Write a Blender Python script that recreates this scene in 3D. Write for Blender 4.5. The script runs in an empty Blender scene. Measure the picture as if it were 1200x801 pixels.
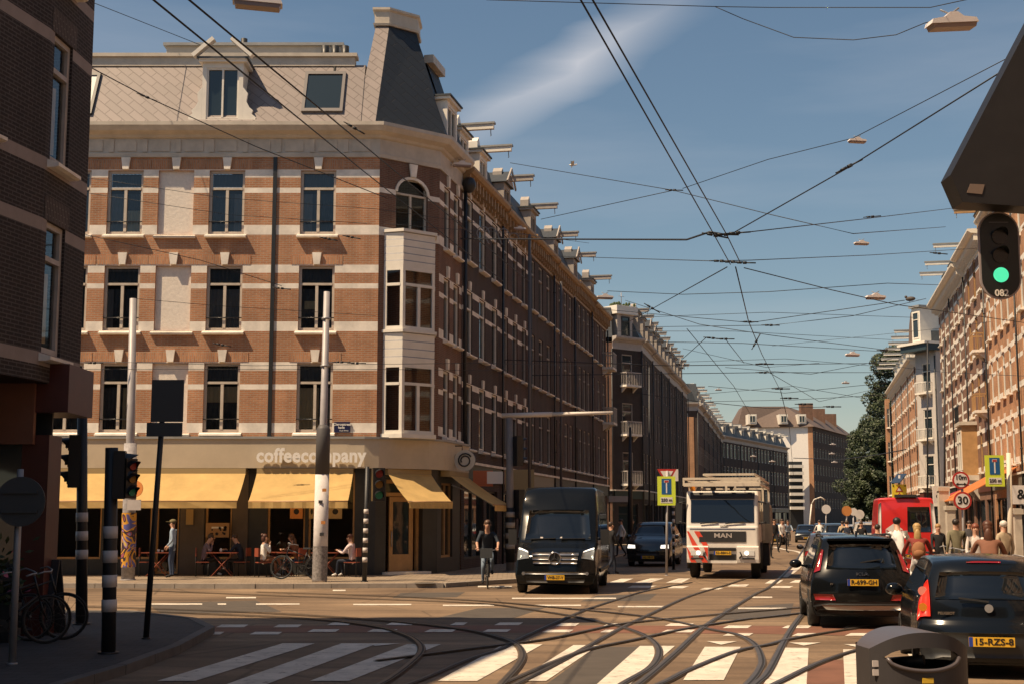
import bpy, bmesh, math, random
from mathutils import Vector, Matrix
random.seed(7)
R = math.radians
scene = bpy.context.scene
C = scene.collection
# ---------------------------------------------------------------- camera
PITCH = math.atan(206.5/1600)
cam = bpy.data.objects.new('camera', bpy.data.cameras.new('camera'))
C.objects.link(cam)
cam.location = (0, 0, 1.9)
cam.rotation_euler = (math.pi/2+PITCH, 0, 0)
cam.data.sensor_width = 36; cam.data.lens = 48
cam.data.clip_start = 0.1; cam.data.clip_end = 6000
scene.camera = cam
# ---------------------------------------------------------------- world + sun
SUN_AZ, SUN_EL = R(63), R(58)          # azimuth measured from behind the camera towards its left
w = bpy.data.worlds.new('World'); scene.world = w; w.use_nodes = True
nt = w.node_tree; N = nt.nodes; Lk = nt.links
N.clear()
sky = N.new('ShaderNodeTexSky'); sky.sky_type = 'NISHITA'; sky.sun_disc = False
sky.sun_elevation = SUN_EL; sky.sun_rotation = math.pi+SUN_AZ
sky.air_density = 1.25; sky.dust_density = .5; sky.ozone_density = 1.6
bg = N.new('ShaderNodeBackground'); bg.inputs[1].default_value = 0.056
wo = N.new('ShaderNodeOutputWorld')
tc = N.new('ShaderNodeTexCoord')
mp = N.new('ShaderNodeMapping'); mp.inputs['Rotation'].default_value = (0.0, R(28), R(-8)); mp.inputs['Scale'].default_value = (1.1, 1.6, 8.0)
no = N.new('ShaderNodeTexNoise'); no.inputs['Scale'].default_value = 1.9; no.inputs['Detail'].default_value = 7; no.inputs['Roughness'].default_value = .52
cr = N.new('ShaderNodeValToRGB'); cr.color_ramp.elements[0].position = .50; cr.color_ramp.elements[1].position = .86
cr.color_ramp.elements[1].color = (.75, .75, .75, 1)
# thin cirrus: one long diagonal streak, faint wisps elsewhere
sp = N.new('ShaderNodeSeparateXYZ')
def wm(op, a=None, b=None, c=None, clamp=False):
    n = N.new('ShaderNodeMath'); n.operation = op; n.use_clamp = clamp
    for i, v in enumerate((a, b, c)):
        if v is None: continue
        if isinstance(v, (int, float)): n.inputs[i].default_value = v
        else: Lk.new(v, n.inputs[i])
    return n.outputs[0]
Lk.new(tc.outputs['Generated'], sp.inputs[0])
az = wm('DIVIDE', sp.outputs[0], sp.outputs[1]); el_ = wm('DIVIDE', sp.outputs[2], sp.outputs[1])
# streak runs through (az,el) (-0.03,.28) -> (.10,.375); distance across it
dd = wm('SUBTRACT', wm('MULTIPLY', wm('SUBTRACT', az, 0.0), 0.70), wm('SUBTRACT', el_, 0.312))
dist = wm('ABSOLUTE', wm('ADD', dd, wm('MULTIPLY', wm('SUBTRACT', no.outputs[0], .5), .07)))
st = wm('SUBTRACT', 1.0, wm('DIVIDE', dist, 0.038), clamp=True)
endm = wm('SUBTRACT', 1.0, wm('DIVIDE', wm('ABSOLUTE', wm('SUBTRACT', az, .05)), .115), clamp=True)
streak = wm('MULTIPLY', wm('MULTIPLY', st, endm), wm('GREATER_THAN', sp.outputs[1], 0.0))
streak = wm('MULTIPLY', streak, wm('ADD', no.outputs[0], .1))
Lk.new(tc.outputs['Generated'], mp.inputs[0]); Lk.new(mp.outputs[0], no.inputs[0]); Lk.new(no.outputs[0], cr.inputs[0])
fac = wm('ADD', wm('MULTIPLY', cr.outputs[0], .26), wm('MULTIPLY', streak, 1.25), clamp=True)
mx = N.new('ShaderNodeMixRGB'); mx.inputs[2].default_value = (9.5, 9.3, 9.6, 1)
hs = N.new('ShaderNodeHueSaturation'); hs.inputs['Hue'].default_value = .495; hs.inputs['Saturation'].default_value = 1.0; hs.inputs['Value'].default_value = 1.0
Lk.new(sky.outputs[0], hs.inputs['Color'])
Lk.new(fac, mx.inputs[0]); Lk.new(hs.outputs[0], mx.inputs[1])
Lk.new(mx.outputs[0], bg.inputs[0]); Lk.new(bg.outputs[0], wo.inputs[0])
sl = bpy.data.lights.new('sun', 'SUN'); sl.energy = 5.0; sl.angle = R(.5); sl.color = (1, .76, .50)
so = bpy.data.objects.new('sun', sl); C.objects.link(so)
TOSUN = Vector((-math.sin(SUN_AZ)*math.cos(SUN_EL), -math.cos(SUN_AZ)*math.cos(SUN_EL), math.sin(SUN_EL)))
so.rotation_euler = TOSUN.to_track_quat('Z', 'Y').to_euler()
so.location = (-30, -30, 60)
scene.view_settings.view_transform = 'Standard'; scene.view_settings.look = 'None'
scene.view_settings.gamma = 1; scene.view_settings.exposure = 0.50
scene.view_settings.use_curve_mapping = False
scene.cycles.max_bounces = 5; scene.cycles.diffuse_bounces = 3; scene.cycles.glossy_bounces = 3
scene.cycles.transparent_max_bounces = 8; scene.cycles.transmission_bounces = 3
scene.cycles.use_denoising = True
# ---------------------------------------------------------------- measured positions: a ray of the survey camera met with real planes
cp, sn = math.cos(PITCH), math.sin(PITCH)
def ray(px, py):
    u = (px-600)/1600; v = (400.5-py)/1600
    return Vector((u, cp-v*sn, sn+v*cp))
def G(px, py, z=0.0):
    d = ray(px, py); k = (z-1.9)/d.z
    return Vector((d.x*k, d.y*k, z))
def D(px, py, Y):
    d = ray(px, py); k = Y/d.y
    return Vector((d.x*k, Y, 1.9+d.z*k))
ST = R(12)                                   # the street runs 12 degrees right of the view
S = Vector((math.sin(ST), math.cos(ST), 0))
PHI_L = R(78); PHI_R = R(258)
# ---------------------------------------------------------------- materials
MATS = {}
def mat(name, col, rough=.7, metal=0, var=0.0, vscale=3.0, bump=0.0, emit=None, spec=None, trans=0, coat=0, vscale2=None):
    if name in MATS: return MATS[name]
    m = bpy.data.materials.new(name); m.use_nodes = True
    n = m.node_tree.nodes; l = m.node_tree.links
    p = n['Principled BSDF']
    p.inputs['Base Color'].default_value = (*col, 1); p.inputs['Roughness'].default_value = rough
    p.inputs['Metallic'].default_value = metal
    if spec is not None: p.inputs['Specular IOR Level'].default_value = spec
    if coat: p.inputs['Coat Weight'].default_value = coat; p.inputs['Coat Roughness'].default_value = .03
    if emit:
        p.inputs['Emission Color'].default_value = (*emit[0], 1); p.inputs['Emission Strength'].default_value = emit[1]
    if trans:
        t = n.new('ShaderNodeBsdfTranslucent'); t.inputs[0].default_value = (*col, 1)
        mxs = n.new('ShaderNodeMixShader'); mxs.inputs[0].default_value = trans
        l.new(p.outputs[0], mxs.inputs[1]); l.new(t.outputs[0], mxs.inputs[2])
        l.new(mxs.outputs[0], n['Material Output'].inputs[0])
    if var or bump:
        tcn = n.new('ShaderNodeTexCoord')
        nz = n.new('ShaderNodeTexNoise'); nz.inputs['Scale'].default_value = vscale; nz.inputs['Detail'].default_value = 8; nz.inputs['Roughness'].default_value = .65
        l.new(tcn.outputs['Object'], nz.inputs['Vector'])
        if var:
            mr = n.new('ShaderNodeMapRange'); mr.inputs['From Min'].default_value = .3; mr.inputs['From Max'].default_value = .7
            mr.inputs['To Min'].default_value = 1-var; mr.inputs['To Max'].default_value = 1+var
            l.new(nz.outputs[0], mr.inputs[0])
            hv = n.new('ShaderNodeHueSaturation'); hv.inputs['Color'].default_value = (*col, 1)
            l.new(mr.outputs[0], hv.inputs['Value']); l.new(hv.outputs[0], p.inputs['Base Color'])
            if trans: l.new(hv.outputs[0], t.inputs[0])
        if bump:
            bp = n.new('ShaderNodeBump'); bp.inputs['Strength'].default_value = bump; bp.inputs['Distance'].default_value = .02
            l.new(nz.outputs[0], bp.inputs['Height']); l.new(bp.outputs[0], p.inputs['Normal'])
    MATS[name] = m
    return m
def brick(name, c1, c2, mortar, rough=.88, bw=.21, bh=.062, ms=.011, vertical=False, dirt=.25):
    if name in MATS: return MATS[name]
    m = bpy.data.materials.new(name); m.use_nodes = True
    n = m.node_tree.nodes; l = m.node_tree.links; p = n['Principled BSDF']
    uv = n.new('ShaderNodeUVMap')
    b = n.new('ShaderNodeTexBrick')
    b.inputs['Scale'].default_value = 1; b.inputs['Brick Width'].default_value = bw; b.inputs['Row Height'].default_value = bh
    b.inputs['Mortar Size'].default_value = ms; b.inputs['Mortar Smooth'].default_value = .3; b.inputs['Bias'].default_value = 0
    for k, c in (('Color1', c1), ('Color2', c2), ('Mortar', mortar)): b.inputs[k].default_value = (*c, 1)
    if vertical:
        mpp = n.new('ShaderNodeMapping'); mpp.inputs['Rotation'].default_value = (0, 0, math.pi/2)
        l.new(uv.outputs[0], mpp.inputs[0]); l.new(mpp.outputs[0], b.inputs['Vector'])
    else: l.new(uv.outputs[0], b.inputs['Vector'])
    tcn = n.new('ShaderNodeTexCoord')
    nz = n.new('ShaderNodeTexNoise'); nz.inputs['Scale'].default_value = .55; nz.inputs['Detail'].default_value = 9; nz.inputs['Roughness'].default_value = .7
    l.new(tcn.outputs['Object'], nz.inputs['Vector'])
    mr = n.new('ShaderNodeMapRange'); mr.inputs['From Min'].default_value = .3; mr.inputs['From Max'].default_value = .7
    mr.inputs['To Min'].default_value = 1-dirt; mr.inputs['To Max'].default_value = 1+dirt
    l.new(nz.outputs[0], mr.inputs[0])
    mp2 = n.new('ShaderNodeMapping'); mp2.inputs['Scale'].default_value = (1.6, 1.6, .13); l.new(tcn.outputs['Object'], mp2.inputs[0])
    nz2 = n.new('ShaderNodeTexNoise'); nz2.inputs['Scale'].default_value = 1.0; nz2.inputs['Detail'].default_value = 6; nz2.inputs['Roughness'].default_value = .6; l.new(mp2.outputs[0], nz2.inputs['Vector'])
    mr2 = n.new('ShaderNodeMapRange'); mr2.inputs['From Min'].default_value = .35; mr2.inputs['From Max'].default_value = .7; mr2.inputs['To Min'].default_value = 1.1; mr2.inputs['To Max'].default_value = .74; l.new(nz2.outputs[0], mr2.inputs[0])
    ml = n.new('ShaderNodeMath'); ml.operation = 'MULTIPLY'; l.new(mr.outputs[0], ml.inputs[0]); l.new(mr2.outputs[0], ml.inputs[1])
    hv = n.new('ShaderNodeHueSaturation'); l.new(b.outputs[0], hv.inputs['Color']); l.new(ml.outputs[0], hv.inputs['Value'])
    l.new(hv.outputs[0], p.inputs['Base Color']); p.inputs['Roughness'].default_value = rough
    bp = n.new('ShaderNodeBump'); bp.inputs['Strength'].default_value = .5; bp.inputs['Distance'].default_value = .01; bp.invert = True
    l.new(b.outputs['Fac'], bp.inputs['Height']); l.new(bp.outputs[0], p.inputs['Normal'])
    MATS[name] = m
    return m
def slate(name, c1, c2, line, sc=3.2):
    """diamond roof slates on the UV in metres"""
    if name in MATS: return MATS[name]
    m = bpy.data.materials.new(name); m.use_nodes = True
    n = m.node_tree.nodes; l = m.node_tree.links; p = n['Principled BSDF']
    uv = n.new('ShaderNodeUVMap'); mpp = n.new('ShaderNodeMapping')
    mpp.inputs['Rotation'].default_value = (0, 0, R(40)); l.new(uv.outputs[0], mpp.inputs[0])
    b = n.new('ShaderNodeTexBrick'); b.offset = 0; b.inputs['Scale'].default_value = 1; b.offset = .5; b.inputs['Brick Width'].default_value = .62; b.inputs['Row Height'].default_value = .25
    b.inputs['Mortar Size'].default_value = .014
    for k, c in (('Color1', c1), ('Color2', c2), ('Mortar', line)): b.inputs[k].default_value = (*c, 1)
    l.new(mpp.outputs[0], b.inputs['Vector'])
    l.new(b.outputs[0], p.inputs['Base Color']); p.inputs['Roughness'].default_value = .6
    bp = n.new('ShaderNodeBump'); bp.inputs['Strength'].default_value = .6; bp.inputs['Distance'].default_value = .02; bp.invert = True
    l.new(b.outputs['Fac'], bp.inputs['Height']); l.new(bp.outputs[0], p.inputs['Normal'])
    MATS[name] = m
    return m
def glassmat(name, tint=(.02, .03, .035), see=.0, rough=.03):
    """window glass: mirror-like by Fresnel over either a dark room (opaque) or what stands behind it"""
    if name in MATS: return MATS[name]
    m = bpy.data.materials.new(name); m.use_nodes = True
    n = m.node_tree.nodes; l = m.node_tree.links; p = n['Principled BSDF']
    if not see:
        p.inputs['Base Color'].default_value = (*tint, 1); p.inputs['Roughness'].default_value = rough
        p.inputs['Specular IOR Level'].default_value = .75
        tcn = n.new('ShaderNodeTexCoord'); nz = n.new('ShaderNodeTexNoise'); nz.inputs['Scale'].default_value = .9
        l.new(tcn.outputs['Object'], nz.inputs['Vector'])
        bp = n.new('ShaderNodeBump'); bp.inputs['Strength'].default_value = .06; bp.inputs['Distance'].default_value = .05
        l.new(nz.outputs[0], bp.inputs['Height']); l.new(bp.outputs[0], p.inputs['Normal'])
    else:
        n.remove(p)
        tr = n.new('ShaderNodeBsdfTransparent'); tr.inputs[0].default_value = (see, see, see, 1)
        gl = n.new('ShaderNodeBsdfGlossy'); gl.inputs['Roughness'].default_value = rough; gl.inputs[0].default_value = (.9, .95, 1, 1)
        fr = n.new('ShaderNodeFresnel'); fr.inputs[0].default_value = 1.62
        mxs = n.new('ShaderNodeMixShader'); l.new(fr.outputs[0], mxs.inputs[0]); l.new(tr.outputs[0], mxs.inputs[1]); l.new(gl.outputs[0], mxs.inputs[2])
        l.new(mxs.outputs[0], n['Material Output'].inputs[0])
    MATS[name] = m
    return m
# ---------------------------------------------------------------- mesh builder
class MB:
    def __init__(s): s.v = []; s.f = []; s.m = []; s.mi = 0; s.sm = []; s.smooth = False; s.T = None
    def P(s, p):
        p = Vector(p)
        if s.T is not None: p = s.T @ p
        s.v.append(p); return len(s.v)-1
    def face(s, pts, m=None):
        i = [s.P(p) for p in pts]; s.f.append(i); s.m.append(s.mi if m is None else m); s.sm.append(s.smooth); return s
    def box(s, x0, x1, y0, y1, z0, z1, m=None):
        if x0 > x1: x0, x1 = x1, x0
        if y0 > y1: y0, y1 = y1, y0
        if z0 > z1: z0, z1 = z1, z0
        b = [s.P((x, y, z)) for z in (z0, z1) for y in (y0, y1) for x in (x0, x1)]
        for q in ((0, 2, 3, 1), (4, 5, 7, 6), (0, 1, 5, 4), (2, 6, 7, 3), (0, 4, 6, 2), (1, 3, 7, 5)):
            s.f.append([b[k] for k in q]); s.m.append(s.mi if m is None else m); s.sm.append(False)
        return s
    def bar(s, a, b, wd, ht, m=None):
        """square bar from a to b"""
        a, b = Vector(a), Vector(b); d = (b-a).normalized()
        u = d.cross(Vector((0, 0, 1)))
        if u.length < 1e-3: u = Vector((1, 0, 0))
        u.normalize(); n = u.cross(d)
        q = [a+u*(i*wd/2)+n*(j*ht/2) for i, j in ((-1, -1), (1, -1), (1, 1), (-1, 1))]
        r = [p+(b-a) for p in q]
        for i in range(4): s.face([q[i], q[(i+1) % 4], r[(i+1) % 4], r[i]], m)
        s.face(q[::-1], m); s.face(r, m); return s
    def tube(s, pts, r, n=8, m=None, cap=True):
        pts = [Vector(p) for p in pts]
        if isinstance(r, (int, float)): r = [r]*len(pts)
        rings = []; prev = None
        for i, p in enumerate(pts):
            d = (pts[min(i+1, len(pts)-1)]-pts[max(i-1, 0)])
            d = d.normalized() if d.length > 1e-9 else Vector((0, 0, 1))
            if prev is None:
                u = d.cross(Vector((0, 0, 1)))
                if u.length < 1e-3: u = Vector((1, 0, 0))
            else:
                u = prev-d*prev.dot(d)
                if u.length < 1e-4: u = d.cross(Vector((0, 1, 0)))
            u.normalize(); prev = u; k = d.cross(u)
            rings.append([s.P(p+(u*math.cos(2*math.pi*j/n)+k*math.sin(2*math.pi*j/n))*r[i]) for j in range(n)])
        for a, b in zip(rings, rings[1:]):
            for j in range(n):
                s.f.append([a[j], a[(j+1) % n], b[(j+1) % n], b[j]]); s.m.append(s.mi if m is None else m); s.sm.append(True)
        if cap:
            s.f.append(rings[0][::-1]); s.f.append(rings[-1]); s.m += [s.mi if m is None else m]*2; s.sm += [False]*2
        return s
    def prism(s, poly, ax, lo, hi, m=None, cm=None):
        """extrude a 2D polygon; ax = axis of extrusion, poly in the other two axes in order"""
        def mk(p, t):
            p = list(p); p.insert(ax, t); return p
        a = [s.P(mk(p, lo)) for p in poly]; b = [s.P(mk(p, hi)) for p in poly]; n = len(poly)
        mm = s.mi if m is None else m
        for i in range(n):
            s.f.append([a[i], a[(i+1) % n], b[(i+1) % n], b[i]]); s.m.append(mm); s.sm.append(False)
        s.f.append(a[::-1]); s.f.append(b); s.m += [mm if cm is None else cm]*2; s.sm += [False]*2
        return s
    def disc(s, c, ax, r, th, n=24, m=None, cm=None):
        """short cylinder centred on c along axis vector ax"""
        c = Vector(c); ax = Vector(ax).normalized()
        u = ax.cross(Vector((0, 0, 1)))
        if u.length < 1e-3: u = Vector((1, 0, 0))
        u.normalize(); k = ax.cross(u); mm = s.mi if m is None else m
        A = []; B = []
        for j in range(n):
            o = (u*math.cos(2*math.pi*j/n)+k*math.sin(2*math.pi*j/n))*r
            A.append(s.P(c+o-ax*th/2)); B.append(s.P(c+o+ax*th/2))
        for j in range(n):
            s.f.append([A[j], A[(j+1) % n], B[(j+1) % n], B[j]]); s.m.append(mm); s.sm.append(True)
        s.f.append(A[::-1]); s.f.append(B); s.m += [mm if cm is None else cm]*2; s.sm += [False]*2
        return s
    def ell(s, c, rx, ry, rz, n=10, k=7, m=None):
        c = Vector(c); rings = []
        for i in range(k+1):
            th = math.pi*i/k
            rings.append([s.P(c+Vector((rx*math.sin(th)*math.cos(2*math.pi*j/n), ry*math.sin(th)*math.sin(2*math.pi*j/n), rz*math.cos(th)))) for j in range(n)])
        for a, b in zip(rings, rings[1:]):
            for j in range(n):
                s.f.append([a[j], b[j], b[(j+1) % n], a[(j+1) % n]]); s.m.append(s.mi if m is None else m); s.sm.append(True)
        return s
    def mesh(s, name, mats):
        me = bpy.data.meshes.new(name)
        me.from_pydata([tuple(p) for p in s.v], [], s.f)
        for mt in mats: me.materials.append(mt)
        me.polygons.foreach_set('material_index', s.m); me.polygons.foreach_set('use_smooth', s.sm)
        uvl = me.uv_layers.new(name='UVMap').data
        for p in me.polygons:
            n = p.normal; ax = max(range(3), key=lambda i: abs(n[i]))
            for li in p.loop_indices:
                c = me.vertices[me.loops[li].vertex_index].co
                uvl[li].uv = (c.y, c.z) if ax == 0 else ((c.x, c.z) if ax == 1 else (c.x, c.y))
        me.update()
        return me
    def obj(s, name, mats, parent=None, loc=None, rotz=0):
        if not isinstance(mats, (list, tuple)): mats = [mats]
        return link(name, s.mesh(name, mats), parent, loc, rotz)
def link(name, me, parent=None, loc=None, rotz=0):
    o = bpy.data.objects.new(name, me); C.objects.link(o)
    if parent is not None: o.parent = parent
    if loc is not None: o.location = loc
    o.rotation_euler = (0, 0, rotz)
    return o
def thing(name, label, cat, loc=(0, 0, 0), rotz=0, group=None):
    o = link(name, None, None, loc, rotz); o['label'] = label; o['category'] = cat
    if group: o['group'] = group
    return o
def tag(o, label, cat, group=None):
    o['label'] = label; o['category'] = cat
    if group: o['group'] = group
    return o
def struct(name, mb, mats, **k):
    o = mb.obj(name, mats, **k); o['kind'] = 'structure'; return o
def dup(o, parent=None):
    kids = list(o.children)
    c = o.copy(); C.objects.link(c); c.parent = parent
    for k in kids: dup(k, c)
    return c
def dup_thing(o, loc, rotz, label=None):
    c = dup(o); c.location = loc; c.rotation_euler = (0, 0, rotz)
    if label: c['label'] = label
    return c
# shared materials
M_white = mat('white_paint', (.74, .70, .62), .5, var=.08, vscale=2)
M_cream = mat('cream_paint', (.52, .46, .38), .55, var=.16, vscale=2)
M_stone = mat('pale_stone', (.77, .71, .62), .8, var=.24, vscale=1.6)
M_dark = mat('dark_paint', (.018, .02, .022), .45, var=.2)
M_black = mat('black_rubber', (.012, .012, .012), .7)
M_blackm = mat('black_metal', (.015, .016, .018), .35)
M_grey = mat('grey_metal', (.28, .28, .29), .45, .3, var=.12, vscale=4)
M_steel = mat('bright_steel', (.5, .5, .5), .3, .9)
M_slate = mat('dark_slate', (.035, .042, .05), .55, var=.25, vscale=5)
M_zinc = mat('zinc', (.30, .30, .29), .5, .2, var=.15)
M_glass = glassmat('window_glass')
M_glassee = glassmat('clear_window_glass', see=.82)
M_wood = mat('brown_wood', (.20, .10, .05), .6, var=.25, vscale=6)
M_curt = mat('cream_curtain', (.62, .54, .36), .9, var=.1)
M_curt2 = mat('grey_curtain', (.30, .30, .29), .9, var=.1)
M_room = mat('room_plaster', (.12, .10, .085), .9)
# ================================================================ building kit
REV = .16
def wall_grid(mb, W, z0, z1, ops, bands=(), m=0, mb_=1, y=0.0, depth=REV, u0=0.0, soldier=None):
    xs = {u0, u0+W}; zs = {z0, z1}
    for o in ops:
        xs |= {o['u'], o['u']+o['w']}; zs |= {o['z'], o['z']+o['h']}
    for a, b in bands: zs |= {a, b}
    xs = sorted(x for x in xs if u0-1e-6 <= x <= u0+W+1e-6); zs = sorted(z for z in zs if z0-1e-6 <= z <= z1+1e-6)
    for i in range(len(xs)-1):
        for j in range(len(zs)-1):
            a, b, c, d = xs[i], xs[i+1], zs[j], zs[j+1]
            if b-a < 1e-4 or d-c < 1e-4: continue
            cx, cz = (a+b)/2, (c+d)/2
            if any(o['u'] < cx < o['u']+o['w'] and o['z'] < cz < o['z']+o['h'] for o in ops): continue
            mm = mb_ if any(p < cz < q for p, q in bands) else m
            mb.face([(a, y, c), (b, y, c), (b, y, d), (a, y, d)], mm)
    for o in ops:
        a, b, c, d = o['u'], o['u']+o['w'], o['z'], o['z']+o['h']
        dp = o.get('depth', depth)
        mm = m
        mb.face([(a, y, c), (a, y, d), (a, y+dp, d), (a, y+dp, c)], mm)
        mb.face([(b, y, c), (b, y+dp, c), (b, y+dp, d), (b, y, d)], mm)
        mb.face([(a, y, c), (a, y+dp, c), (b, y+dp, c), (b, y, c)], mm)
        if o.get('arch'):
            r = o['w']/2; cxx = (a+b)/2; zc = d-r*.8; n = 10
            arc = [(cxx+r*math.cos(math.pi*k/n), zc+(d-zc)*math.sin(math.pi*k/n)) for k in range(n+1)]
            for k in range(n):
                (x1, q1), (x2, q2) = arc[k], arc[k+1]
                mb.face([(x1, y, q1), (x1, y, d), (x2, y, d), (x2, y, q2)], m)
                mb.face([(x1, y, q1), (x2, y, q2), (x2, y+dp, q2), (x1, y+dp, q1)], m)
            # moulded white surround
            for k in range(n):
                (x1, q1), (x2, q2) = arc[k], arc[k+1]
                f = 1.09
                mb.bar((x1, y-.02, q1), (x2, y-.02, q2), .06, .09, mb_)
        else:
            mb.face([(a, y, d), (b, y, d), (b, y+dp, d), (a, y+dp, d)], mm)
    return mb
WCACHE = {}
def win_meshes(w, h, style, fm, gm, sill=True, ft=.07):
    key = (round(w, 2), round(h, 2), style, fm.name, gm.name, sill)
    if key in WCACHE: return WCACHE[key]
    f = MB(); fd = .09
    t = ft
    f.box(0, t, 0, fd, 0, h); f.box(w-t, w, 0, fd, 0, h)
    f.box(t, w-t, 0, fd, 0, t*1.1); f.box(t, w-t, 0, fd, h-t, h)
    zt = h*.70
    if style in ('tm', 't', 'arch'):
        f.box(t, w-t, -.015, fd-.01, zt, zt+t*.9)
    if style in ('tm', 'arch'):
        f.box(w/2-t*.55, w/2+t*.55, -.01, fd-.012, t*1.1, zt)
    if style == 'sash':
        f.box(t, w-t, -.01, fd-.01, h*.52, h*.52+t*.8)
    if style == 'm':
        f.box(w/2-t*.5, w/2+t*.5, -.01, fd-.012, t*1.1, h-t)
    if style == 'six':
        for k in (1, 2): f.box(t, w-t, .012, fd-.02, h*k/3-.02, h*k/3+.02)
        f.box(w/2-.02, w/2+.02, .013, fd-.021, t*1.1, h-t)
    p = MB(); p.face([(t, .055, t), (w-t, .055, t), (w-t, .055, h-t), (t, .055, h-t)])
    s_ = None
    if sill:
        q = MB(); q.prism([(-.03-REV+.02, -.14), (-.10-REV+.02, -.12), (-.10-REV+.02, -.07), (-REV+.14, -.005), (-REV+.14, -.14)], 0, -.09, w+.09)
        s_ = q.mesh('sill', [M_stone])
    r = (f.mesh('window', [fm]), p.mesh('pane', [gm]), s_)
    WCACHE[key] = r
    return r
def put(root, name, me, F, u, y, z):
    """child object `name` at (u,y,z) of facade frame F=(x,y,phi) of root"""
    fx, fy, ph = F
    c, s = math.cos(ph), math.sin(ph)
    return link(name, me, root, (fx+u*c-y*s, fy+u*s+y*c, z), ph)
def window(root, F, o, fm=M_white, gm=M_glass, sill=True, y=.06, curtain=None, ft=.07):
    a, b, c = win_meshes(o['w'], o['h'], o.get('style', 'tm'), fm, gm, sill, ft)
    wo_ = put(root, 'window', a, F, o['u'], y, o['z'])
    link('pane', b, wo_)
    if c is not None: link('sill', c, wo_)
    if curtain:
        for (u0, u1, z0, z1, mt) in curtain:
            q = MB(); w, h = o['w'], o['h']
            x0, x1 = .08+(w-.16)*u0, .08+(w-.16)*u1
            n = max(2, int((x1-x0)/.06))
            for k in range(n):
                xa, xb = x0+(x1-x0)*k/n, x0+(x1-x0)*(k+1)/n
                yo = .13 if mt.name in ('reflection_net', 'transom_blind') else .075; ya, yb = yo+.03*(k % 2), yo+.03*((k+1) % 2)
                q.face([(xa, ya, h*z0+.08), (xb, yb, h*z0+.08), (xb, yb, h*z1-.08), (xa, ya, h*z1-.08)])
            q.obj('curtain', mt, wo_)
    return wo_
def part(root, name, mb, mats, F=(0, 0, 0)):
    return mb.obj(name, mats, root, (F[0], F[1], 0), F[2])
def cornice(mb, u0, u1, z, h=.9, out=.45, m=0, brackets=0, closed=True):
    """classical profile extruded along the facade; z = underside"""
    pr = [(.0, z), (-.05, z), (-.05, z+h*.12), (-.02, z+h*.13), (-.02, z+h*.55), (-.12, z+h*.6), (-.14, z+h*.68), (-out*.8, z+h*.75), (-out, z+h*.88), (-out, z+h), (0, z+h)]
    mb.prism(pr, 0, u0, u1, m)
    if brackets:
        n = max(2, int((u1-u0)/brackets))
        for k in range(n+1):
            x = u0+.12+(u1-u0-.24)*k/n
            mb.box(x-.06, x+.06, -out*.62, -.021, z+h*.3, z+h*.74, m)
            mb.box(x-.05, x+.05, -out*.35, -.022, z+h*.14, z+h*.3, m)
def dormer(root, F, u, z, w=1.35, h=1.7, style='m', y0=.35, beam=True, fm=M_white, roofm=M_slate, gable=False, scroll=False, blen=1.3):
    """upright dormer on a mansard: cheeks, front frame, little roof and (often) the hoist beam"""
    d = MB()
    d.box(u-w/2, u-w/2+.14, y0, y0+.14, z, z+h); d.box(u+w/2-.14, u+w/2, y0, y0+.14, z, z+h)
    d.box(u-w/2+.14, u+w/2-.14, y0, y0+.14, z, z+.12); d.box(u-w/2+.14, u+w/2-.14, y0, y0+.14, z+h-.18, z+h)
    # cheeks
    for sx in (-1, 1):
        x = u+sx*(w/2-.035)
        d.box(x-.03, x+.03, y0+.14, y0+1.5, z, z+h-.02, 1)
    if gable:
        d.prism([(u-w/2-.14, z+h), (u+w/2+.14, z+h), (u, z+h+.62)], 1, y0-.14, y0+1.9, 2, 0)
        for sx in (-1, 1):
            d.bar((u+sx*(w/2+.2), y0-.2, z+h-.02), (u, y0-.2, z+h+.72), .06, .12, 0)
    else:
        d.box(u-w/2-.12, u+w/2+.12, y0-.12, y0+1.7, z+h, z+h+.10, 0)
        d.box(u-w/2-.17, u+w/2+.17, y0-.17, y0+1.72, z+h+.1, z+h+.16, 2)
    if scroll:
        for sx in (-1, 1):
            pl = [(0, 0), (.42, 0), (.44, .18), (.3, .3), (.34, .42), (.22, .52), (.12, .72), (.16, 1.0), (.05, 1.15), (0, 1.2)]
            pl = [(u+sx*(w/2+.002+a), z+b) for a, b in pl]
            if sx < 0: pl = pl[::-1]
            d.prism(pl, 1, y0, y0+.12, 0)
    dd = part(root, 'dormer', d, [fm, fm, roofm], F)
    o = dict(w=w-.28, h=h-.3, style=style)
    a, b, _ = win_meshes(o['w'], o['h'], style, fm, M_glass, False, .06)
    wo_ = link('window', a, dd, (u-o['w']/2, y0+.03, z+.12))
    # glass kept inside the window mesh's own child level is too deep: pane is a sibling sub-part
    link('pane', b, dd, (u-o['w']/2, y0+.03, z+.12))
    if beam:
        q = MB()
        q.box(u-.09, u+.09, y0-blen, y0+.2, z+h+.165, z+h+.36, 0)
        q.box(u-.13, u+.13, y0-blen-.05, y0+.25, z+h+.36, z+h+.43, 1)
        q.prism([(u-.22, z+h+.165), (u+.22, z+h+.165), (u+.22, z+h+.6), (u, z+h+.8), (u-.22, z+h+.6)], 1, y0+.2, y0+.6, 0)
        q.tube([(u, y0-blen+.12, z+h+.17), (u, y0-blen+.12, z+h+.02), (u+.06, y0-blen+.12, z+h-.06), (u-.02, y0-blen+.12, z+h-.1)], .018, 5, 1)
        part(root, 'hoist_beam', q, [fm, M_zinc], F)
    return dd
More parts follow.
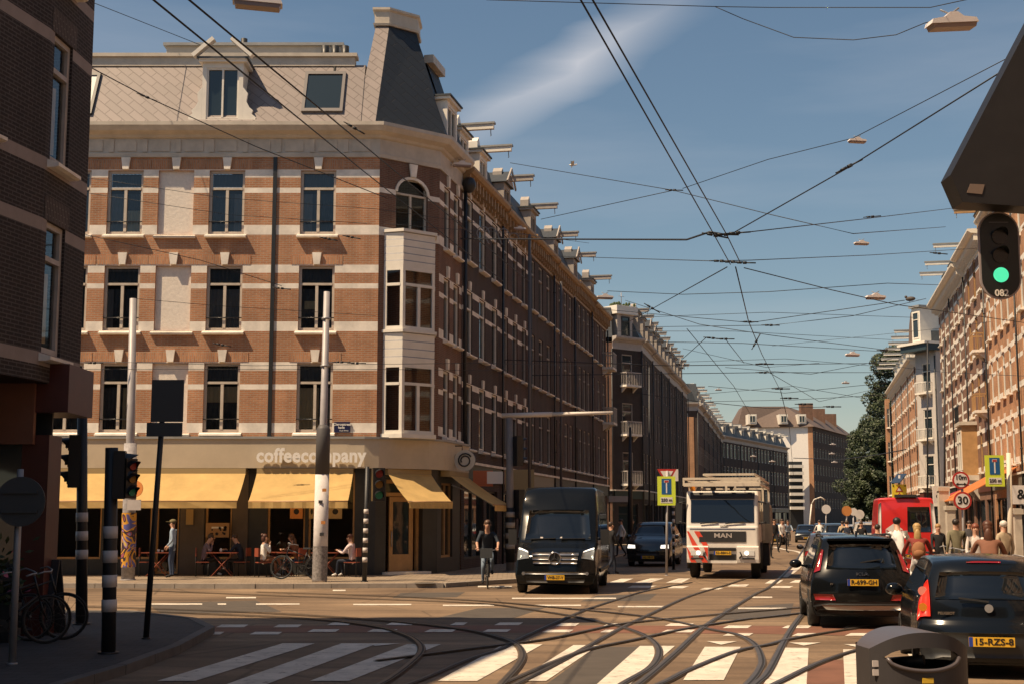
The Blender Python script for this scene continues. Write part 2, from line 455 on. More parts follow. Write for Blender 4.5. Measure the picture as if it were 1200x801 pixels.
def mansard(mb, W, D_, z, h=2.3, run=1.1, y0=.05, m=0, u0=0, ends=True):
    a = (u0, y0, z); b = (u0+W, y0, z); c = (u0+W, y0+run, z+h); d = (u0, y0+run, z+h)
    mb.face([a, b, c, d], m)
    e = (u0+W, D_, z+h); f = (u0, D_, z+h); g = (u0+W, D_, z); k = (u0, D_, z)
    mb.face([d, c, e, f], m); mb.face([b, g, e, c], m); mb.face([a, d, f, k], m); mb.face([g, k, f, e], m)
def shell(mb, W, D_, z0, z1, m=0, sides=(True, True)):
    if sides[0]: mb.face([(0, 0, z0), (0, 0, z1), (0, D_, z1), (0, D_, z0)], m)
    if sides[1]: mb.face([(W, 0, z0), (W, D_, z0), (W, D_, z1), (W, 0, z1)], m)
    mb.face([(0, D_, z0), (0, D_, z1), (W, D_, z1), (W, D_, z0)], m)
    mb.face([(0, 0, z1), (W, 0, z1), (W, D_, z1), (0, D_, z1)], m)
SHOPCOL = [(.02, .022, .024), (.10, .03, .02), (.03, .05, .045), (.2, .18, .14), (.05, .03, .02)]
def balcony(root, F, u, z, w=1.5, d=.7, m=M_white, slab=M_stone, bal=True):
    b = MB()
    b.box(u-w/2, u+w/2, -d, -.002, z-.14, z, 1)
    b.box(u-w/2, u+w/2, -d, -d+.05, z+.85, z+.92, 0)
    for sx in (-1, 1): b.box(u+sx*w/2-.025*(1+sx), u+sx*w/2+.025*(1-sx), -d+.05, -.002, z+.85, z+.92, 0)
    n = max(5, int(w/.16))
    for k in range(n+1):
        x = u-w/2+.03+(w-.06)*k/n; r = .045 if bal else .018
        b.box(x-r/2, x+r/2, -d+.005, -d+.045, z, z+.85, 0)
    for sx in (-1, 1):
        for k in (1, 2, 3):
            x = u+sx*(w/2-.025); y = -d*k/4
            b.box(x-.012, x+.012, y-.012, y+.012, z, z+.85, 0)
        b.prism([(-.002, z-.14), (-.002, z-.5), (-d*.7, z-.14)], 0, u+sx*w*.36-.05, u+sx*w*.36+.05, 1)
    return part(root, 'balcony', b, [m, slab], F)
def house(name, label, p0, phi, W, H, Dp=10, cols=3, floors=3, ground=3.6, bm=None, band=True, fm=M_white, corn=M_white,
          ch=.9, cout=.45, brk=0, style='t', roof='mansard', dorm=1, beam=True, group=None, ww=1.05, wh=2.15, balc=(), shopm=None,
          keystone=True, sill=True, blen=1.3, z0=0.0, gable=False, dstyle='m', shop=True, bandmat=M_stone, sides=(True, True), curt=True, dh=1.7, bandset=None):
    p0 = Vector(p0)
    root = thing(name, label, 'building', (p0.x, p0.y, 0), phi, group)
    F = (0, 0, 0)
    fh = (H-ground)/floors
    ops = []; bands = []
    for f in range(floors):
        zb = ground+fh*f+.55
        if bandset: bands += [(zb+a_, zb+b_) for a_, b_ in bandset]
        elif band: bands += [(zb-.02, zb+.2), (zb+wh*.66, zb+wh*.66+.16), (zb+wh-.25, zb+wh+.0)]
        for c in range(cols):
            pitch = W/cols
            ops.append(dict(u=pitch*(c+.5)-ww/2, z=zb, w=ww, h=wh, style=style))
    gop = []
    if shop:
        gop = [dict(u=.45, z=z0+.45, w=W*.55-.45, h=2.5, depth=.3), dict(u=W*.62, z=z0+.12, w=W*.38-.5, h=2.83, depth=.3)]
    else:
        for c in range(cols):
            pitch = W/cols
            gop.append(dict(u=pitch*(c+.5)-ww/2, z=z0+(.15 if c == 0 else .9), w=ww, h=2.6 if c == 0 else 1.85, style='t'))
    mb = MB()
    wall_grid(mb, W, ground, H, ops, bands)
    shell(mb, W, Dp, 0, H, 0, sides)
    if keystone:
        for o in ops:
            mb.prism([(o['u']+o['w']/2-.09, o['z']+o['h']+.03), (o['u']+o['w']/2+.09, o['z']+o['h']+.03), (o['u']+o['w']/2+.13, o['z']+o['h']+.36), (o['u']+o['w']/2-.13, o['z']+o['h']+.36)], 1, -.07, -.001, 1)
    part(root, 'wall', mb, [bm, bandmat])
    gb = MB(); wall_grid(gb, W, 0, ground-.002, gop, y=.004, m=0, depth=.3)
    gb.box(.03, W-.03, -.09, .001, ground-.62, ground-.05, 1)
    gb.box(0, W, -.16, .0005, ground-.05, ground+.04, 2)
    part(root, 'shopfront' if shop else 'ground_floor', gb, [shopm or bm, mat('fascia_'+name+str(int(W*10)), random.choice(SHOPCOL), .5), bandmat], F)
    for o in gop:
        st = 'm' if (shop and o['w'] > 1.6) else 't'
        o['style'] = st
        window(root, F, o, fm if not shop else M_dark, M_glass, False, y=.1)
    for o in ops:
        window(root, F, o, fm, M_glass, sill, y=.05)
    if brk is not None:
        cb = MB(); cornice(cb, -.02, W+.02, H-ch*.55, ch, cout, 0, brk)
        part(root, 'cornice', cb, [corn])
    zc = H+ch*.45
    if roof == 'mansard':
        rb = MB(); mansard(rb, W, Dp, zc-.03); part(root, 'roof', rb, [M_slate])
    elif roof == 'flat':
        rb = MB(); rb.face([(0, 0, zc-.02), (W, 0, zc-.02), (W, Dp, zc-.02), (0, Dp, zc-.02)]); part(root, 'roof', rb, [M_zinc])
    for k in range(dorm):
        dormer(root, F, W*(k+.5)/dorm, zc-.02, h=dh, style=dstyle, beam=beam, fm=fm, blen=blen, gable=gable)
    for (c, f) in balc:
        balcony(root, F, W/cols*(c+.5), ground+fh*f+.45, bal=True, m=fm)
    dp = MB(); dp.tube([(W-.06, -.12, z0), (W-.06, -.12, H-ch*.5)], .05, 6)
    for k in range(5): dp.disc((W-.06, -.12, 2.5+k*2.6), (0, 0, 1), .065, .06, 8)
    part(root, 'downpipe', dp, [M_dark])
    return root
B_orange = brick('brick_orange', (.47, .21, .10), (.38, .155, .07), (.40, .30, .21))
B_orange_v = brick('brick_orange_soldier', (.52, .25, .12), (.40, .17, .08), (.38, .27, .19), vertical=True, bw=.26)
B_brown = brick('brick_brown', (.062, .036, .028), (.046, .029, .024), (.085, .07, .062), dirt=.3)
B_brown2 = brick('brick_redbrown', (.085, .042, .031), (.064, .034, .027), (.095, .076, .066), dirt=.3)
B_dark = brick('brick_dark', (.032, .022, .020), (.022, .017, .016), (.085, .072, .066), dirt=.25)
B_mid = brick('brick_mid_brown', (.19, .088, .056), (.145, .068, .045), (.19, .145, .11))  # the corner building's orange brick with shade put into its colour
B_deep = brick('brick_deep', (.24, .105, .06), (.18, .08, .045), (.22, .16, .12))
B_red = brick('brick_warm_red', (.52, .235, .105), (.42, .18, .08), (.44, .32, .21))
# ================================================================ the corner building with the coffee house
CY = 44.0
XA = -4.37
LC = 2.45
d51 = Vector((math.cos(R(39)), math.sin(R(39)), 0))
PA = Vector((XA, CY, 0)); PB = PA+d51*LC
cafe = thing('corner_building', 'orange brick corner building with white stone bands and yellow awnings below', 'building', PA)
WL = 17.0                       # length of the sunlit facade
FA = (-WL, 0, 0); FB = (0, 0, R(39)); FC = ((PB-PA).x, (PB-PA).y, PHI_L)
WC = 3.15
def PLX(px, py, Y=CY): return D(px, py, Y).x
def zrow(y): return D(600, y, CY).z
rows = [(4.66, 2.24), (7.95, 2.14), (11.14, 2.14)]
winx = [-15.05, -13.33, -11.66, -9.98, -6.97]
HT = 13.72
bands = []
for zb, h in rows: bands += [(zb-.02, zb+.30), (zb+1.38, zb+1.55), (zb+h-.24, zb+h+.03)]
opsA = []; blanks = []
for zb, h in rows:
    for x in winx:
        u = x-XA+WL
        o = dict(u=u, z=zb, w=1.17, h=h, style='tm', depth=.2)
        if x == -11.66: blanks.append(o)
        opsA.append(o)
mb = MB(); wall_grid(mb, WL, 4.4, HT, opsA, bands)
mb.box(PLX(317.5, 330)-XA+WL, PLX(322, 330)-XA+WL, -.05, -.002, 4.5, HT, 2)      # vertical joint, the shade in its recess painted as a dark strip
for o in opsA:
    x = o['u']+o['w']/2; zt = o['z']+o['h']
    mb.prism([(x-.10, zt+.03), (x+.10, zt+.03), (x+.15, zt+.42), (x-.15, zt+.42)], 1, -.09, -.006, 1)
    for sx in (-1, 1):     # soldier-course arch each side of the keystone
        a, b = (x-.84, x-.155) if sx < 0 else (x+.155, x+.84)
        mb.box(a, b, -.012, -.001, zt+.035, zt+.34, 3)
    mb.prism([(-.13, -.15), (-.13, -.08), (-.001, -.02), (-.001, -.15)], 0, o['u']-.1, o['u']+o['w']+.1, 1) if False else None
mb.face([(0, 0, 0), (0, 0, HT), (0, 12, HT), (0, 12, 0)], 0); mb.face([(0, 12, 0), (0, 12, HT), (WL+2, 12, HT), (WL+2, 12, 0)], 0)
for zf in (4.35, 7.55, 10.8): mb.box(.05, WL-.05, .35, 11.9, zf-.1, zf, 4)
for xf in (3.4, 6.8, 10.0, 13.3): mb.box(xf, xf+.1, .36, 11.9, 4.5, HT, 4)
mb.box(.05, WL-.05, 4.5, 4.6, 4.5, HT, 4)
cafe_front = part(cafe, 'wall', mb, [B_orange, M_stone, M_dark, B_orange_v, M_room], FA)
mb = MB()
for o in blanks: mb.box(o['u'], o['u']+o['w'], .1, .16, o['z'], o['z']+o['h'])
part(cafe, 'blank_panels', mb, [mat('blank_plaster', (.76, .69, .60), .85, var=.09, vscale=9, bump=.5)], FA)
M_net = mat('reflection_net', (.11, .13, .14), .9, var=.6, vscale=.8); M_net2 = mat('transom_blind', (.14, .17, .19), .8)  # dim net stands in for reflections in otherwise empty panes
curts = {(0, 2): [(0, 1, .3, .68, M_curt2)], (0, 1): [(0, .5, .02, .68, M_curt2)], (3, 2): [(.72, 1, .02, .68, M_curt2)], (1, 1): [(.0, .2, .02, .68, M_curt2), (0, 1, .88, 1, M_curt2)], (1, 2): [(0, .46, .02, .68, M_curt2), (.52, 1, .02, .42, M_curt)], (4, 2): [(0, .3, .02, .68, M_curt2)], (3, 1): [(0, 1, .02, .68, M_curt2)],
         (3, 0): [(0, 1, .40, .70, M_curt)], (4, 0): [(0, .62, .02, .68, M_curt), (.7, 1, .02, .68, M_curt2)], (1, 0): [(.62, .8, .02, .68, M_curt)], (4, 1): [(.1, .5, .3, .5, M_curt)]}
for j, (zb, h) in enumerate(rows):
    for i, x in enumerate(winx):
        o = opsA[j*5+i]
        if x == -11.66:
            q = MB(); q.prism([(-.10, zb-.14), (-.12, zb-.08), (0.1, zb-.005), (0.1, zb-.14)], 0, o['u']-.1, o['u']+o['w']+.1)
            part(cafe, 'sill', q, [M_stone], FA); continue
        ct = list(curts.get((i, j), []))+[(0, 1, .02, .69, M_net), (0, 1, .72, 1, M_net2)]
        window(cafe, FA, o, M_cream, M_glassee, True, y=.08, curtain=ct, ft=.085)
# rail across the lower part of the windows
for j, (zb, h) in enumerate(rows):
    for i in (1, 3, 4):
        o = opsA[j*5+i]; q = MB(); q.tube([(o['u'], .03, zb+.42), (o['u']+o['w'], .03, zb+.42)], .018, 5); part(cafe, 'window_rail', q, [M_blackm], FA)
# chamfer with arched window and the white timber bay
mb = MB()
opB = [dict(u=.66, z=11.25, w=1.3, h=1.95, arch=True, depth=.2)]
wall_grid(mb, LC, 4.4, HT, opB, [(11.12, 11.4), (12.55, 12.72)], m=0)
mb.prism([(1.21, 13.24), (1.41, 13.24), (1.47, 13.68), (1.15, 13.68)], 1, -.1, -.03, 1)
part(cafe, 'wall', mb, [B_mid, M_stone], FB)
window(cafe, FB, dict(u=.66, z=11.25, w=1.3, h=1.95, style='arch'), M_cream, M_glassee, False, y=.1)
# bay: three-sided oriel, local frame of the chamfer
bo = .55
def oriel(zs, panel, root, F, u0, u1, fm, gm):
    """canted bay; zs list of (z0,z1,kind)"""
    pts = [(u0, 0), (u0+.38, -bo), (u1-.38, -bo), (u1, 0)]
    for (a, b, kind) in zs:
        base = MB()
        if kind == 'panel':
            n = max(3, int((b-a)/.22))
            for k in range(n):
                za, zb_ = a+(b-a)*k/n, a+(b-a)*(k+1)/n
                for (p, q) in zip(pts, pts[1:]):
                    base.face([(p[0], p[1], za), (q[0], q[1], za), (q[0], q[1]-.012, zb_-.03), (p[0], p[1]-.012, zb_-.03)], 0)
                    base.face([(p[0], p[1]-.012, zb_-.03), (q[0], q[1]-.012, zb_-.03), (q[0], q[1], zb_), (p[0], p[1], zb_)], 1)
            part(root, 'bay_panel', base, [fm, M_grey], F)
        elif kind == 'lip':
            sc = [(u0-.06, 0), (u0+.34, -bo-.07), (u1-.34, -bo-.07), (u1+.06, 0)]
            base.prism(sc, 2, a, b, 0); part(root, 'bay_ledge', base, [fm], F)
        else:
            for (p, q) in zip(pts, pts[1:]):
                L = math.hypot(q[0]-p[0], q[1]-p[1]); ang = math.atan2(q[1]-p[1], q[0]-p[0])
                st = 'tm' if L > .9 else 't'
                a_, b_, _ = win_meshes(L, b-a, st, fm, gm, False, .1)
                wo_ = put(root, 'bay_window', a_, F, p[0], p[1], a); wo_.rotation_euler = (0, 0, F[2]+ang)
                link('pane', b_, wo_)
oriel([(4.48, 4.62, 'lip'), (4.62, 6.87, 'win'), (6.87, 7.9, 'panel'), (7.9, 8.0, 'lip'), (8.0, 10.05, 'win'), (10.05, 11.22, 'panel'), (11.22, 11.32, 'lip')],
      None, cafe, FB, .22, 2.26, M_white, M_glassee)
# street side of the corner building
mb = MB(); opC = []
for zb, h in rows:
    for u in (.62, 1.95): opC.append(dict(u=u, z=zb, w=.8, h=h, style='t'))
wall_grid(mb, WC, 4.4, HT, opC, bands)
for o in opC:
    x = o['u']+o['w']/2; zt = o['z']+o['h']
    mb.prism([(x-.09, zt+.03), (x+.09, zt+.03), (x+.13, zt+.42), (x-.13, zt+.42)], 1, -.09, -.006, 1)
mb.face([(WC, 0, 0), (WC, 10, 0), (WC, 10, HT), (WC, 0, HT)], 0)
part(cafe, 'wall', mb, [B_mid, M_stone], FC)
for o in opC: window(cafe, FC, o, M_white, M_glass, True, y=.06)
q = MB(); q.tube([(WC+.02, -.12, 3.5), (WC+.02, -.12, HT+.3)], .07, 8); q.ell((WC+.02, -.25, HT+.2), .26, .26, .3); part(cafe, 'downpipe', q, [M_dark], FC)
# cornice round the three sides (outline offset and extruded through a profile)
def rim(mb, pts, prof, m=0, close=False):
    """sweep profile [(out,z)] round the outline pts (2D), mitred"""
    n = len(pts); rows_ = []
    nor = []
    for a, b in zip(pts, pts[1:]):
        d = Vector((b[0]-a[0], b[1]-a[1])).normalized(); nor.append(Vector((d.y, -d.x)))
    for i, p in enumerate(pts):
        if i == 0: nn = nor[0]; k = 1
        elif i == n-1: nn = nor[-1]; k = 1
        else:
            nn = (nor[i-1]+nor[i]).normalized(); k = 1/max(.3, nn.dot(nor[i]))
        rows_.append([(p[0]+nn.x*o*k, p[1]+nn.y*o*k, z) for o, z in prof])
    for r, t in zip(rows_, rows_[1:]):
        for j in range(len(prof)-1): mb.face([r[j], t[j], t[j+1], r[j+1]], m)
    mb.face(rows_[0][::-1], m); mb.face(rows_[-1], m)
lo = [(-WL, 0), (0, 0), ((PB-PA).x, (PB-PA).y)]
pe = PB-PA+S*WC; lo.append((pe.x, pe.y))
cb = MB()
rim(cb, lo, [(0, HT), (.05, HT), (.06, HT+.13), (.02, HT+.15), (.02, HT+.62), (.10, HT+.66), (.14, HT+.74), (.36, HT+.82), (.46, HT+.98), (.46, HT+1.1), (0, HT+1.14)])
n = 15
for k in range(n):       # raised panels in the frieze
    u = -WL+.3+k*(WL-.4)/n
    cb.box(u+.28, u+.9, -.045, -.021, HT+.2, HT+.55); cb.box(u, u+.16, -.055, -.021, HT+.17, HT+.6)
part(cafe, 'cornice', cb, [M_cream])
# roof
ZR = HT+1.13
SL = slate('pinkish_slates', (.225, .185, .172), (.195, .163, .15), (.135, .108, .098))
SLD = slate('shaded_slates', (.020, .026, .034), (.017, .022, .029), (.012, .015, .019))  # roof slates again, darkened to carry the shade
rb = MB()
rb.face([(-WL, -.25, ZR), (-.62, -.25, ZR), (-.62, .95, ZR+2.35), (-WL, .95, ZR+2.35)], 0)
rb.face([(-WL, .95, ZR+2.35), (-.6, .95, ZR+2.35), (-.6, 12, ZR+2.35), (-WL, 12, ZR+2.35)], 1)
rb.face([(-WL, -.25, ZR), (-WL, .95, ZR+2.35), (-WL, 12, ZR+2.35), (-WL, 12, ZR)], 1)
part(cafe, 'roof', rb, [SL, M_zinc])
rb = MB(); rb.box(-WL, -.98, .88, 1.3, ZR+2.3, ZR+2.62); rb.box(-WL, -.9, .80, 1.35, ZR+2.62, ZR+2.74)
rb.box(-7.7, -1.6, 2.0, 4.0, ZR+2.4, ZR+3.4); rb.box(-7.8, -1.5, 1.9, 4.1, ZR+3.4, ZR+3.5, 1)
part(cafe, 'roof_edge', rb, [M_cream, M_zinc])
# corner spire: truncated, steep, shade coloured into its darker slated faces
bp_ = [(-.80, -.22), (-.14, -.24), ((PB-PA).x+.2, (PB-PA).y-.12), ((PB-PA).x+.55, (PB-PA).y+2.1), (-.66, 3.6)]
tp_ = [(-.38, 1.85), (.08, 1.85), (.98, 2.58), (1.0, 3.6), (-.38, 3.6)]
sb = MB(); zt = 18.92
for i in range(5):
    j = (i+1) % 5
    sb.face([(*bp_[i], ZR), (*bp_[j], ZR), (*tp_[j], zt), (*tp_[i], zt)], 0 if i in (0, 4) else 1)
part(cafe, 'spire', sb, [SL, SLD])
sb = MB(); cpz = MB()
rimp = tp_+[tp_[0]]
rim(cpz, [(-.39, 3.62), (-.39, 1.83), (.08, 1.83), (1.0, 2.57), (1.02, 3.62)], [(0, zt), (.06, zt), (.08, zt+.08), (.03, zt+.1), (.03, zt+.5), (.1, zt+.56), (.1, zt+.64), (0, zt+.66)])
cpz.prism([(-.39, 3.62), (-.39, 1.83), (.08, 1.83), (1.0, 2.57), (1.02, 3.62)][::-1], 2, zt+.0, zt+.655, 0, 1)
part(cafe, 'spire_cap', cpz, [M_cream, M_zinc])
# street-side mansard and its roof window
u_ = [PB-PA+S*1.5, PB-PA+S*(WC+.02)]
inn = Vector((-S.y, S.x, 0))
rb = MB()
a, b = u_[0]+inn*-.15+Vector((0, 0, ZR)), u_[1]+inn*-.15+Vector((0, 0, ZR))
rb.face([a, b, b+inn*1.1+Vector((0, 0, 3.3)), a+inn*1.1+Vector((0, 0, 3.3))], 0)
rb.face([b, b+inn*8, b+inn*8+Vector((0, 0, 3.3)), b+inn*1.1+Vector((0, 0, 3.3))], 0)
rb.face([a+inn*1.1+Vector((0, 0, 3.3)), b+inn*1.1+Vector((0, 0, 3.3)), b+inn*6+Vector((0, 0, 3.3)), a+inn*2.2+Vector((0, 0, 3.3))], 0)
part(cafe, 'roof', rb, [SLD])
q = MB(); q.bar(a+inn*1.0+Vector((0, 0, 3.35)), b+inn*1.0+Vector((0, 0, 3.35)), .35, .3); part(cafe, 'roof_edge', q, [M_cream])
dormer(cafe, FC, 1.25, ZR-.0, w=1.4, h=1.5, y0=-.10, beam=False)
# front dormer with scrolls and open pediment, skylights, chimney flues
dx = -9.30-XA-.45+.0
dd = dormer(cafe, (0, 0, 0), -5.22, ZR, w=1.35, h=2.05, y0=-.2, beam=False, scroll=True, fm=M_white)
q = MB()
for sx in (-1, 1):
    q.bar((-5.22+sx*.98, -.32, ZR+2.22), (-5.22+sx*.30, -.32, ZR+2.82), .28, .13)
q.box(-5.98, -4.46, -.36, -.1, ZR+2.13, ZR+2.2)
part(cafe, 'pediment', q, [M_white])
def skylight(u0, u1, k0, k1, blind=False):
    f = MB(); A = Vector((0, -.25, ZR)); V = Vector((0, 1.2, 2.35)); nrm = Vector((0, -2.35, 1.2)).normalized()
    def P_(u, k, o): return Vector((u, 0, 0))+A+V*k+nrm*o
    for (a0, a1, b0, b1) in ((u0, u0+.1, k0, k1), (u1-.1, u1, k0, k1), (u0+.1, u1-.1, k0, k0+.05), (u0+.1, u1-.1, k1-.05, k1)):
        pts = [P_(a0, b0, .09), P_(a1, b0, .09), P_(a1, b1, .09), P_(a0, b1, .09)]; low = [P_(a0, b0, 0), P_(a1, b0, 0), P_(a1, b1, 0), P_(a0, b1, 0)]
        f.face(pts)
        for i in range(4): f.face([low[i], low[(i+1) % 4], pts[(i+1) % 4], pts[i]])
    o = f.obj('skylight', [M_blackm if blind else mat('skylight_frame', (.13, .115, .11), .5)], cafe)
    g = MB(); g.face([P_(u0+.1, k0+.05, .05), P_(u1-.1, k0+.05, .05), P_(u1-.1, k1-.05, .05), P_(u0+.1, k1-.05, .05)])
    g.obj('pane', [mat('white_blind', (.6, .6, .55), .5) if blind else M_glass], o)
skylight(-2.62, -1.25, .16, .86); skylight(-10.7, -9.55, .12, .84, True)
q = MB(); q.tube([(-1.66, -.18, ZR), (-1.66, 1.0, ZR+2.4)], .06, 6); part(cafe, 'downpipe', q, [M_dark])
q = MB()
q.tube([(-5.3, 3.5, ZR+3), (-5.3, 3.5, ZR+4.2)], .12, 8); part(cafe, 'flue', q, [M_dark]); q = MB(); q.tube([(-8.3, 3, ZR+2.6), (-8.3, 3, ZR+3.35)], .11, 8)
part(cafe, 'flue', q, [M_dark])
for x in (-2.1, -1.75, -1.4):
    q = MB(); q.tube([(x, 1.6, ZR+2.5), (x, 1.6, ZR+3.25)], .13, 8); part(cafe, 'flue', q, [M_dark])
# ground floor: beige fascia with rounded corner, dark shopfront
ZF0, ZF1 = 3.50, 4.46
M_fascia = mat('beige_fascia', (.50, .42, .31), .5, var=.10, vscale=1.2)
fo = [(-WL, -.30), (-.75, -.30)]
cc = Vector((-.75, .9)); 
for k in range(1, 9):
    t = -math.pi/2+R(78)*k/8
    fo.append((cc.x+1.2*math.cos(t)+.0, cc.y+1.2*math.sin(t)))
end = PB-PA+Vector((.30*math.cos(R(-12)), .30*math.sin(R(-12)), 0))
fo = [(-WL, -.30), (-.9, -.30), (-.35, -.27), (.1, -.12), (.55, .16), (end.x-.55, end.y-.62), (end.x-.1, end.y-.12), (end.x+.02, end.y+.25), (end.x+S.x*WC, end.y+S.y*WC)]
fb = MB(); rim(fb, fo, [(0, ZF0), (0, ZF1), (-.32, ZF1+.03)]); rim(fb, fo, [(-.4, ZF0), (0, ZF0)])
rim(fb, fo, [(0.0, ZF1-.03), (.05, ZF1-.03), (.05, ZF1+.04), (-.3, ZF1+.06)], 1)
part(cafe, 'fascia', fb, [M_fascia, M_zinc])
DK = mat('charcoal_shopfront', (.028, .030, .032), .5, var=.2)
BR = mat('taupe_pier', (.085, .065, .05), .6, var=.15)
def X2U(px, py=630): return PLX(px, py)-XA+WL
def PLX(px, py, Y=CY): return D(px, py, Y).x
gops = []
ed = [(60, 118), (126, 177), (182, 209), (240, 271), (313, 357), (361, 415)]
for a, b in ed:
    gops.append(dict(u=X2U(a), z=.62 if a != 182 else .16, w=PLX(b, 630)-PLX(a, 630), h=2.75 if a != 182 else 3.2, depth=.25))
g = MB(); wall_grid(g, WL, 0, 4.45, gops, y=.02, m=0, depth=.25)
u1_, u2_ = X2U(212), X2U(292)
g.box(X2U(211), X2U(239), -.03, .018, .12, 3.45, 1); g.box(X2U(272), X2U(290), -.03, .018, .12, 3.45, 1)
part(cafe, 'shopfront', g, [DK, BR], FA)
M_amber = mat('amber_wood', (.42, .24, .10), .5, var=.15)
for o, (a, b) in zip(gops, ed):
    o['style'] = 't' if a in (240, 182) else 'plain'
    window(cafe, FA, o, M_amber, M_glassee, False, y=.1, ft=.06)
room = MB(); room.box(0.1, WL-.2, 5.0, 5.1, 0, 4.4); room.box(.1, WL-.2, .3, 5, .10, .12); room.box(.1, WL-.2, .3, 5, 4.3, 4.4)
part(cafe, 'interior', room, [M_room], FA)
# chamfer door
g = MB(); dop = [dict(u=.42, z=.16, w=1.45, h=3.0, depth=.5)]
wall_grid(g, LC, 0, 4.45, dop, y=.02, m=0, depth=.5)
part(cafe, 'shopfront', g, [DK], FB)
dr = MB(); dr.box(.42, .52, .25, .35, .16, 3.16); dr.box(1.77, 1.87, .25, .35, .16, 3.16); dr.box(.52, 1.77, .25, .35, 2.62, 2.74); dr.box(.52, 1.77, .25, .35, 3.04, 3.16)
dr.box(.72, .86, .27, .33, .2, 2.6); dr.box(1.5, 1.66, .27, .33, .2, 2.6); dr.box(.86, 1.5, .27, .33, .2, .75); dr.box(.86, 1.5, .27, .33, 2.45, 2.6)
dro = part(cafe, 'door', dr, [M_amber], FB)
q = MB(); q.face([(.86, .3, .75), (1.5, .3, .75), (1.5, .3, 2.45), (.86, .3, 2.45)]); q.face([(.52, .31, 2.74), (1.77, .31, 2.74), (1.77, .31, 3.04), (.52, .31, 3.04)]); q.obj('pane', [M_glass], dro)
q = MB(); q.tube([(.8, .24, 1.0), (.8, .24, 1.5)], .02, 6); q.obj('handle', [M_steel], dro)
q = MB(); q.box(.3, 2.0, -.3, .4, .12, .2); part(cafe, 'doorstep', q, [M_stone], FB)
# street-side shopfront
g = MB(); sop = [dict(u=.55, z=.6, w=1.5, h=2.5, depth=.25, style='m')]
wall_grid(g, WC, 0, 4.45, sop, y=.02, m=0, depth=.25); part(cafe, 'shopfront', g, [DK], FC)
window(cafe, FC, sop[0], M_amber, M_glass, False, y=.1)
# sign letters standing off the fascia
def text_mesh(s_, size, ext=.0, bold=True, align='CENTER', spacing=1.0):
    cu = bpy.data.curves.new('lettering', 'FONT'); cu.body = s_; cu.size = size; cu.extrude = ext; cu.align_x = align; cu.align_y = 'CENTER'
    cu.space_character = spacing
    if bold: cu.offset = size*(.034 if s_ == 'coffeecompany' else .022)
    cu.resolution_u = 3
    o = bpy.data.objects.new('lettering', cu); C.objects.link(o)
    dg = bpy.context.evaluated_depsgraph_get()
    me = bpy.data.meshes.new_from_object(o.evaluated_get(dg)); bpy.data.objects.remove(o)
    return me
def text(s_, size, m, parent, loc, rot=(math.pi/2, 0, 0), ext=.004, bold=True, name='lettering', align='CENTER', spacing=1.0, sx=1):
    me = text_mesh(s_, size, ext, bold, align, spacing); me.materials.clear(); me.materials.append(m)
    o = link(name, me, parent, loc); o.rotation_euler = rot; o.scale = (sx, 1, 1)
    return o
M_let = mat('white_letters', (.8, .78, .74), .4)
xl, xr = PLX(300, 530, CY-.45)-XA, PLX(429, 530, CY-.45)-XA
tt = text('coffeecompany', .62, M_let, cafe, ((xl+xr)/2, -.43, D(300, 533, CY-.4).z-.02), ext=.03, spacing=1.05)
wd = max(v.co.x for v in tt.data.vertices)-min(v.co.x for v in tt.data.vertices)
tt.scale = ((xr-xl)/wd, (xr-xl)/wd*1.12, 1)
# round hanging sign of the coffee house
sg = MB(); sg.disc((0, 0, 0), (0, 1, 0), .36, .12, 28, 0, 1)
sgo = sg.obj('round_sign', [M_blackm, mat('sign_ivory', (.55, .52, .45), .5)])
tag(sgo, 'round ivory sign with dark spiral hanging off the corner building fascia', 'shop sign')
ps = D(545, 539, 46.6); sgo.location = ps; sgo.rotation_euler = (0, 0, R(-8))
q = MB(); pts = [(.25*math.cos(t)*(1-.5*i/20), -.07, .25*math.sin(t)*(1-.5*i/20)) for i, t in enumerate([R(30+k*27) for k in range(21)])]
q.tube(pts, .028, 5); q.obj('spiral', [M_blackm], sgo)
q = MB(); q.tube([(-.36, .05, .0), (-.75, .1, .0)], .03, 5); q.tube([(-.1, .0, .34), (-.1, .0, .5), (-.75, .1, .5)], .02, 5); q.obj('bracket', [M_blackm], sgo)
# street name plate on the brick
q = MB(); q.box(-.26, .26, -.03, 0, -.17, .17)
pn = D(401, 500, CY-.02)
sn_o = tag(q.obj('street_name_sign', [mat('enamel_blue', (.02, .022, .07), .3)]), 'small dark blue enamel street name plate on the orange brick wall', 'street sign'); sn_o.location = pn
text('Clercqstraat', .115, M_let, sn_o, (0, -.034, .09)); text('kade', .11, M_let, sn_o, (-.02, -.034, -.01)); text('Oud-West', .07, M_let, sn_o, (.06, -.034, -.11), bold=False)
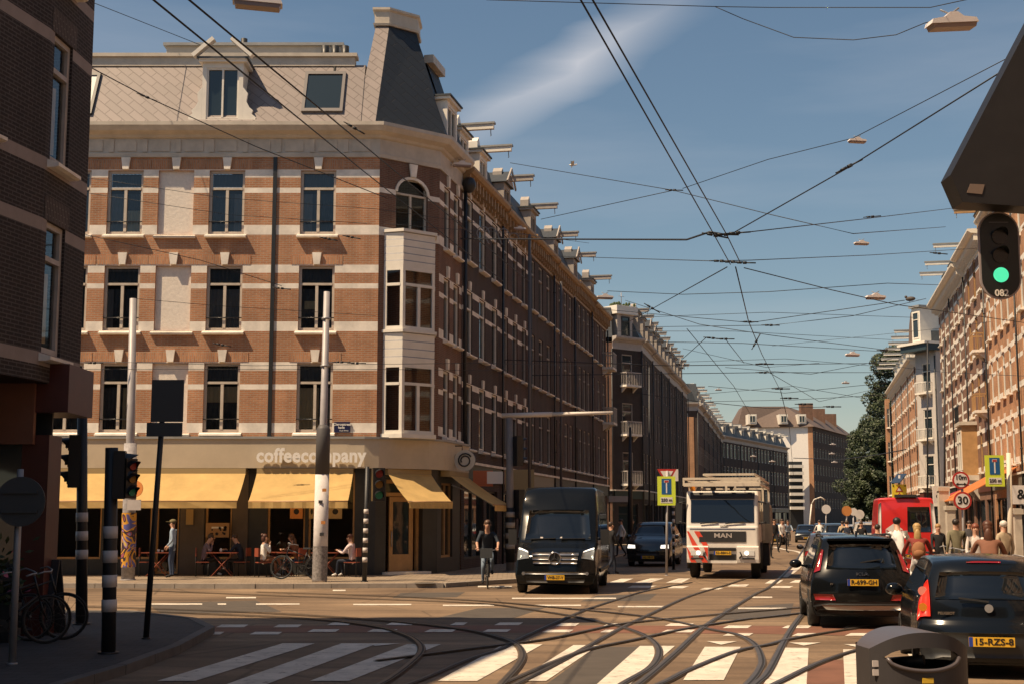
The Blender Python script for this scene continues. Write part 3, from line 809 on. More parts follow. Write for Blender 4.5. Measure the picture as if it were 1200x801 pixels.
# awnings
M_awn = mat('yellow_awning', (.72, .49, .19), .85, trans=.35, var=.14, vscale=1.3)
def awning(label, Fw, u0, u1, z1=3.32, z0=2.42, out=1.25, val=.2, y1=-.34):
    c, s_ = math.cos(Fw[2]), math.sin(Fw[2])
    t = thing('awning', label, 'awning', PA+Vector((Fw[0]+u0*c, Fw[1]+u0*s_, 0)), Fw[2], 'yellow awnings of the coffee house')
    W_ = u1-u0; n = 12; a = MB()
    for k in range(n):
        x0_, x1_ = W_*k/n, W_*(k+1)/n
        for j in range(4):
            f0, f1 = j/4, (j+1)/4
            sg_ = lambda f: -.05*math.sin(math.pi*f)
            a.face([(x0_, y1-out*f0, z1+(z0-z1)*f0+sg_(f0)), (x1_, y1-out*f0, z1+(z0-z1)*f0+sg_(f0)), (x1_, y1-out*f1, z1+(z0-z1)*f1+sg_(f1)), (x0_, y1-out*f1, z1+(z0-z1)*f1+sg_(f1))])
    a.sm = [True]*len(a.f)
    a.obj('canopy', [M_awn], t)
    v = MB(); n = 24
    for k in range(n):
        x0_, x1_ = W_*k/n, W_*(k+1)/n; w0, w1 = .02*math.sin(k*1.9), .02*math.sin((k+1)*1.9)
        v.face([(x0_, y1-out-.045, z0-.01), (x1_, y1-out-.045, z0-.01), (x1_, y1-out-.045+w1, z0-val), (x0_, y1-out-.045+w0, z0-val)])
    v.obj('valance', [M_awn], t)
    b = MB(); b.tube([(0, y1-out, z0), (W_, y1-out, z0)], .04, 6)
    b.obj('front_rail', [M_amber], t)
    b = MB(); b.box(0, W_, y1, y1+.32, z1-.02, z1+.17); b.obj('awning_box', [mat('awning_case', (.34, .25, .12), .6)], t)
    for x in (.25, W_-.25):
        b = MB(); mid = (x+(.5 if x < W_/2 else -.5), y1-out*.5, (z1+z0)/2-.15)
        b.tube([(x, y1, z1-.3), mid, (x, y1-out+.03, z0-.03)], .025, 5); b.obj('folding_arm', [M_grey], t)
    return t
yA = CY-.34-1.25
awning('widest yellow awning, left of the coffee house sign, behind the standing man', (0, 0, 0), -WL+.6, PLX(290, 560)-XA)
awning('yellow awning straight below the white coffee house letters', (0, 0, 0), PLX(303, 560)-XA, PLX(415, 560)-XA)
awning('small yellow awning over the corner door', FB, .35, 2.05, y1=-.2, out=1.15)
awning('steep yellow awning on the shaded street side of the corner building', FC, .35, 3.0, y1=-.32, out=1.5, z0=2.35)
# ================================================================ the row of houses along the left of the street
GOLD = mat('ochre_cornice', (.34, .22, .11), .6, var=.2, vscale=4)
M_greyw = mat('grey_white_paint', (.40, .36, .33), .6, var=.12)
M_frame_grey = mat('weathered_frame', (.36, .32, .28), .6, var=.15)
base_L = PB+S*(WC+.06)
inward = Vector((-S.y, S.x, 0))
t0 = 0
rowL = [  # width, height, brick, cols, cornice, dorm, style, label
 (6.4, 14.2, B_brown, 3, GOLD, 2, 't', 'dark brown brick house with gold cornice, first after the coffee house building', dict(brk=.5)),
 (5.8, 14.1, B_brown2, 3, GOLD, 1, 't', 'red-brown house with ochre cornice, second after the coffee house building', dict(brk=.6, gable=True)),
 (6.0, 14.2, B_brown, 3, GOLD, 1, 't', 'narrow brown house with broad white dormer, third after the coffee house building', dict(brk=.5)),
 (6.2, 14.1, B_brown2, 4, GOLD, 1, 't', 'shaded brown house of four window columns, fourth after the coffee house building', dict(brk=.6, gable=True)),
 (6.2, 14.2, B_brown, 4, GOLD, 1, 't', 'brown house with one gabled dormer, fifth after the coffee house building', dict(brk=.5, gable=True)),
 (6.4, 14.0, B_brown2, 3, GOLD, 1, 't', 'last brown house before the first side street on the shaded side', dict(brk=.6, balc=[(2, 1), (2, 2)])),
]
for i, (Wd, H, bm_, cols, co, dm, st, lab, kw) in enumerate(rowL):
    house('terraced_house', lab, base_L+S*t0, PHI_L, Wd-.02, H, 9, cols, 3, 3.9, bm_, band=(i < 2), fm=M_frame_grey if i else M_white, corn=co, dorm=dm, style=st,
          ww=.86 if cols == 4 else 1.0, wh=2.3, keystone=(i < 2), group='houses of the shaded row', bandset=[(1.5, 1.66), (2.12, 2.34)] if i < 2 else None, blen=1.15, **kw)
    t0 += Wd
# second block, starting with a chamfer that faces the junction
Pq = D(719.5, 600, 97.0); Pq.z = 0
house('corner_house', 'dark brick corner house with white balconies past the first side street', Pq+Vector((-9, 0, 0)), 0, 9.0, 14.4, 9, 3, 3, 3.9, B_deep, band=False, corn=M_greyw, dorm=0, style='t', keystone=False, sill=False, beam=False, roof='mansard', brk=None)
Pr = Pq+d51*2.9
house('chamfered_house', 'narrow chamfered house front with two small white balconies and a white roof turret', Pq, R(39), 2.88, 14.45, 4, 1, 3, 3.9, B_dark, band=False, corn=M_greyw, dorm=0, style='t', keystone=False, fm=M_greyw, balc=[(0, 1), (0, 2), (0, 0)], beam=False, sides=(False, False), roof='flat')
tw = thing('roof_turret', 'white roof turret with a tall window above the chamfered house front', 'roof turret', Pq+Vector((1.0, 1.6, 14.85)), R(39))
q = MB(); q.box(-.8, .8, -.1, 2, 0, 1.75); q.box(-1.05, 1.05, -.35, 2.2, 1.75, 2.35, 1); q.box(-.95, .95, -.25, 2.1, 2.35, 2.38, 1); q.obj('wall', [M_greyw, M_white], tw)
a, b, _ = win_meshes(.8, 1.4, 't', M_dark, M_glass, False); wo_ = link('window', a, tw, (-.4, -.17, .2)); link('pane', b, wo_)
q = MB()
for k in range(26): q.ell((random.uniform(-1, 1), random.uniform(-.2, 1), 2.42+random.random()*.2), .10, .10, .14, 6, 4)
q.obj('roof_plants', [mat('plant_green', (.05, .075, .025), .8)], tw)
q = MB(); q.tube([(.2, .5, 2.3), (.2, .5, 3.5)], .03, 5); q.tube([(-.1, .5, 3.2), (.5, .5, 3.2)], .015, 4); q.obj('aerial', [M_grey], tw)
t = 0
labs = ['dark house with white dormer and hoist beam, first past the roof turret', 'dark house with white dormer and hoist beam, second past the roof turret', 'shaded house with white dormer, third past the roof turret',
        'shaded house with white dormer, fourth past the roof turret', 'shaded house with wooden bay, fifth past the roof turret', 'shaded house with white dormer, sixth past the roof turret', 'last shaded house before the orange brick gable']
for i in range(6):
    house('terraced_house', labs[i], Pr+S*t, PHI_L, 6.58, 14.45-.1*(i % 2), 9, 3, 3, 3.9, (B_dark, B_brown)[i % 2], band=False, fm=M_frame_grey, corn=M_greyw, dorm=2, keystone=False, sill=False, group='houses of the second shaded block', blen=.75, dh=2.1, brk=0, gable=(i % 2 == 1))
    t += 6.6
# third block: end gable coloured brown for shade, with an orange strip for sun
Pt = D(820, 600, 153.0); Pt.z = 0
house('corner_house', 'brick corner house whose end wall is coloured orange for sun, brown for shade', Pt+Vector((-6, 0, 0)), 0, 6, 14.4, 9, 2, 3, 3.9, B_brown, band=False, corn=M_greyw, dorm=0, keystone=False, sill=False, beam=False, style='t', ww=.8)
t = 0
for i in range(6):
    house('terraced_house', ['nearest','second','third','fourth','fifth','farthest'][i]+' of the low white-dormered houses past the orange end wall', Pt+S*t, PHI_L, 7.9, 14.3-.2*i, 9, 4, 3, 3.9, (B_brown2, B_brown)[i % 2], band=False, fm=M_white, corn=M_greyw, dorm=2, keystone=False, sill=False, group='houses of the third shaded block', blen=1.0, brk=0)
    t += 8
# where the street bends: two blocks that face down the street
d25 = Vector((math.sin(R(25)), math.cos(R(25)), 0)); PH25 = R(65)
F2 = D(848, 600, 205.0); F2.z = 0
t = 0
for i in range(4):
    house('terraced_house', ['first','second','third','last'][i]+' dark house with pale dormers where the street bends', F2+d25*t, PH25, 10.1, 13.9, 12, 5, 3, 3.6, (B_dark, B_brown)[i % 2], band=False, fm=M_white, corn=M_greyw, dorm=2, keystone=False, sill=False, group='houses at the bend', blen=1.2, brk=0, dstyle='m')
    t += 10.15
# big block with white gable wall and brown hipped roof
F1 = D(955, 600, 262); F1.z = 0
big = thing('apartment_block', 'large far block with blank white side wall, brown hipped roof and dark front', 'building', F1)
WX = F1.x-D(868, 600, 262).x
FW = (0, 0, R(-15)); q = MB(); wall_grid(q, WX-.9, 0, 19.4, [], u0=-WX); part(big, 'side_wall', q, [mat('white_render', (.82, .78, .72), .8, var=.06)], FW)
q = MB(); q.box(-.898, -.002, -.05, .3, 0, 19.4); part(big, 'brick_pier', q, [B_red], FW)
ops = [dict(u=.8+2.55*i, z=3.9+3.2*j, w=1.2, h=1.9, style='t') for i in range(15) for j in range(5)]
q = MB(); wall_grid(q, 40, 0, 19.4, ops); q.face([(40, 0, 0), (40, 12, 0), (40, 12, 19.4), (40, 0, 19.4)]); FD = (0, 0, PH25); part(big, 'wall', q, [B_dark], FD)
for o in ops: window(big, FD, o, M_greyw, M_glass, False)
q = MB()
e = d25*40
rp = [Vector((-WX*.966-.3, WX*.259-.6, 19.4)), Vector((.2, -.6, 19.4)), e+Vector((.3, 0, 19.4)), e+Vector((-14, 4, 19.4)), Vector((-WX, 16, 19.4))]
tp = [Vector((-WX+1.5, 4, 23.6)), Vector((-4.2, 4, 23.6)), e+Vector((-5.5, -2, 23.2)), e+Vector((-10, 0, 23.2)), Vector((-WX+2, 12, 23.6))]
for i in range(5): q.face([rp[i], rp[(i+1) % 5], tp[(i+1) % 5], tp[i]])
q.face(tp); part(big, 'roof', q, [mat('brown_tiles', (.13, .095, .08), .8, var=.15)])
for x in (-11.5, -5.5, -2.0):
    d = MB(); d.box(x-.8, x+.8, -.1, 3, 19.9, 21.8); dd = part(big, 'dormer', d, [M_white])
    a, b, _ = win_meshes(1.1, 1.3, 'm', M_white, M_glass, False); link('window', a, dd, (x-.55, -.2, 20.2)); link('pane', b, dd, (x-.55, -.2, 20.2))
for k in range(3):
    q = MB(); c_ = d25*(9+11*k)+Vector((-3, 1, 0)); q.box(c_.x-1.2, c_.x+1.2, c_.y-1, c_.y+1, 20, 24.6-k*.3); part(big, 'chimney', q, [B_deep])
# slatted white balconies building sliver in front of the white wall
bl = thing('balcony_block', 'stack of white slatted balconies in front of the blank white wall', 'building', D(927, 600, 258)); bl.location.z = 0
q = MB()
for k in range(7):
    z = 3.6+1.3*k
    q.box(0, 2.6, 0, 1.0, z, z+.55, 0)
q.box(0.05, 2.55, 1.0, 3, 0, 12.6, 1)
q.obj('wall', [M_white, M_dark], bl)
# ================================================================ right-hand side
def RL(Y): return Vector((.2126*Y+10.15, Y, 0))
def rhouse(label, Y0, Y1, **k):
    """house between forward distances Y0 (near) and Y1 (far) on the sunny line"""
    a, b = RL(Y0), RL(Y1); W_ = (b-a).length-.02
    ph = math.atan2((a-b).y, (a-b).x)
    return house('terraced_house', label, b, ph, W_, k.pop('H'), 10, k.pop('cols'), k.pop('floors', 3), k.pop('ground', 4.0), k.pop('bm'), group='houses of the sunny row', **k)
BS = [(.0, .26), (1.35, 1.56), (2.1, 2.36)]
rhouse('orange brick house behind the green traffic light, nearest of the sunny row', 50, 62.6, H=17.6, cols=5, floors=4, bm=B_red, bandset=BS, corn=M_cream, ww=.95, wh=2.2, dorm=2)
rhouse('orange brick house with strings of white blocks beside the traffic light', 62.6, 73.2, H=17.6, cols=5, floors=4, bm=B_red, bandset=BS, corn=M_cream, ww=.95, wh=2.2, dorm=2)
M_orn = mat('ornament_white', (.74, .68, .58), .6)
r2 = rhouse('brown house with a wooden bay and loggia between orange and ornate fronts', 73.2, 82, H=17.2, cols=3, floors=4, bm=B_deep, bandset=BS, corn=M_orn, cout=.8, ww=1.15, wh=2.2, fm=M_amber, dorm=1, brk=.6, balc=[(2, 1), (2, 2)])
rhouse('ornate house with rows of white window blocks, near half', 82, 90.2, H=16.9, cols=3, floors=4, bm=B_deep, bandset=BS+[(.6, .75)], corn=M_orn, cout=.8, ww=1.15, wh=2.2, dorm=1, brk=.5, fm=M_white, blen=1.7)
rhouse('ornate house with rows of white window blocks, far half beside the grey painted corner', 90.2, 98.5, H=16.9, cols=3, floors=4, bm=B_deep, bandset=BS+[(.6, .75)], corn=M_orn, cout=.8, ww=1.15, wh=2.2, dorm=2, brk=.5, fm=M_white, blen=1.7)
# ornament on the sunny fronts: projecting white pediments and a bay on the brown house
oo = MB()
a, b = RL(73.2), RL(82); ph = math.atan2((a-b).y, (a-b).x)
bay = MB(); Wb = (b-a).length
bay.box(.4, 2.7, -.85, 0, 4.4, 7.3, 0); bay.box(.25, 2.85, -1.0, 0, 7.3, 7.5, 1); bay.box(.25, 2.85, -1.0, 0, 4.1, 4.4, 1)
for x in (.45, 2.65):
    bay.prism([(0, 3.0), (-.75, 4.1), (0, 4.1)], 0, x-.12, x+.12, 1)
for k in range(4): bay.box(.5+.55*k, .58+.55*k, -.98, -.93, 7.5, 8.4, 2)
bay.box(.25, 2.85, -1.0, -.93, 8.4, 8.47, 2)
bo_ = part(r2, 'bay', bay, [M_amber, M_cream, M_blackm], ((b-b).x, 0, 0))
for x in (.55, 1.6):
    a_, b_, _ = win_meshes(.95, 2.3, 't', M_white, M_glass, False); link('bay_window', a_, bo_, (x, -.91, 4.7)); link('bay_pane', b_, bo_, (x, -.91, 4.7))
# painted chamfer of the next block and the orange row behind it
c1 = D(1104, 600, 117.0); c1.z = 0; c0 = D(1079.5, 600, 119.5); c0.z = 0
phc = math.atan2((c1-c0).y, (c1-c0).x)
house('corner_house', 'grey-white painted corner house with balconies under a dark eave', c0, phc, (c1-c0).length, 16.3, 8, 1, 3, 4.2, mat('grey_render', (.50, .46, .42), .75, var=.1, vscale=1.5), band=False, corn=M_zinc, dorm=0, brk=None, keystone=False, balc=[(0, 0), (0, 1), (0, 2)], ww=1.1, wh=2.5, fm=M_white, roof='flat')
ev = thing('roof_pavilion', 'white dormer pavilion with curved brown roof above the grey-white corner house', 'roof turret', c0+Vector((.1, .6, 16.3)), phc)
q = MB(); q.box(.0, (c1-c0).length+.7, -1.5, 1, 0.0, .55, 2); q.box(-.2, (c1-c0).length+.8, -1.7, 1, .55, .75, 1); q.box(.2, 1.3, -.3, 2, .75, 4.0, 1); q.box(.05, 1.45, -.5, 2.2, 4.0, 4.2, 0); q.prism([(-.5, .75), (.18, .75), (.18, 3.9), (-.05, 3.7), (-.3, 2.6)], 1, -.2, 2, 3); q.obj('wall', [M_zinc, M_white, mat('dark_teal', (.03, .05, .06), .5), mat('brown_tiles', (.13, .095, .08), .8)], ev)
a, b, _ = win_meshes(.8, 2.3, 't', M_white, M_glass, False); w_ = link('window', a, ev, (.35, -.36, 1.3)); link('pane', b, w_)
def r4(label, Y0, Y1, H, **k):
    A = c0+S*(Y0-119.5)/S.y; B = c0+S*(Y1-119.5)/S.y
    return house('terraced_house', label, B, PHI_R, (B-A).length-.02, H, 9, 3, 3, 4.0, (B_orange, B_red)[int(Y0) % 2], band=False, bandset=BS, corn=M_orn, cout=.7, brk=.6, fm=M_white, dorm=2, dh=2.3, blen=1.9, group='houses of the far sunny row', **k)
for i, y in enumerate((119.5, 128, 136.5, 145)):
    r4(['orange brick house with white dormers right behind the grey-white corner', 'second orange house behind the grey-white corner house', 'third orange house behind the grey-white corner house', 'orange house nearest to the tall dark trees'][i], y, y+8.5, 15.6)
c9 = D(1048, 600, 156); c9.z = 0
house('corner_house', 'narrow orange brick end wall with a downpipe beside the tall trees', D(1042.5, 600, 156)*1, -ST, 0.45, 15.5, 2.5, 1, 3, 4, B_red, band=False, corn=M_cream, dorm=0, brk=None, keystone=False, ww=.3, shop=False, roof='flat')
bpy.context.view_layer.update()
for k, (a, b) in enumerate(((38, 49.9), (26, 38), (14, 26), (2, 14))):  # unseen houses added to block and bounce light
    rhouse('added off-frame orange brick house shaping the light, %s before the first one in the photo' % ('just', 'second', 'third', 'fourth')[k], a, b, H=17.0, cols=4, floors=4, bm=B_red, bandset=BS, corn=M_cream, ww=1.1, wh=2.2, dorm=1)
for k in range(3): house('terraced_house', '%s added brown house behind the camera, blocking sky light' % ('first', 'second', 'third')[k], (13-9*k, -19, 0), math.pi, 8.98, 15, 9, 3, 3, 4, B_deep, dorm=1)  # unseen row added to cut the sky fill
# street-level clutter of the sunny side: white pillars, awnings, shop signs
def signbox(label, P, w_, h_, txt, m, tm, size, rotz=0, cat='shop sign', th=.12):
    q = MB(); q.box(-w_/2, w_/2, -th/2, th/2, -h_/2, h_/2)
    o = tag(q.obj('shop_sign', [m]), label, cat); o.location = P; o.rotation_euler = (0, 0, rotz)
    if txt: text(txt, size, tm, o, (0, -th/2-.004, 0))
    return o
# ================================================================ left foreground building (in shade, very close)
Pc = Vector((-6.95, 21.0, 0))
fg = thing('dark_brick_building', 'tall dark brick building in deep shade at the near left corner', 'building', Pc)
phA = R(90-12)               # its street front goes away from us
dA = Vector((math.cos(phA), math.sin(phA), 0))
HB = 14.8
# street wall up to the corner, lengthened out of view to block light
LA = 40
FWA = (-dA.x*LA-.35, -dA.y*LA-.2, phA)
Pn = Vector((FWA[0]+Pc.x+dA.x*LA, FWA[1]+Pc.y+dA.y*LA, 0))
edge = D(101.0, 250, 22.6); edge.z = 0
dB = (edge-Pn).normalized(); LB = (edge-Pn).length; phB = math.atan2(dB.y, dB.x)
FWB = (Pn.x-Pc.x, Pn.y-Pc.y, phB)
print('fg facet', LB, math.degrees(phB), Pn, edge)
zb_ = [4.38, 7.38, 10.38]
bnds = []
for z in (4.25, 7.3, 10.35): bnds.append((z, z+.20))
for z in (6.33, 9.38, 12.3): bnds.append((z, z+.20))
ops = []
for z in (4.45, 7.5, 10.55): ops.append(dict(u=LB*.10, z=z, w=LB*.42, h=2.08, style='t', depth=.12))
q = MB(); wall_grid(q, LB, 4.0, HB, ops, bnds)
for o in ops:
    q.box(o['u']-.12, o['u']+o['w']+.12, -.012, -.002, o['z']+o['h']+.002, o['z']+o['h']+.38, 2)
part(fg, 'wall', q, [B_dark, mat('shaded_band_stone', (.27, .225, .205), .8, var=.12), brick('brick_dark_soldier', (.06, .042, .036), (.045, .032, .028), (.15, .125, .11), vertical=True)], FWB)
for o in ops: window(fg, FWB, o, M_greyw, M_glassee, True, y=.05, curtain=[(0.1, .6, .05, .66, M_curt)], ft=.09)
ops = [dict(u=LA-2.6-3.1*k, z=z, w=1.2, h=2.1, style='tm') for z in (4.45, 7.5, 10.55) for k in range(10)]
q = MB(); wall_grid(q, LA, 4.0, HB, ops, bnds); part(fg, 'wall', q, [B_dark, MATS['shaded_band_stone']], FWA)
for o in ops: window(fg, FWA, o, M_greyw, M_glass, True)
# wall towards the cross street + far side + roof, closing the volume
eL = edge-Pc
q = MB()
for zz0, zz1 in ((4.0, HB),):
    q.face([(eL.x, eL.y, zz0), (-22, eL.y, zz0), (-22, eL.y, zz1), (eL.x, eL.y, zz1)])
q.face([(FWA[0], FWA[1], HB), (Pn.x-Pc.x, Pn.y-Pc.y, HB), (eL.x, eL.y, HB), (-22, eL.y, HB), (-22, FWA[1], HB)])
q.face([(-22, FWA[1], 0), (-22, eL.y, 0), (-22, eL.y, HB), (-22, FWA[1], HB)])
part(fg, 'rear_wall', q, [B_dark])
# a stepped roof edge: chimney and gable make the uneven shadow line
q = MB(); q.box(-4.2, -2.6, eL.y-1.4, eL.y-.02, HB, HB+.7); q.box(-1.4, .2, eL.y-1.2, eL.y-.04, HB, HB+.25); part(fg, 'roof_parapet', q, [B_dark])
# ground floor, set back under the upper storeys
M_rus = mat('rust_panels', (.20, .085, .05), .5, var=.12); M_oxb = mat('oxblood_paint', (.085, .022, .016), .45, var=.15)
gx = D(60, 640, 21.7); gxl = gx-Pc
q = MB()
q.box(gxl.x-.42, gxl.x, gxl.y-.3, gxl.y+.3, 0, 3.2, 1)                       # pillar
q.box(-22, gxl.x-.05, gxl.y-.05, gxl.y+.0, 0, 4.0, 2)
q.box(-9, gxl.x-.22, gxl.y-.42, gxl.y-.31, 3.05, 4.02, 0)
q.box(-9, gxl.x-.43, gxl.y-.36, gxl.y-.2, 0.1, .5, 1)
for k, x in enumerate((-.95, -2.2, -3.6)): q.box(gxl.x+x, gxl.x+x+.08, gxl.y-.36, gxl.y-.26, .5, 3.05, 1)
part(fg, 'shopfront', q, [M_rus, M_oxb, M_dark])
q = MB(); q.box(-9, gxl.x-.42, gxl.y-.3, gxl.y-.28, .5, 3.05); part(fg, 'shop_window', q, [M_glass])
e1, e2 = D(36, 460, 21.4)-Pc, D(102.5, 460, 22.3)-Pc
q = MB(); q.box(e1.x, e2.x, e1.y-.05, e2.y+.3, D(70, 484, 21.6).z, D(70, 428, 21.6).z); part(fg, 'awning_box', q, [M_oxb])
q = MB(); q.face([(FWA[0], FWA[1]-0, 4.0), (-22, FWA[1], 4.0), (-22, eL.y, 4.0), (eL.x, eL.y, 4.0), (Pn.x-Pc.x, Pn.y-Pc.y, 4.0)]); part(fg, 'soffit', q, [M_dark])
# ================================================================ ground
def asphalt():
    m = bpy.data.materials.new('asphalt'); m.use_nodes = True; n = m.node_tree.nodes; l = m.node_tree.links; p = n['Principled BSDF']
    tcn = n.new('ShaderNodeTexCoord')
    a = n.new('ShaderNodeTexNoise'); a.inputs['Scale'].default_value = .22; a.inputs['Detail'].default_value = 6
    b = n.new('ShaderNodeTexNoise'); b.inputs['Scale'].default_value = 9; b.inputs['Detail'].default_value = 10; b.inputs['Roughness'].default_value = .8
    mpp = n.new('ShaderNodeMapping'); mpp.inputs['Scale'].default_value = (.22, 2.2, 1)
    c = n.new('ShaderNodeTexNoise'); c.inputs['Scale'].default_value = .9; c.inputs['Detail'].default_value = 5
    v = n.new('ShaderNodeTexVoronoi'); v.feature = 'DISTANCE_TO_EDGE'; v.inputs['Scale'].default_value = .32
    for t_ in (a, b, v): l.new(tcn.outputs['Object'], t_.inputs['Vector'])
    l.new(tcn.outputs['Object'], mpp.inputs[0]); l.new(mpp.outputs[0], c.inputs['Vector'])
    r = n.new('ShaderNodeValToRGB'); r.color_ramp.elements[0].position = .36; r.color_ramp.elements[1].position = .64
    r.color_ramp.elements[0].color = (.12, .078, .046, 1); r.color_ramp.elements[1].color = (.24, .163, .098, 1)
    l.new(a.outputs[0], r.inputs[0])
    m1 = n.new('ShaderNodeMapRange'); m1.inputs['From Min'].default_value = .25; m1.inputs['From Max'].default_value = .75; m1.inputs['To Min'].default_value = .72; m1.inputs['To Max'].default_value = 1.28; l.new(b.outputs[0], m1.inputs[0])
    m2 = n.new('ShaderNodeMapRange'); m2.inputs['From Min'].default_value = .35; m2.inputs['From Max'].default_value = .65; m2.inputs['To Min'].default_value = .72; m2.inputs['To Max'].default_value = 1.15; l.new(c.outputs[0], m2.inputs[0])
    cr_ = n.new('ShaderNodeMapRange'); cr_.inputs['From Min'].default_value = .0; cr_.inputs['From Max'].default_value = .012; cr_.inputs['To Min'].default_value = .55; cr_.inputs['To Max'].default_value = 1; l.new(v.outputs['Distance'], cr_.inputs[0])
    k = n.new('ShaderNodeMath'); k.operation = 'MULTIPLY'; l.new(m1.outputs[0], k.inputs[0]); l.new(m2.outputs[0], k.inputs[1])
    k2 = n.new('ShaderNodeMath'); k2.operation = 'MULTIPLY'; l.new(k.outputs[0], k2.inputs[0]); l.new(cr_.outputs[0], k2.inputs[1])
    hv = n.new('ShaderNodeHueSaturation'); l.new(r.outputs[0], hv.inputs['Color']); l.new(k2.outputs[0], hv.inputs['Value']); l.new(hv.outputs[0], p.inputs['Base Color'])
    p.inputs['Roughness'].default_value = .82
    bp = n.new('ShaderNodeBump'); bp.inputs['Strength'].default_value = .35; bp.inputs['Distance'].default_value = .01; l.new(b.outputs[0], bp.inputs['Height']); l.new(bp.outputs[0], p.inputs['Normal'])
    return m
M_asph = asphalt()
q = MB()
gx_ = [-2500, -60, -20, 0, 20, 60, 2500]; gy_ = [-2500, -40, 0, 20, 50, 120, 300, 3500]
for i in range(len(gx_)-1):
    for j in range(len(gy_)-1): q.face([(gx_[i], gy_[j], 0), (gx_[i+1], gy_[j], 0), (gx_[i+1], gy_[j+1], 0), (gx_[i], gy_[j+1], 0)])
struct('ground', q, [M_asph])
def paving(name, c1, c2, mt):
    return brick(name, c1, c2, mt, bw=.3, bh=.3, ms=.012, dirt=.2)
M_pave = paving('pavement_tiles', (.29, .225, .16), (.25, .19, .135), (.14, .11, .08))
M_pave_near = paving('shaded_pavement_tiles', (.055, .054, .056), (.048, .047, .049), (.032, .031, .031))  # pavement tiles with the foreground shade put into their colour
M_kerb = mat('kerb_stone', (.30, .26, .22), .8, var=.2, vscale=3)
def pavement(label, pts, h=.12, pm=None):
    q = MB(); n = len(pts)
    q.face([(p[0], p[1], h) for p in pts], 0)
    for i in range(n):
        a, b = pts[i], pts[(i+1) % n]
        q.face([(a[0], a[1], -.02), (b[0], b[1], -.02), (b[0], b[1], h), (a[0], a[1], h)], 1)
    o = struct('pavement', q, [pm or M_pave, M_kerb]); o['label'] = label
    return o
def kerbline(pts, h=.125, w_=.15, km=None):
    q = MB()
    for a, b in zip(pts, pts[1:]):
        a, b = Vector((a[0], a[1], 0)), Vector((b[0], b[1], 0)); L = (b-a).length; n = max(1, int(L/1.0))
        for k in range(n):
            p, r_ = a.lerp(b, k/n), a.lerp(b, (k+.985)/n)
            q.bar((p.x, p.y, h/2-.01), (r_.x, r_.y, h/2-.01), w_, h+.03)
    o = struct('kerb', q, [km or M_kerb]); return o
k0, k1, k2, k3 = G(20, 688), G(300, 689), G(520, 688), G(570, 684.5)
kp = [Vector((-40, k0.y, 0)), k0, k1, k2, k3]
sK = PB+Vector((2.6*math.cos(R(-12)), 2.6*math.sin(R(-12)), 0))
kp += [Vector((k3.x+1.3, k3.y+1.5, 0)), sK+S*1.0, sK+S*50]
pavement('sunlit pavement in front of the coffee house', [(p.x, p.y) for p in kp]+[(-12, 100), (-60, 60), (-60, 42)])
kerbline([(p.x, p.y) for p in kp])
sk2 = Pr+Vector((2.6*math.cos(R(-12)), 2.6*math.sin(R(-12)), 0))
kq = [Vector((-20, 91.5, 0)), Vector((sk2.x-3, 91.5, 0)), sk2-S*2, sk2+S*110]
pavement('shaded pavement of the second block', [(p.x, p.y) for p in kq]+[(-20, 200)])
# near left pavement
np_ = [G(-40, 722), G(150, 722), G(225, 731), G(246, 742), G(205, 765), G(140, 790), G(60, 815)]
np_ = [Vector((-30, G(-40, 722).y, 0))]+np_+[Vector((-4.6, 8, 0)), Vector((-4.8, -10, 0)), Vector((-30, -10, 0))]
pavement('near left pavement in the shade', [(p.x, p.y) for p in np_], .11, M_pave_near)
kerbline([(p.x, p.y) for p in np_[:-2]], .115, km=mat('shaded_kerb', (.10, .095, .09), .8, var=.2))  # kerb stone darkened to carry the foreground shade
# right pavement
def RK(Y, off=4.6): p = RL(Y); return Vector((p.x-off*S.y, p.y+off*S.x, 0))
rk = [RK(8), RK(30), RK(60), RK(111)]
pavement('sunny pavement on the right', [(p.x, p.y) for p in rk]+[(RL(111).x+12, 111), (45, 8)])
kerbline([(p.x, p.y) for p in rk])
rk2 = [c0+Vector((-4, -3, 0)), c0+Vector((-4, 0, 0))+S*60]
pavement('far pavement on the right', [(p.x, p.y) for p in rk2]+[(80, 175), (60, 117)])
# ---- painted markings and tram rails
M_paint = mat('road_paint', (.62, .56, .47), .7, var=.22, vscale=2.2)
def worn():
    m = MATS['road_paint']; n = m.node_tree.nodes; l = m.node_tree.links
    tcn = n.new('ShaderNodeTexCoord'); nz = n.new('ShaderNodeTexNoise'); nz.inputs['Scale'].default_value = 5; nz.inputs['Detail'].default_value = 9; nz.inputs['Roughness'].default_value = .75
    cr_ = n.new('ShaderNodeValToRGB'); cr_.color_ramp.elements[0].position = .55; cr_.color_ramp.elements[1].position = .66
    l.new(tcn.outputs['Object'], nz.inputs['Vector']); l.new(nz.outputs[0], cr_.inputs[0])
    mx_ = n.new('ShaderNodeMixRGB'); mx_.inputs[2].default_value = (.17, .13, .10, 1)
    src = n['Principled BSDF'].inputs['Base Color'].links[0].from_socket
    l.new(cr_.outputs[0], mx_.inputs[0]); l.new(src, mx_.inputs[1]); l.new(mx_.outputs[0], n['Principled BSDF'].inputs['Base Color'])
worn()
M_red = mat('red_asphalt', (.17, .075, .045), .8, var=.25, vscale=1.5)
M_patch = mat('fresh_asphalt', (.075, .062, .05), .8, var=.2, vscale=2)
def flat(name, polys, m, z, label=None):
    q = MB()
    for pl in polys: q.face([G(x, y, z) for x, y in pl][::-1])
    o = struct(name, q, [m]);
    if label: o['label'] = label
    return o
flat('cycle_path', [[(150, 740.5), (640, 740.5), (900, 742), (1190, 748), (1190, 735), (900, 732.5), (640, 732), (150, 732.5)], [(880, 801), (1000, 801), (1040, 776), (975, 772)]], M_red, .004)
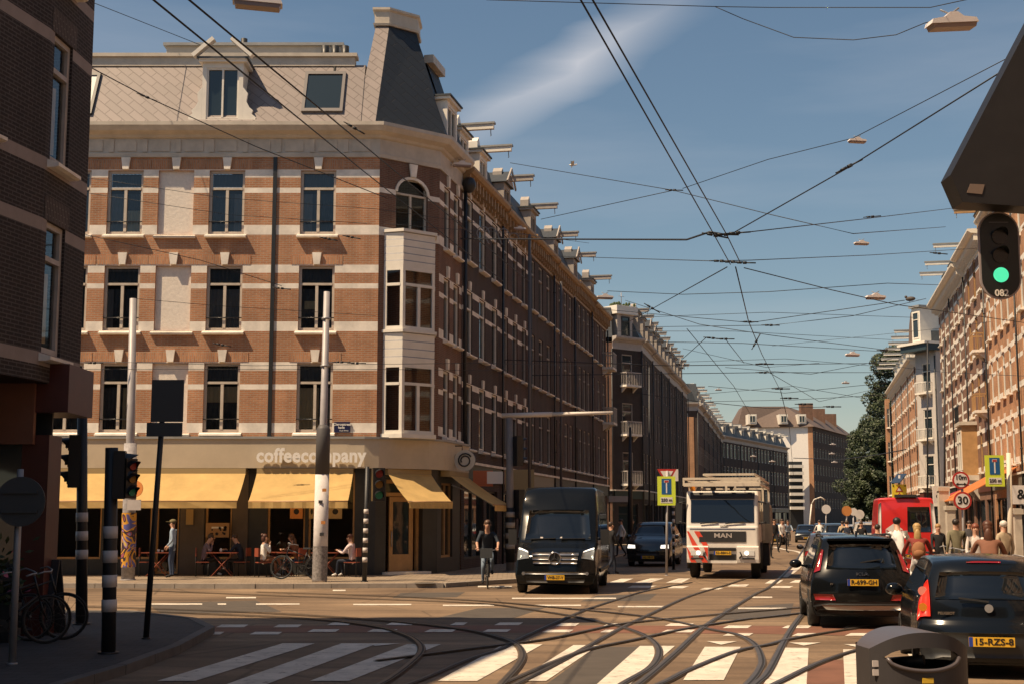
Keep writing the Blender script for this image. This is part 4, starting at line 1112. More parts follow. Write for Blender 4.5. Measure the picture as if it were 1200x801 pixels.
flat('asphalt_patch', [[(640, 801), (742, 801), (775, 757), (700, 757)], [(172, 706), (300, 703), (330, 716), (190, 719)], [(560, 712), (640, 711), (600, 724), (505, 725)], [(850, 712), (930, 706), (925, 722), (840, 726)], [(700, 697), (770, 695), (760, 703), (680, 704)], [(470, 694), (545, 693), (535, 699), (460, 700)]], M_patch, .002)
zeb = [[(184, 797), (331, 753), (369, 753), (229, 797)], [(262, 802), (400, 753), (443, 753), (309, 802)], [(363, 797), (477, 754), (517, 754), (409, 797)],
       [(513, 797), (590, 754), (636, 754), (559, 797)], [(605, 797), (672, 755), (702, 755), (640, 797)], [(698, 802), (750, 756), (791, 756), (737, 802)],
       [(800.6, 796), (826, 757), (868, 757), (848, 796)], [(893, 804), (920, 758), (947.6, 758.5), (945, 804)], [(990, 804), (988, 760), (1026, 760), (1036, 804)], [(1085, 804), (1062, 762), (1098, 762), (1135, 804)]]
flat('zebra_crossing', zeb, M_paint, .008)
dashes = []
for xs_, y in (([(189, 227), (253, 291), (320, 354)], 732.5), ([(383, 413), (452, 487), (527, 548), (579, 613)], 730), ([(651, 679), (707, 728), (779, 813)], 731), ([(847, 881), (916, 952), (987, 1020), (1060, 1094)], 733.5),
               ([(226, 263), (292, 331)], 741), ([(360, 398), (430, 466), (497, 535), (565, 599)], 738), ([(635, 672), (703, 722), (775, 815)], 738.5), ([(847, 883), (928, 957), (990, 1020), (1060, 1090)], 742.5)):
    for a, b in xs_: dashes.append([(a, y+1.6), (a+7, y-1.5), (b, y-1.5), (b-5, y+1.6)])
flat('cycle_crossing_dashes', dashes, M_paint, .009)
flat('yield_teeth', [[(828, 750.5), (864, 750.5), (845, 754.5)], [(925, 752), (962, 752), (942, 755.5)], [(989, 754), (1024, 754), (1010, 758.5)], [(430, 753), (470, 753), (440, 756)]], M_paint, .010)
ln = []
for a, b, y in ((172, 237, 707), (255, 265, 707), (300, 351, 707), (414, 482, 707.5), (519, 579, 708.5), (626, 681, 708.5), (724, 780, 710), (865, 922, 712), (265, 300, 699.5), (390, 405, 691), (600, 722, 700.3), (560, 600, 686.5), (880, 905, 699)):
    ln.append([(a, y+.75), (a, y-.75), (b, y-.75), (b, y+.75)])
flat('lane_lines', ln, M_paint, .007)
far = [[(712, 682), (728, 677.3), (742, 677.3), (729, 682)], [(741, 682.5), (762, 677), (778, 677), (760, 682.5)], [(780, 682), (795, 677), (809, 677), (799, 682)], [(896, 683), (903, 679), (918, 679), (912, 683)], [(925, 682), (932, 679), (946, 679), (938, 682)],
       [(735, 688), (741, 685.5), (770, 685.5), (760, 688)], [(782, 688.5), (789, 686), (808, 686), (800, 688.5)], [(852, 686.5), (858, 684), (878, 684), (874, 686.5)], [(820, 690), (826, 688), (848, 688), (842, 690)], [(900, 688), (906, 686), (930, 686), (925, 688)]]
flat('far_crossing_marks', far, M_paint, .006)
def ribbon(name, px, w_, m, z, off=0.0, zz=None):
    P = [G(x, y, 0) for x, y in px]
    # smooth: Catmull-Rom
    Q = []
    for i in range(len(P)-1):
        p0, p1, p2, p3 = P[max(i-1, 0)], P[i], P[i+1], P[min(i+2, len(P)-1)]
        n = 6
        for k in range(n):
            t_ = k/n
            Q.append(.5*((2*p1)+(-p0+p2)*t_+(2*p0-5*p1+4*p2-p3)*t_*t_+(-p0+3*p1-3*p2+p3)*t_**3))
    Q.append(P[-1])
    return Q
def strip(mb, Q, o0, o1, z, m):
    L_ = []
    for i, p in enumerate(Q):
        d = (Q[min(i+1, len(Q)-1)]-Q[max(i-1, 0)]).normalized(); n = Vector((d.y, -d.x, 0)); L_.append((p+n*o0, p+n*o1))
    for (a, b), (c, d) in zip(L_, L_[1:]): mb.face([(a.x, a.y, z), (b.x, b.y, z), (d.x, d.y, z), (c.x, c.y, z)], m)
M_rail = mat('rail_steel', (.10, .08, .062), .42, .35, var=.3, vscale=2); M_groove = mat('rail_groove', (.012, .01, .009), .7); M_bed = mat('rail_bed', (.12, .083, .054), .85, var=.3, vscale=3)
rails = {
 'A': [(420, 822), (490.7, 797), (547, 773), (587, 760), (611, 747), (680, 716.6), (720, 703), (757, 692), (810, 682)],
 'B': [(560, 822), (605, 801), (660, 773), (725, 737), (760, 720), (808, 698), (851, 685), (890, 672)],
 'C': [(715, 822), (748, 801), (790, 765.5), (821, 737), (841, 723), (883, 696.6), (903, 686), (925, 665), (940, 645), (946, 632)],
 'D': [(862, 822), (885, 801), (900, 785.6), (922.6, 743), (939, 720), (955, 700), (965, 680), (968, 655)],
 'E': [(700, 822), (730, 801), (764, 780), (770.6, 760.5), (755.5, 745.5), (728, 735), (708, 730.4), (675, 723), (625, 715), (560, 707), (440, 702), (300, 697), (150, 691)],
 'F': [(850, 822), (876, 801), (888, 785.6), (891, 773), (883, 755.5), (863, 744), (833, 738), (775.6, 725.4), (725, 719), (663, 713), (560, 704), (440, 698), (300, 693.5)],
 'G': [(700, 830), (775, 801), (805.7, 785.6), (863, 763), (900, 755.5), (930, 748), (1013, 735), (1100, 727), (1200, 720)],
 'L': [(850, 830), (910, 801), (963, 775.6), (1020, 758), (1100, 742), (1200, 730)],
 'H': [(540, 822), (605, 795), (683, 763), (740, 750.5), (785.6, 740.5), (825.7, 733), (876, 725.4), (900, 723), (1000, 712), (1100, 706)],
 'I': [(440, 775), (540, 762), (632.6, 750.5), (683, 740.5), (718, 733), (755.5, 728), (841, 720), (950, 711)],
 'J': [(400, 822), (450, 800), (485.6, 773), (493, 760.5), (485.6, 750.5), (470, 743), (440, 735), (380, 727), (300, 722), (160, 716)],
 'K': [(570, 822), (589, 800), (605, 782), (611, 768), (604, 756), (585, 748), (540, 738), (440, 727), (300, 718), (100, 711)],
}
rl = None
for kname, px in rails.items():
    Q = ribbon('', px, .1, None, 0)
    q = MB()
    strip(q, Q, -.05, .075, .011+.0007*list(rails).index(kname), 2)
    zz = .020+.0012*list(rails).index(kname)
    strip(q, Q, -.028, .022, zz, 0); strip(q, Q, .022, .050, zz-.0005, 1); strip(q, Q, .050, .062, zz, 0)
    o = struct('tram_rail', q, [M_rail, M_groove, M_bed])
q = MB(); Q = ribbon('', [(917.5, 676), (930, 668), (939, 657.7), (938, 647), (918, 643), (907.5, 640.5)], .1, None, 0); strip(q, Q, -.14, .14, .012, 0); struct('road_arrow', q, [M_paint])
# iron covers
q = MB(); p = G(498, 682.5, .124); q.disc((p.x, p.y, .124), (0, 0, 1), .36, .006, 28); tag(q.obj('manhole_cover', [mat('cast_iron', (.05, .045, .04), .5, .5)]), 'round iron cover in the pavement before the corner door', 'manhole cover')
# ================================================================ trees
def leafmat(name, c1, c2):
    m = bpy.data.materials.new(name); m.use_nodes = True; n = m.node_tree.nodes; l = m.node_tree.links; p = n['Principled BSDF']
    tcn = n.new('ShaderNodeTexCoord'); nz = n.new('ShaderNodeTexNoise'); nz.inputs['Scale'].default_value = .6
    r = n.new('ShaderNodeValToRGB'); r.color_ramp.elements[0].position = .35; r.color_ramp.elements[1].position = .65
    r.color_ramp.elements[0].color = (*c1, 1); r.color_ramp.elements[1].color = (*c2, 1)
    l.new(tcn.outputs['Object'], nz.inputs[0]); l.new(nz.outputs[0], r.inputs[0]); l.new(r.outputs[0], p.inputs['Base Color']); p.inputs['Roughness'].default_value = .6
    return m
M_leaf = leafmat('leaves', (.014, .028, .010), (.042, .060, .018)); M_bark = mat('bark', (.06, .045, .035), .9, var=.3)
def tree(label, base, H, rx, seed, n=19000, ls=.18, lean=0, crown0=.22):
    rnd = random.Random(seed); t = thing('tree', label, 'tree', base, 0, 'trees at the end of the sunny row')
    q = MB(); q.tube([(0, 0, 0), (.1, 0, H*.25), (-.1, .1, H*.5), (.1, 0, H*.8)], [.38, .3, .2, .06], 8)
    cl = []
    for k in range(48):
        a = rnd.uniform(0, 6.28); zz = H*rnd.uniform(crown0, .97); f = (zz/H-crown0)/(1-crown0)
        rr = rx*math.sin(math.pi*min(.97, .18+.78*f))*rnd.uniform(.45, 1.0)
        c = Vector((math.cos(a)*rr, math.sin(a)*rr, zz)); cl.append((c, rnd.uniform(.14, .26)*rx*1.6))
        if k % 3 == 0: q.tube([(0, 0, max(1.5, zz*.55)), c*.5+Vector((0, 0, zz*.35)), c], [.13, .08, .03], 5)
    q.obj('trunk', [M_bark], t)
    v = []; f = []
    for i in range(n):
        c, r_ = rnd.choice(cl)
        while True:
            d = Vector((rnd.uniform(-1, 1), rnd.uniform(-1, 1), rnd.uniform(-1, 1)))
            if .1 < d.length <= 1: break
        d = d.normalized()*(d.length**.5)*r_; d.z *= .75
        p = c+d; a = Vector((rnd.gauss(0, 1), rnd.gauss(0, 1), rnd.gauss(0, 1))).normalized(); b = a.orthogonal().normalized()*ls*rnd.uniform(.6, 1.3); a = a*ls*rnd.uniform(.8, 1.5)
        k = len(v); v += [p-a, p+b*.6, p+a, p-b*.6]; f.append((k, k+1, k+2, k+3))
    me = bpy.data.meshes.new('crown'); me.from_pydata([tuple(x) for x in v], [], f); me.materials.append(M_leaf)
    link('crown', me, t)
    return t
for i, (px, Y, H, rx, lab) in enumerate([(1043, 176, 24.0, 4.2, 'tallest dark tree, rising behind the white dormers of the sunny row'), (1030, 196, 20.5, 4.4, 'dark tree just left of the tallest one'),
        (1018, 216, 17.5, 4.6, 'rounded dark tree in the middle of the far tree group'), (1004, 238, 13.0, 4.2, 'low dark tree at the left edge of the far tree group'), (1022, 182, 10.5, 3.2, 'low bushy tree in front of the far tree group'), (1036, 166, 12, 2.8, 'slim tree beside the narrow orange end wall')]):
    p = D(px+7, 600, Y); tree(lab, (p.x, p.y, 0), H, rx*1.0, i+3)
q = MB(); q.box(-1.42, -.5, -.06, -.012, 0, 13.2)  # sunlit part of the end wall, put in as orange brick
_h = [o for o in C.objects if o.get('label', '').startswith('brick corner house whose')][0]
q.obj('brick_pier', [B_red], _h, (6, 0, 0))
# ================================================================ vehicles
M_carblk = mat('black_car_paint', (.005, .006, .007), .16, .0, coat=.2, spec=.22)
M_carblue = mat('black_blue_car_paint', (.006, .008, .011), .16, .0, coat=.2, spec=.22)
M_cargls = glassmat('car_glass', (.006, .008, .010), rough=.02)
M_tyre = mat('tyre', (.014, .014, .014), .8); M_rimm = mat('alloy', (.32, .32, .33), .35, .8)
M_trim = mat('black_trim', (.018, .018, .019), .6); M_chrome = mat('chrome', (.6, .6, .6), .15, 1)
M_redl = mat('red_lamp', (.28, .01, .008), .12, coat=1); M_clear = mat('clear_lamp', (.62, .62, .60), .1, coat=1)
M_amb = mat('amber_lamp', (.6, .2, .02), .2); M_plate = mat('yellow_plate', (.70, .40, .03), .45); M_ink = mat('black_ink', (.01, .01, .01), .5)
M_lit = mat('lit_lamp', (.9, .9, .85), .3, emit=((1, .9, .75), 1.1)); M_litr = mat('lit_red_lamp', (.6, .02, .01), .3, emit=((1, .04, .02), .35))
ROT_REAR = Matrix(((0, 0, -1), (-1, 0, 0), (0, 1, 0))).to_euler(); ROT_FRONT = Matrix(((0, 0, 1), (1, 0, 0), (0, 1, 0))).to_euler()
def weld(me):
    bm = bmesh.new(); bm.from_mesh(me); bmesh.ops.remove_doubles(bm, verts=bm.verts, dist=1e-4); bm.to_mesh(me); bm.free()
class Veh:
    """body surface swept over stations (x, top height, half-width factor, plan curvature, crown)"""
    def __init__(s, W, zb, gprof, st, rr=.07):
        s.W = W/2; s.zb = zb; s.g = gprof; s.st = st; s.rr = rr
    def gw(s, z):
        g = s.g
        if z <= g[0][0]: return g[0][1]
        for (a, b), (c, d) in zip(g, g[1:]):
            if z <= c: return b+(d-b)*(z-a)/(c-a)
        return g[-1][1]
    def cr(s, u):
        n = len(s.st)-1; u = max(0, min(n, u)); i = min(int(u), n-1); t = u-i
        p0, p1, p2, p3 = s.st[max(i-1, 0)], s.st[i], s.st[i+1], s.st[min(i+2, n)]
        lin = [a+(b-a)*t for a, b in zip(p1, p2)]
        cu = [.5*((2*b)+(-a+c)*t+(2*a-5*b+4*c-d)*t*t+(-a+3*b-3*c+d)*t**3) for a, b, c, d in zip(p0, p1, p2, p3)]
        return [l*.55+c*.45 for l, c in zip(lin, cu)]
    def top(s, u, t):
        x, z, k, cv, cw = s.cr(u)
        hw = s.W*k*s.gw(z-s.rr*.5)
        at = abs(t)
        drop = 0 if at < .93 else s.rr*((at-.93)/.07)**2*.8
        sg = 1 if u < len(s.st)/2 else -1
        return Vector((x+sg*cv*t*t, t*hw, z+cw*(1-t*t)-drop))
    def body(s, parent, mats, wheels, wr, name='body', sub=3, lower=None):
        mb = MB(); n = (len(s.st)-1)*sub; ts = [-1, -.975, -.93, -.6, -.3, 0, .3, .6, .93, .975, 1]
        rows = []
        for i in range(n+1):
            u = i/sub; x, z, k, cv, cw = s.cr(u); ring = []
            e = s.top(u, -1); zz = max(s.zb+.04, e.z)
            sd = []
            for f in (0, .12, .3, .5, .7, .85):
                zq = s.zb+(zz-s.zb)*f; sd.append((e.x, s.W*k*s.gw(zq), zq))
            ring += [(e.x, -y*.96 if j == 0 else -y, z_) for j, (_, y, z_) in enumerate(sd)]
            ring += [tuple(s.top(u, t)) if s.top(u, t).z > s.zb+.02 else (s.top(u, t).x, s.top(u, t).y, s.zb+.03) for t in ts]
            ring += [(e.x, y*.96 if j == 5 else y, z_) for j, (_, y, z_) in enumerate(sd[::-1])]
            rows.append([mb.P(p) for p in ring])
        m_ = len(rows[0])
        for a, b in zip(rows, rows[1:]):
            for j in range(m_):
                mb.f.append([a[j], a[(j+1) % m_], b[(j+1) % m_], b[j]]); mb.m.append(0); mb.sm.append(j != m_-1)
        mb.f.append(rows[0]); mb.f.append(rows[-1][::-1]); mb.m += [0, 0]; mb.sm += [False, False]
        o = mb.obj(name, mats, parent)
        if wheels:
            cut = MB()
            for (x, y) in wheels:
                for sy in (-1, 1): cut.disc((x, sy*(s.W+.02), wr), (0, 1, 0), wr*1.13, .62, 28)
            co = cut.obj('cut', [M_black]);
            bm = bmesh.new(); bm.from_mesh(o.data); bmesh.ops.recalc_face_normals(bm, faces=bm.faces); bm.to_mesh(o.data); bm.free()
            bm = bmesh.new(); bm.from_mesh(co.data); bmesh.ops.recalc_face_normals(bm, faces=bm.faces); bm.to_mesh(co.data); bm.free()
            md = o.modifiers.new('b', 'BOOLEAN'); md.operation = 'DIFFERENCE'; md.object = co; md.solver = 'EXACT'
            if not o.data.materials or len(o.data.materials) < 2: o.data.materials.append(M_black)
            dg = bpy.context.evaluated_depsgraph_get(); me = bpy.data.meshes.new_from_object(o.evaluated_get(dg))
            o.modifiers.clear(); o.data = me; bpy.data.objects.remove(co)
        return o
    def s_at(s, z, rear):
        n = len(s.st)-1; best = None; N_ = n*10
        rng = range(0, N_//2) if rear else range(N_, N_//2, -1)
        for i in rng:
            u = i/10
            if s.cr(u)[1] >= z: return u
        return n/2
    def yz(s, y, z, rear, off=0):
        u = s.s_at(z, rear); d = .08 if rear else -.08
        # refine
        lo_ = u-.1 if rear else u+.1
        for _ in range(8):
            m_ = (u+lo_)/2
            if s.cr(m_)[1] >= z: u = m_
            else: lo_ = m_
        hw = s.W*s.cr(u)[2]*s.gw(z-s.rr*.5); t = max(-1, min(1, y/hw))
        cw = s.cr(u)[4]
        p = s.top(u, t); a = s.top(u, min(1, t+.05)); b = s.top(u, max(-1, t-.05)); c = s.top(u+.12, t); e = s.top(u-.12, t)
        nn = (a-b).cross(c-e)
        if nn.length > 1e-9:
            nn.normalize()
            if (nn.x > 0) == rear and abs(nn.x) > .05: nn = -nn
            if abs(nn.x) <= .05 and nn.z < 0: nn = -nn
            p = p+nn*off
        return p
    def patch(s, name, quad, rear, m, parent, off=.008, n=6, k=4, th=True):
        """quad (y,z) corners, bilinear"""
        mb = MB(); g = []
        for i in range(k+1):
            f = i/k; L_ = [quad[0][q]+(quad[3][q]-quad[0][q])*f for q in (0, 1)]; R_ = [quad[1][q]+(quad[2][q]-quad[1][q])*f for q in (0, 1)]
            g.append([s.yz(L_[0]+(R_[0]-L_[0])*j/n, L_[1]+(R_[1]-L_[1])*j/n, rear, off) for j in range(n+1)])
        for i in range(k):
            for j in range(n): mb.face([g[i][j], g[i][j+1], g[i+1][j+1], g[i+1][j]])
        mb.sm = [True]*len(mb.f)
        # rim down to the body
        ed = [g[0][j] for j in range(n+1)]+[g[i][n] for i in range(1, k+1)]+[g[k][j] for j in range(n-1, -1, -1)]+[g[i][0] for i in range(k-1, 0, -1)]
        dx = Vector((1 if rear else -1, 0, 0))*(off+.012)
        for a, b in zip(ed, ed[1:]+ed[:1]): mb.face([a, b, b+dx, a+dx])
        o = mb.obj(name, [m], parent); weld(o.data); return o
    def side(s, name, poly, m, parent, off=.006, sy=1):
        """poly (x,z) on the flank"""
        mb = MB(); pts = [Vector((x, sy*(s.W*s.gw(z)+off), z)) for x, z in poly]
        if sy > 0: pts = pts[::-1]
        mb.face(pts)
        for a, b in zip(pts, pts[1:]+pts[:1]): mb.face([a, b, b-Vector((0, sy*(off+.01), 0)), a-Vector((0, sy*(off+.01), 0))])
        return mb.obj(name, [m], parent)
def wheel(parent, x, y, r, w_=.2, spokes=5, rim=M_rimm):
    sy = 1 if y > 0 else -1
    t = MB(); n = 28; prof = [(-w_/2, r*.62), (-w_/2, r*.93), (-w_*.38, r), (w_*.38, r), (w_/2, r*.93), (w_/2, r*.62)]
    rings = [[t.P((math.cos(2*math.pi*j/n)*q, p, math.sin(2*math.pi*j/n)*q)) for j in range(n)] for p, q in prof]
    for a, b in zip(rings, rings[1:]+rings[:1]):
        for j in range(n): t.f.append([a[j], a[(j+1) % n], b[(j+1) % n], b[j]]); t.m.append(0); t.sm.append(True)
    o = t.obj('wheel', [M_tyre], parent, (x, y, r))
    q = MB(); q.disc((0, sy*w_*.18, 0), (0, 1, 0), r*.64, .02, 24, 1); q.disc((0, sy*w_*.3, 0), (0, 1, 0), r*.13, .06, 12)
    for k in range(spokes):
        a = 2*math.pi*k/spokes; q.bar((r*.1*math.cos(a), sy*w_*.28, r*.1*math.sin(a)), (r*.62*math.cos(a), sy*w_*.34, r*.62*math.sin(a)), .05, .03)
    m_ = 24
    A = [(r*.60, w_*.2), (r*.64, w_*.42), (r*.67, w_*.42), (r*.66, w_*.2)]
    rings = [[q.P((math.cos(2*math.pi*j/m_)*a, sy*b, math.sin(2*math.pi*j/m_)*a)) for j in range(m_)] for a, b in A]
    for a, b in zip(rings, rings[1:]):
        for j in range(m_): q.f.append([a[j], a[(j+1) % m_], b[(j+1) % m_], b[j]]); q.m.append(0); q.sm.append(True)
    q.obj('rim', [rim, M_trim], o)
    return o
def plate(parent, P, txt, rear, w_=.52, h_=.11, size=.105):
    q = MB(); sg = -1 if rear else 1
    q.box(-.012, .012, -w_/2, w_/2, -h_/2, h_/2, 0); q.box(sg*.0125-.001, sg*.0125+.001, (w_/2-.045) if rear else (-w_/2), w_/2 if rear else (-w_/2+.045), -h_/2, h_/2, 1)
    o = q.obj('number_plate', [M_plate, mat('eu_blue', (.02, .05, .3), .4)], parent, P)
    t = text(txt, size, M_ink, o, (sg*.016, (-.02 if rear else .02), 0), ROT_REAR if rear else ROT_FRONT, ext=.001, name='plate_text')
    wd = max(v.co.x for v in t.data.vertices)-min(v.co.x for v in t.data.vertices); k = (w_-.09)/wd; t.scale = (k, 1.0, 1)
    return o
def mirror(parent, x, y, z, m=M_carblk, s=1.0):
    sy = 1 if y > 0 else -1; q = MB(); q.ell((0, sy*.14*s, 0), .09*s, .12*s, .085*s, 12, 8); q.tube([(0, -sy*.03, -.04), (0, sy*.08, -.02)], .025, 6)
    return q.obj('wing_mirror', [m], parent, (x, y, z))
def place(label, cat, name, P, head, group=None):
    t = thing(name, label, cat, (P.x, P.y, 0), math.pi/2-head, group)     # head: degrees (radians) right of the view axis
    return t
CARG = [(.2, .90), (.35, .97), (.55, 1.0), (.8, .985), (.95, .95), (1.45, .74), (1.6, .70)]
# ---- crossover, seen from behind
def crossover():
    P = G(1022, 728); P.z = 0
    t = place('black crossover car seen from behind, waiting beside the cyclists', 'car', 'parked_car', D(1020, 690, 24)+Vector((0.20, 2.1, 0)), R(9))
    st = [(-2.13, .34, .90, .10, 0), (-2.17, .45, .95, .14, 0), (-2.19, .62, .97, .16, 0), (-2.16, .84, .965, .16, .0), (-2.10, .98, .96, .17, .01), (-1.98, 1.20, .97, .17, .02), (-1.80, 1.43, .97, .15, .03), (-1.66, 1.53, .97, .10, .035), (-1.2, 1.565, 1, .04, .035),
          (-.4, 1.575, 1, 0, .035), (.3, 1.55, 1, .0, .035), (.62, 1.47, 1, .03, .03), (1.15, 1.10, .99, .08, .03), (1.30, 1.02, .98, .1, .03), (1.9, .90, .95, .14, .02), (2.1, .72, .92, .16, 0), (2.15, .45, .90, .16, 0), (2.1, .3, .88, .14, 0)]
    v = Veh(1.83, .22, CARG, st)
    v.body(t, [M_carblk, M_black], [(-1.34, 1), (1.36, 1)], .34)
    for x in (-1.34, 1.36):
        for y in (-.80, .80): wheel(t, x, y, .34)
    v.patch('rear_window', [(-.60, 1.02), (.60, 1.02), (.52, 1.42), (-.52, 1.42)], True, M_cargls, t)
    q = MB(); q.box(-1.90, -1.58, -.56, .56, 1.515, 1.555); q.obj('roof_spoiler', [M_carblk], t)
    for sy in (-1, 1):
        v.side('side_window', [(-1.55, 1.02), (-1.25, 1.42), (.45, 1.42), (.98, 1.02)], M_cargls, t, sy=sy)
        v.patch('tail_lamp', [(sy*.70, .99), (sy*.80, .96), (sy*.66, 1.36), (sy*.62, 1.33)] if sy > 0 else [(sy*.80, .96), (sy*.70, .99), (sy*.62, 1.33), (sy*.66, 1.36)], True, M_redl, t, off=.02, n=2)
        lw = v.patch('brake_lamp', [(.46, .50), (.80, .50), (.83, .60), (.50, .60)] if sy > 0 else [(-.80, .50), (-.46, .50), (-.50, .60), (-.83, .60)], True, M_redl, t, off=.02, n=4, k=2)
        mirror(t, .75, sy*.86, 1.03)
        q = MB(); q.tube([(-1.2, sy*.60, 1.575), (-.9, sy*.62, 1.62), (.2, sy*.62, 1.61), (.5, sy*.6, 1.55)], .018, 5); q.obj('roof_rail', [M_trim], t)
    v.patch('skid_plate', [(-.58, .31), (.58, .31), (.70, .42), (-.70, .42)], True, mat('satin_silver', (.40, .36, .31), .4, .5), t, off=.03, k=3)
    v.patch('rear_bumper', [(-.84, .43), (.84, .43), (.82, .475), (-.82, .475)], True, M_trim, t, off=.025, k=2)
    plate(t, v.yz(0, .80, True, .03), 'R-699-GH', True)
    text('KIA', .085, M_chrome, t, v.yz(0, .93, True, .02), ROT_REAR, name='badge', spacing=1.0, sx=1.7)
    text('EV', .045, M_chrome, t, v.yz(.52, .77, True, .02), ROT_REAR, name='badge')
    q = MB(); q.bar((-2.02, .02, 1.14), (-2.02, -.34, 1.2), .03, .02); q.obj('rear_wiper', [M_trim], t)
    q = MB(); q.prism([(-1.05, 1.59), (-1.2, 1.59), (-1.16, 1.68)], 1, -.015, .015); q.obj('aerial_fin', [M_carblk], t)
    return t
crossover()
def hatchback():
    c = D(1169, 700, 16.6)
    t = place('small dark hatchback with a tall red tail lamp, behind the litter bin', 'car', 'parked_car', c+Vector((.30, 1.9, 0)), R(12))
    t.location.z = -.02
    st = [(-1.93, .22, .90, .10, 0), (-1.98, .36, .96, .16, 0), (-1.99, .52, .98, .2, 0), (-1.95, .64, .98, .2, 0), (-1.90, .72, .96, .2, 0), (-1.88, .86, .96, .2, .01), (-1.80, 1.06, .96, .2, .02), (-1.66, 1.27, .97, .16, .03), (-1.52, 1.37, .97, .10, .04), (-1.1, 1.42, 1, .04, .04),
          (-.4, 1.435, 1, 0, .04), (.2, 1.41, 1, .0, .04), (.5, 1.34, 1, .03, .03), (1.1, .98, .99, .08, .03), (1.7, .84, .95, .14, .02), (1.9, .68, .92, .16, 0), (1.95, .4, .90, .16, 0), (1.9, .25, .88, .14, 0)]
    v = Veh(1.70, .18, [(.2, .92), (.35, .99), (.55, 1.0), (.75, .985), (.9, .95), (1.3, .76), (1.45, .70)], st)
    v.body(t, [M_carblue, M_black], [(-1.2, 1), (1.25, 1)], .30)
    for x in (-1.2, 1.25):
        for y in (-.74, .74): wheel(t, x, y, .30)
    v.patch('rear_window', [(-.60, .94), (.60, .94), (.52, 1.25), (-.52, 1.25)], True, M_cargls, t)
    for sy in (-1, 1):
        v.side('side_window', [(-1.25, .95), (-1.12, 1.28), (.3, 1.29), (.85, .95)], M_cargls, t, sy=sy)
        v.side('rear_quarter_window', [(-1.62, .97), (-1.45, 1.18), (-1.30, 1.23), (-1.38, .96)], M_cargls, t, sy=sy)
        qd = [(sy*.66, .74), (sy*.83, .74), (sy*.71, 1.16), (sy*.65, 1.16)]
        if sy < 0: qd = [qd[1], qd[0], qd[3], qd[2]]
        v.patch('tail_lamp', qd, True, M_litr, t, off=.022, n=3)
        q = MB(); p = v.yz(sy*.71, 1.03, True, .04); q.disc(p, (1, 0, 0), .055, .01, 16); q.obj('reversing_lamp', [mat('pale_red_lamp', (.7, .25, .2), .2)], t)
        q = MB(); p = v.yz(sy*.73, .84, True, .04); q.disc(p, (1, 0, 0), .05, .01, 16); q.obj('turn_lamp', [M_amb], t)
        mirror(t, .65, sy*.80, .95)
    v.patch('high_brake_lamp', [(-.20, 1.34), (.20, 1.34), (.20, 1.356), (-.20, 1.356)], True, M_redl, t, off=.012, k=1)
    v.patch('rear_bumper', [(-.82, .28), (.82, .28), (.84, .56), (-.84, .56)], True, mat('bumper_grey', (.022, .024, .026), .5), t, off=.02)
    plate(t, v.yz(0, .47, True, .045), '15-RZS-8', True)
    q = MB(); p = v.yz(0, .84, True, .02); q.disc(p, (1, 0, 0), .05, .015, 16); q.obj('badge', [M_grey], t)
    text('PEUGEOT', .045, M_chrome, t, v.yz(.48, .78, True, .02), ROT_REAR, name='badge')
    q = MB(); q.bar((-1.9, 0, .93), (-1.88, .34, .97), .03, .02); q.obj('rear_wiper', [M_trim], t)
    return t
hatchback()
# ---- black panel van, front view
def panel_van(label, W, L, H, paint, P, head, front=True, name='delivery_van'):
    t = place(label, 'van', name, P, head)
    G_ = [(.2, .93), (.5, 1.0), (1.2, 1.0), (H*.72, .965), (H, .90)]
    h = H
    st = [(-L/2, .45, .96, .03, 0), (-L/2-.02, 1.2, .98, .04, 0), (-L/2+.01, h-.5, .98, .04, 0), (-L/2+.06, h-.12, .98, .05, 0), (-L/2+.2, h-.02, 1, .02, .03), (0, h, 1, 0, .03), (L/2-2.0, h, 1, .0, .03), (L/2-1.72, h-.06, .99, .02, .03), (L/2-1.36, h*.81, .985, .06, .03),
          (L/2-.86, h*.50+.07, .98, .12, .02), (L/2-.72, h*.47, .975, .14, .02), (L/2-.22, h*.395, .96, .18, .02), (L/2-.04, h*.345, .95, .2, .0), (L/2+.03, h*.24, .97, .22, 0), (L/2+.06, h*.17, .97, .22, 0), (L/2+.02, h*.10, .95, .2, 0)]
    v = Veh(W, .22, G_, st, .08)
    v.body(t, [paint, M_black], [(-L/2+1.05, 1), (L/2-.95, 1)], .36)
    for x in (-L/2+1.05, L/2-.95):
        for y in (-W/2+.13, W/2-.13): wheel(t, x, y, .35, .22)
    return t, v
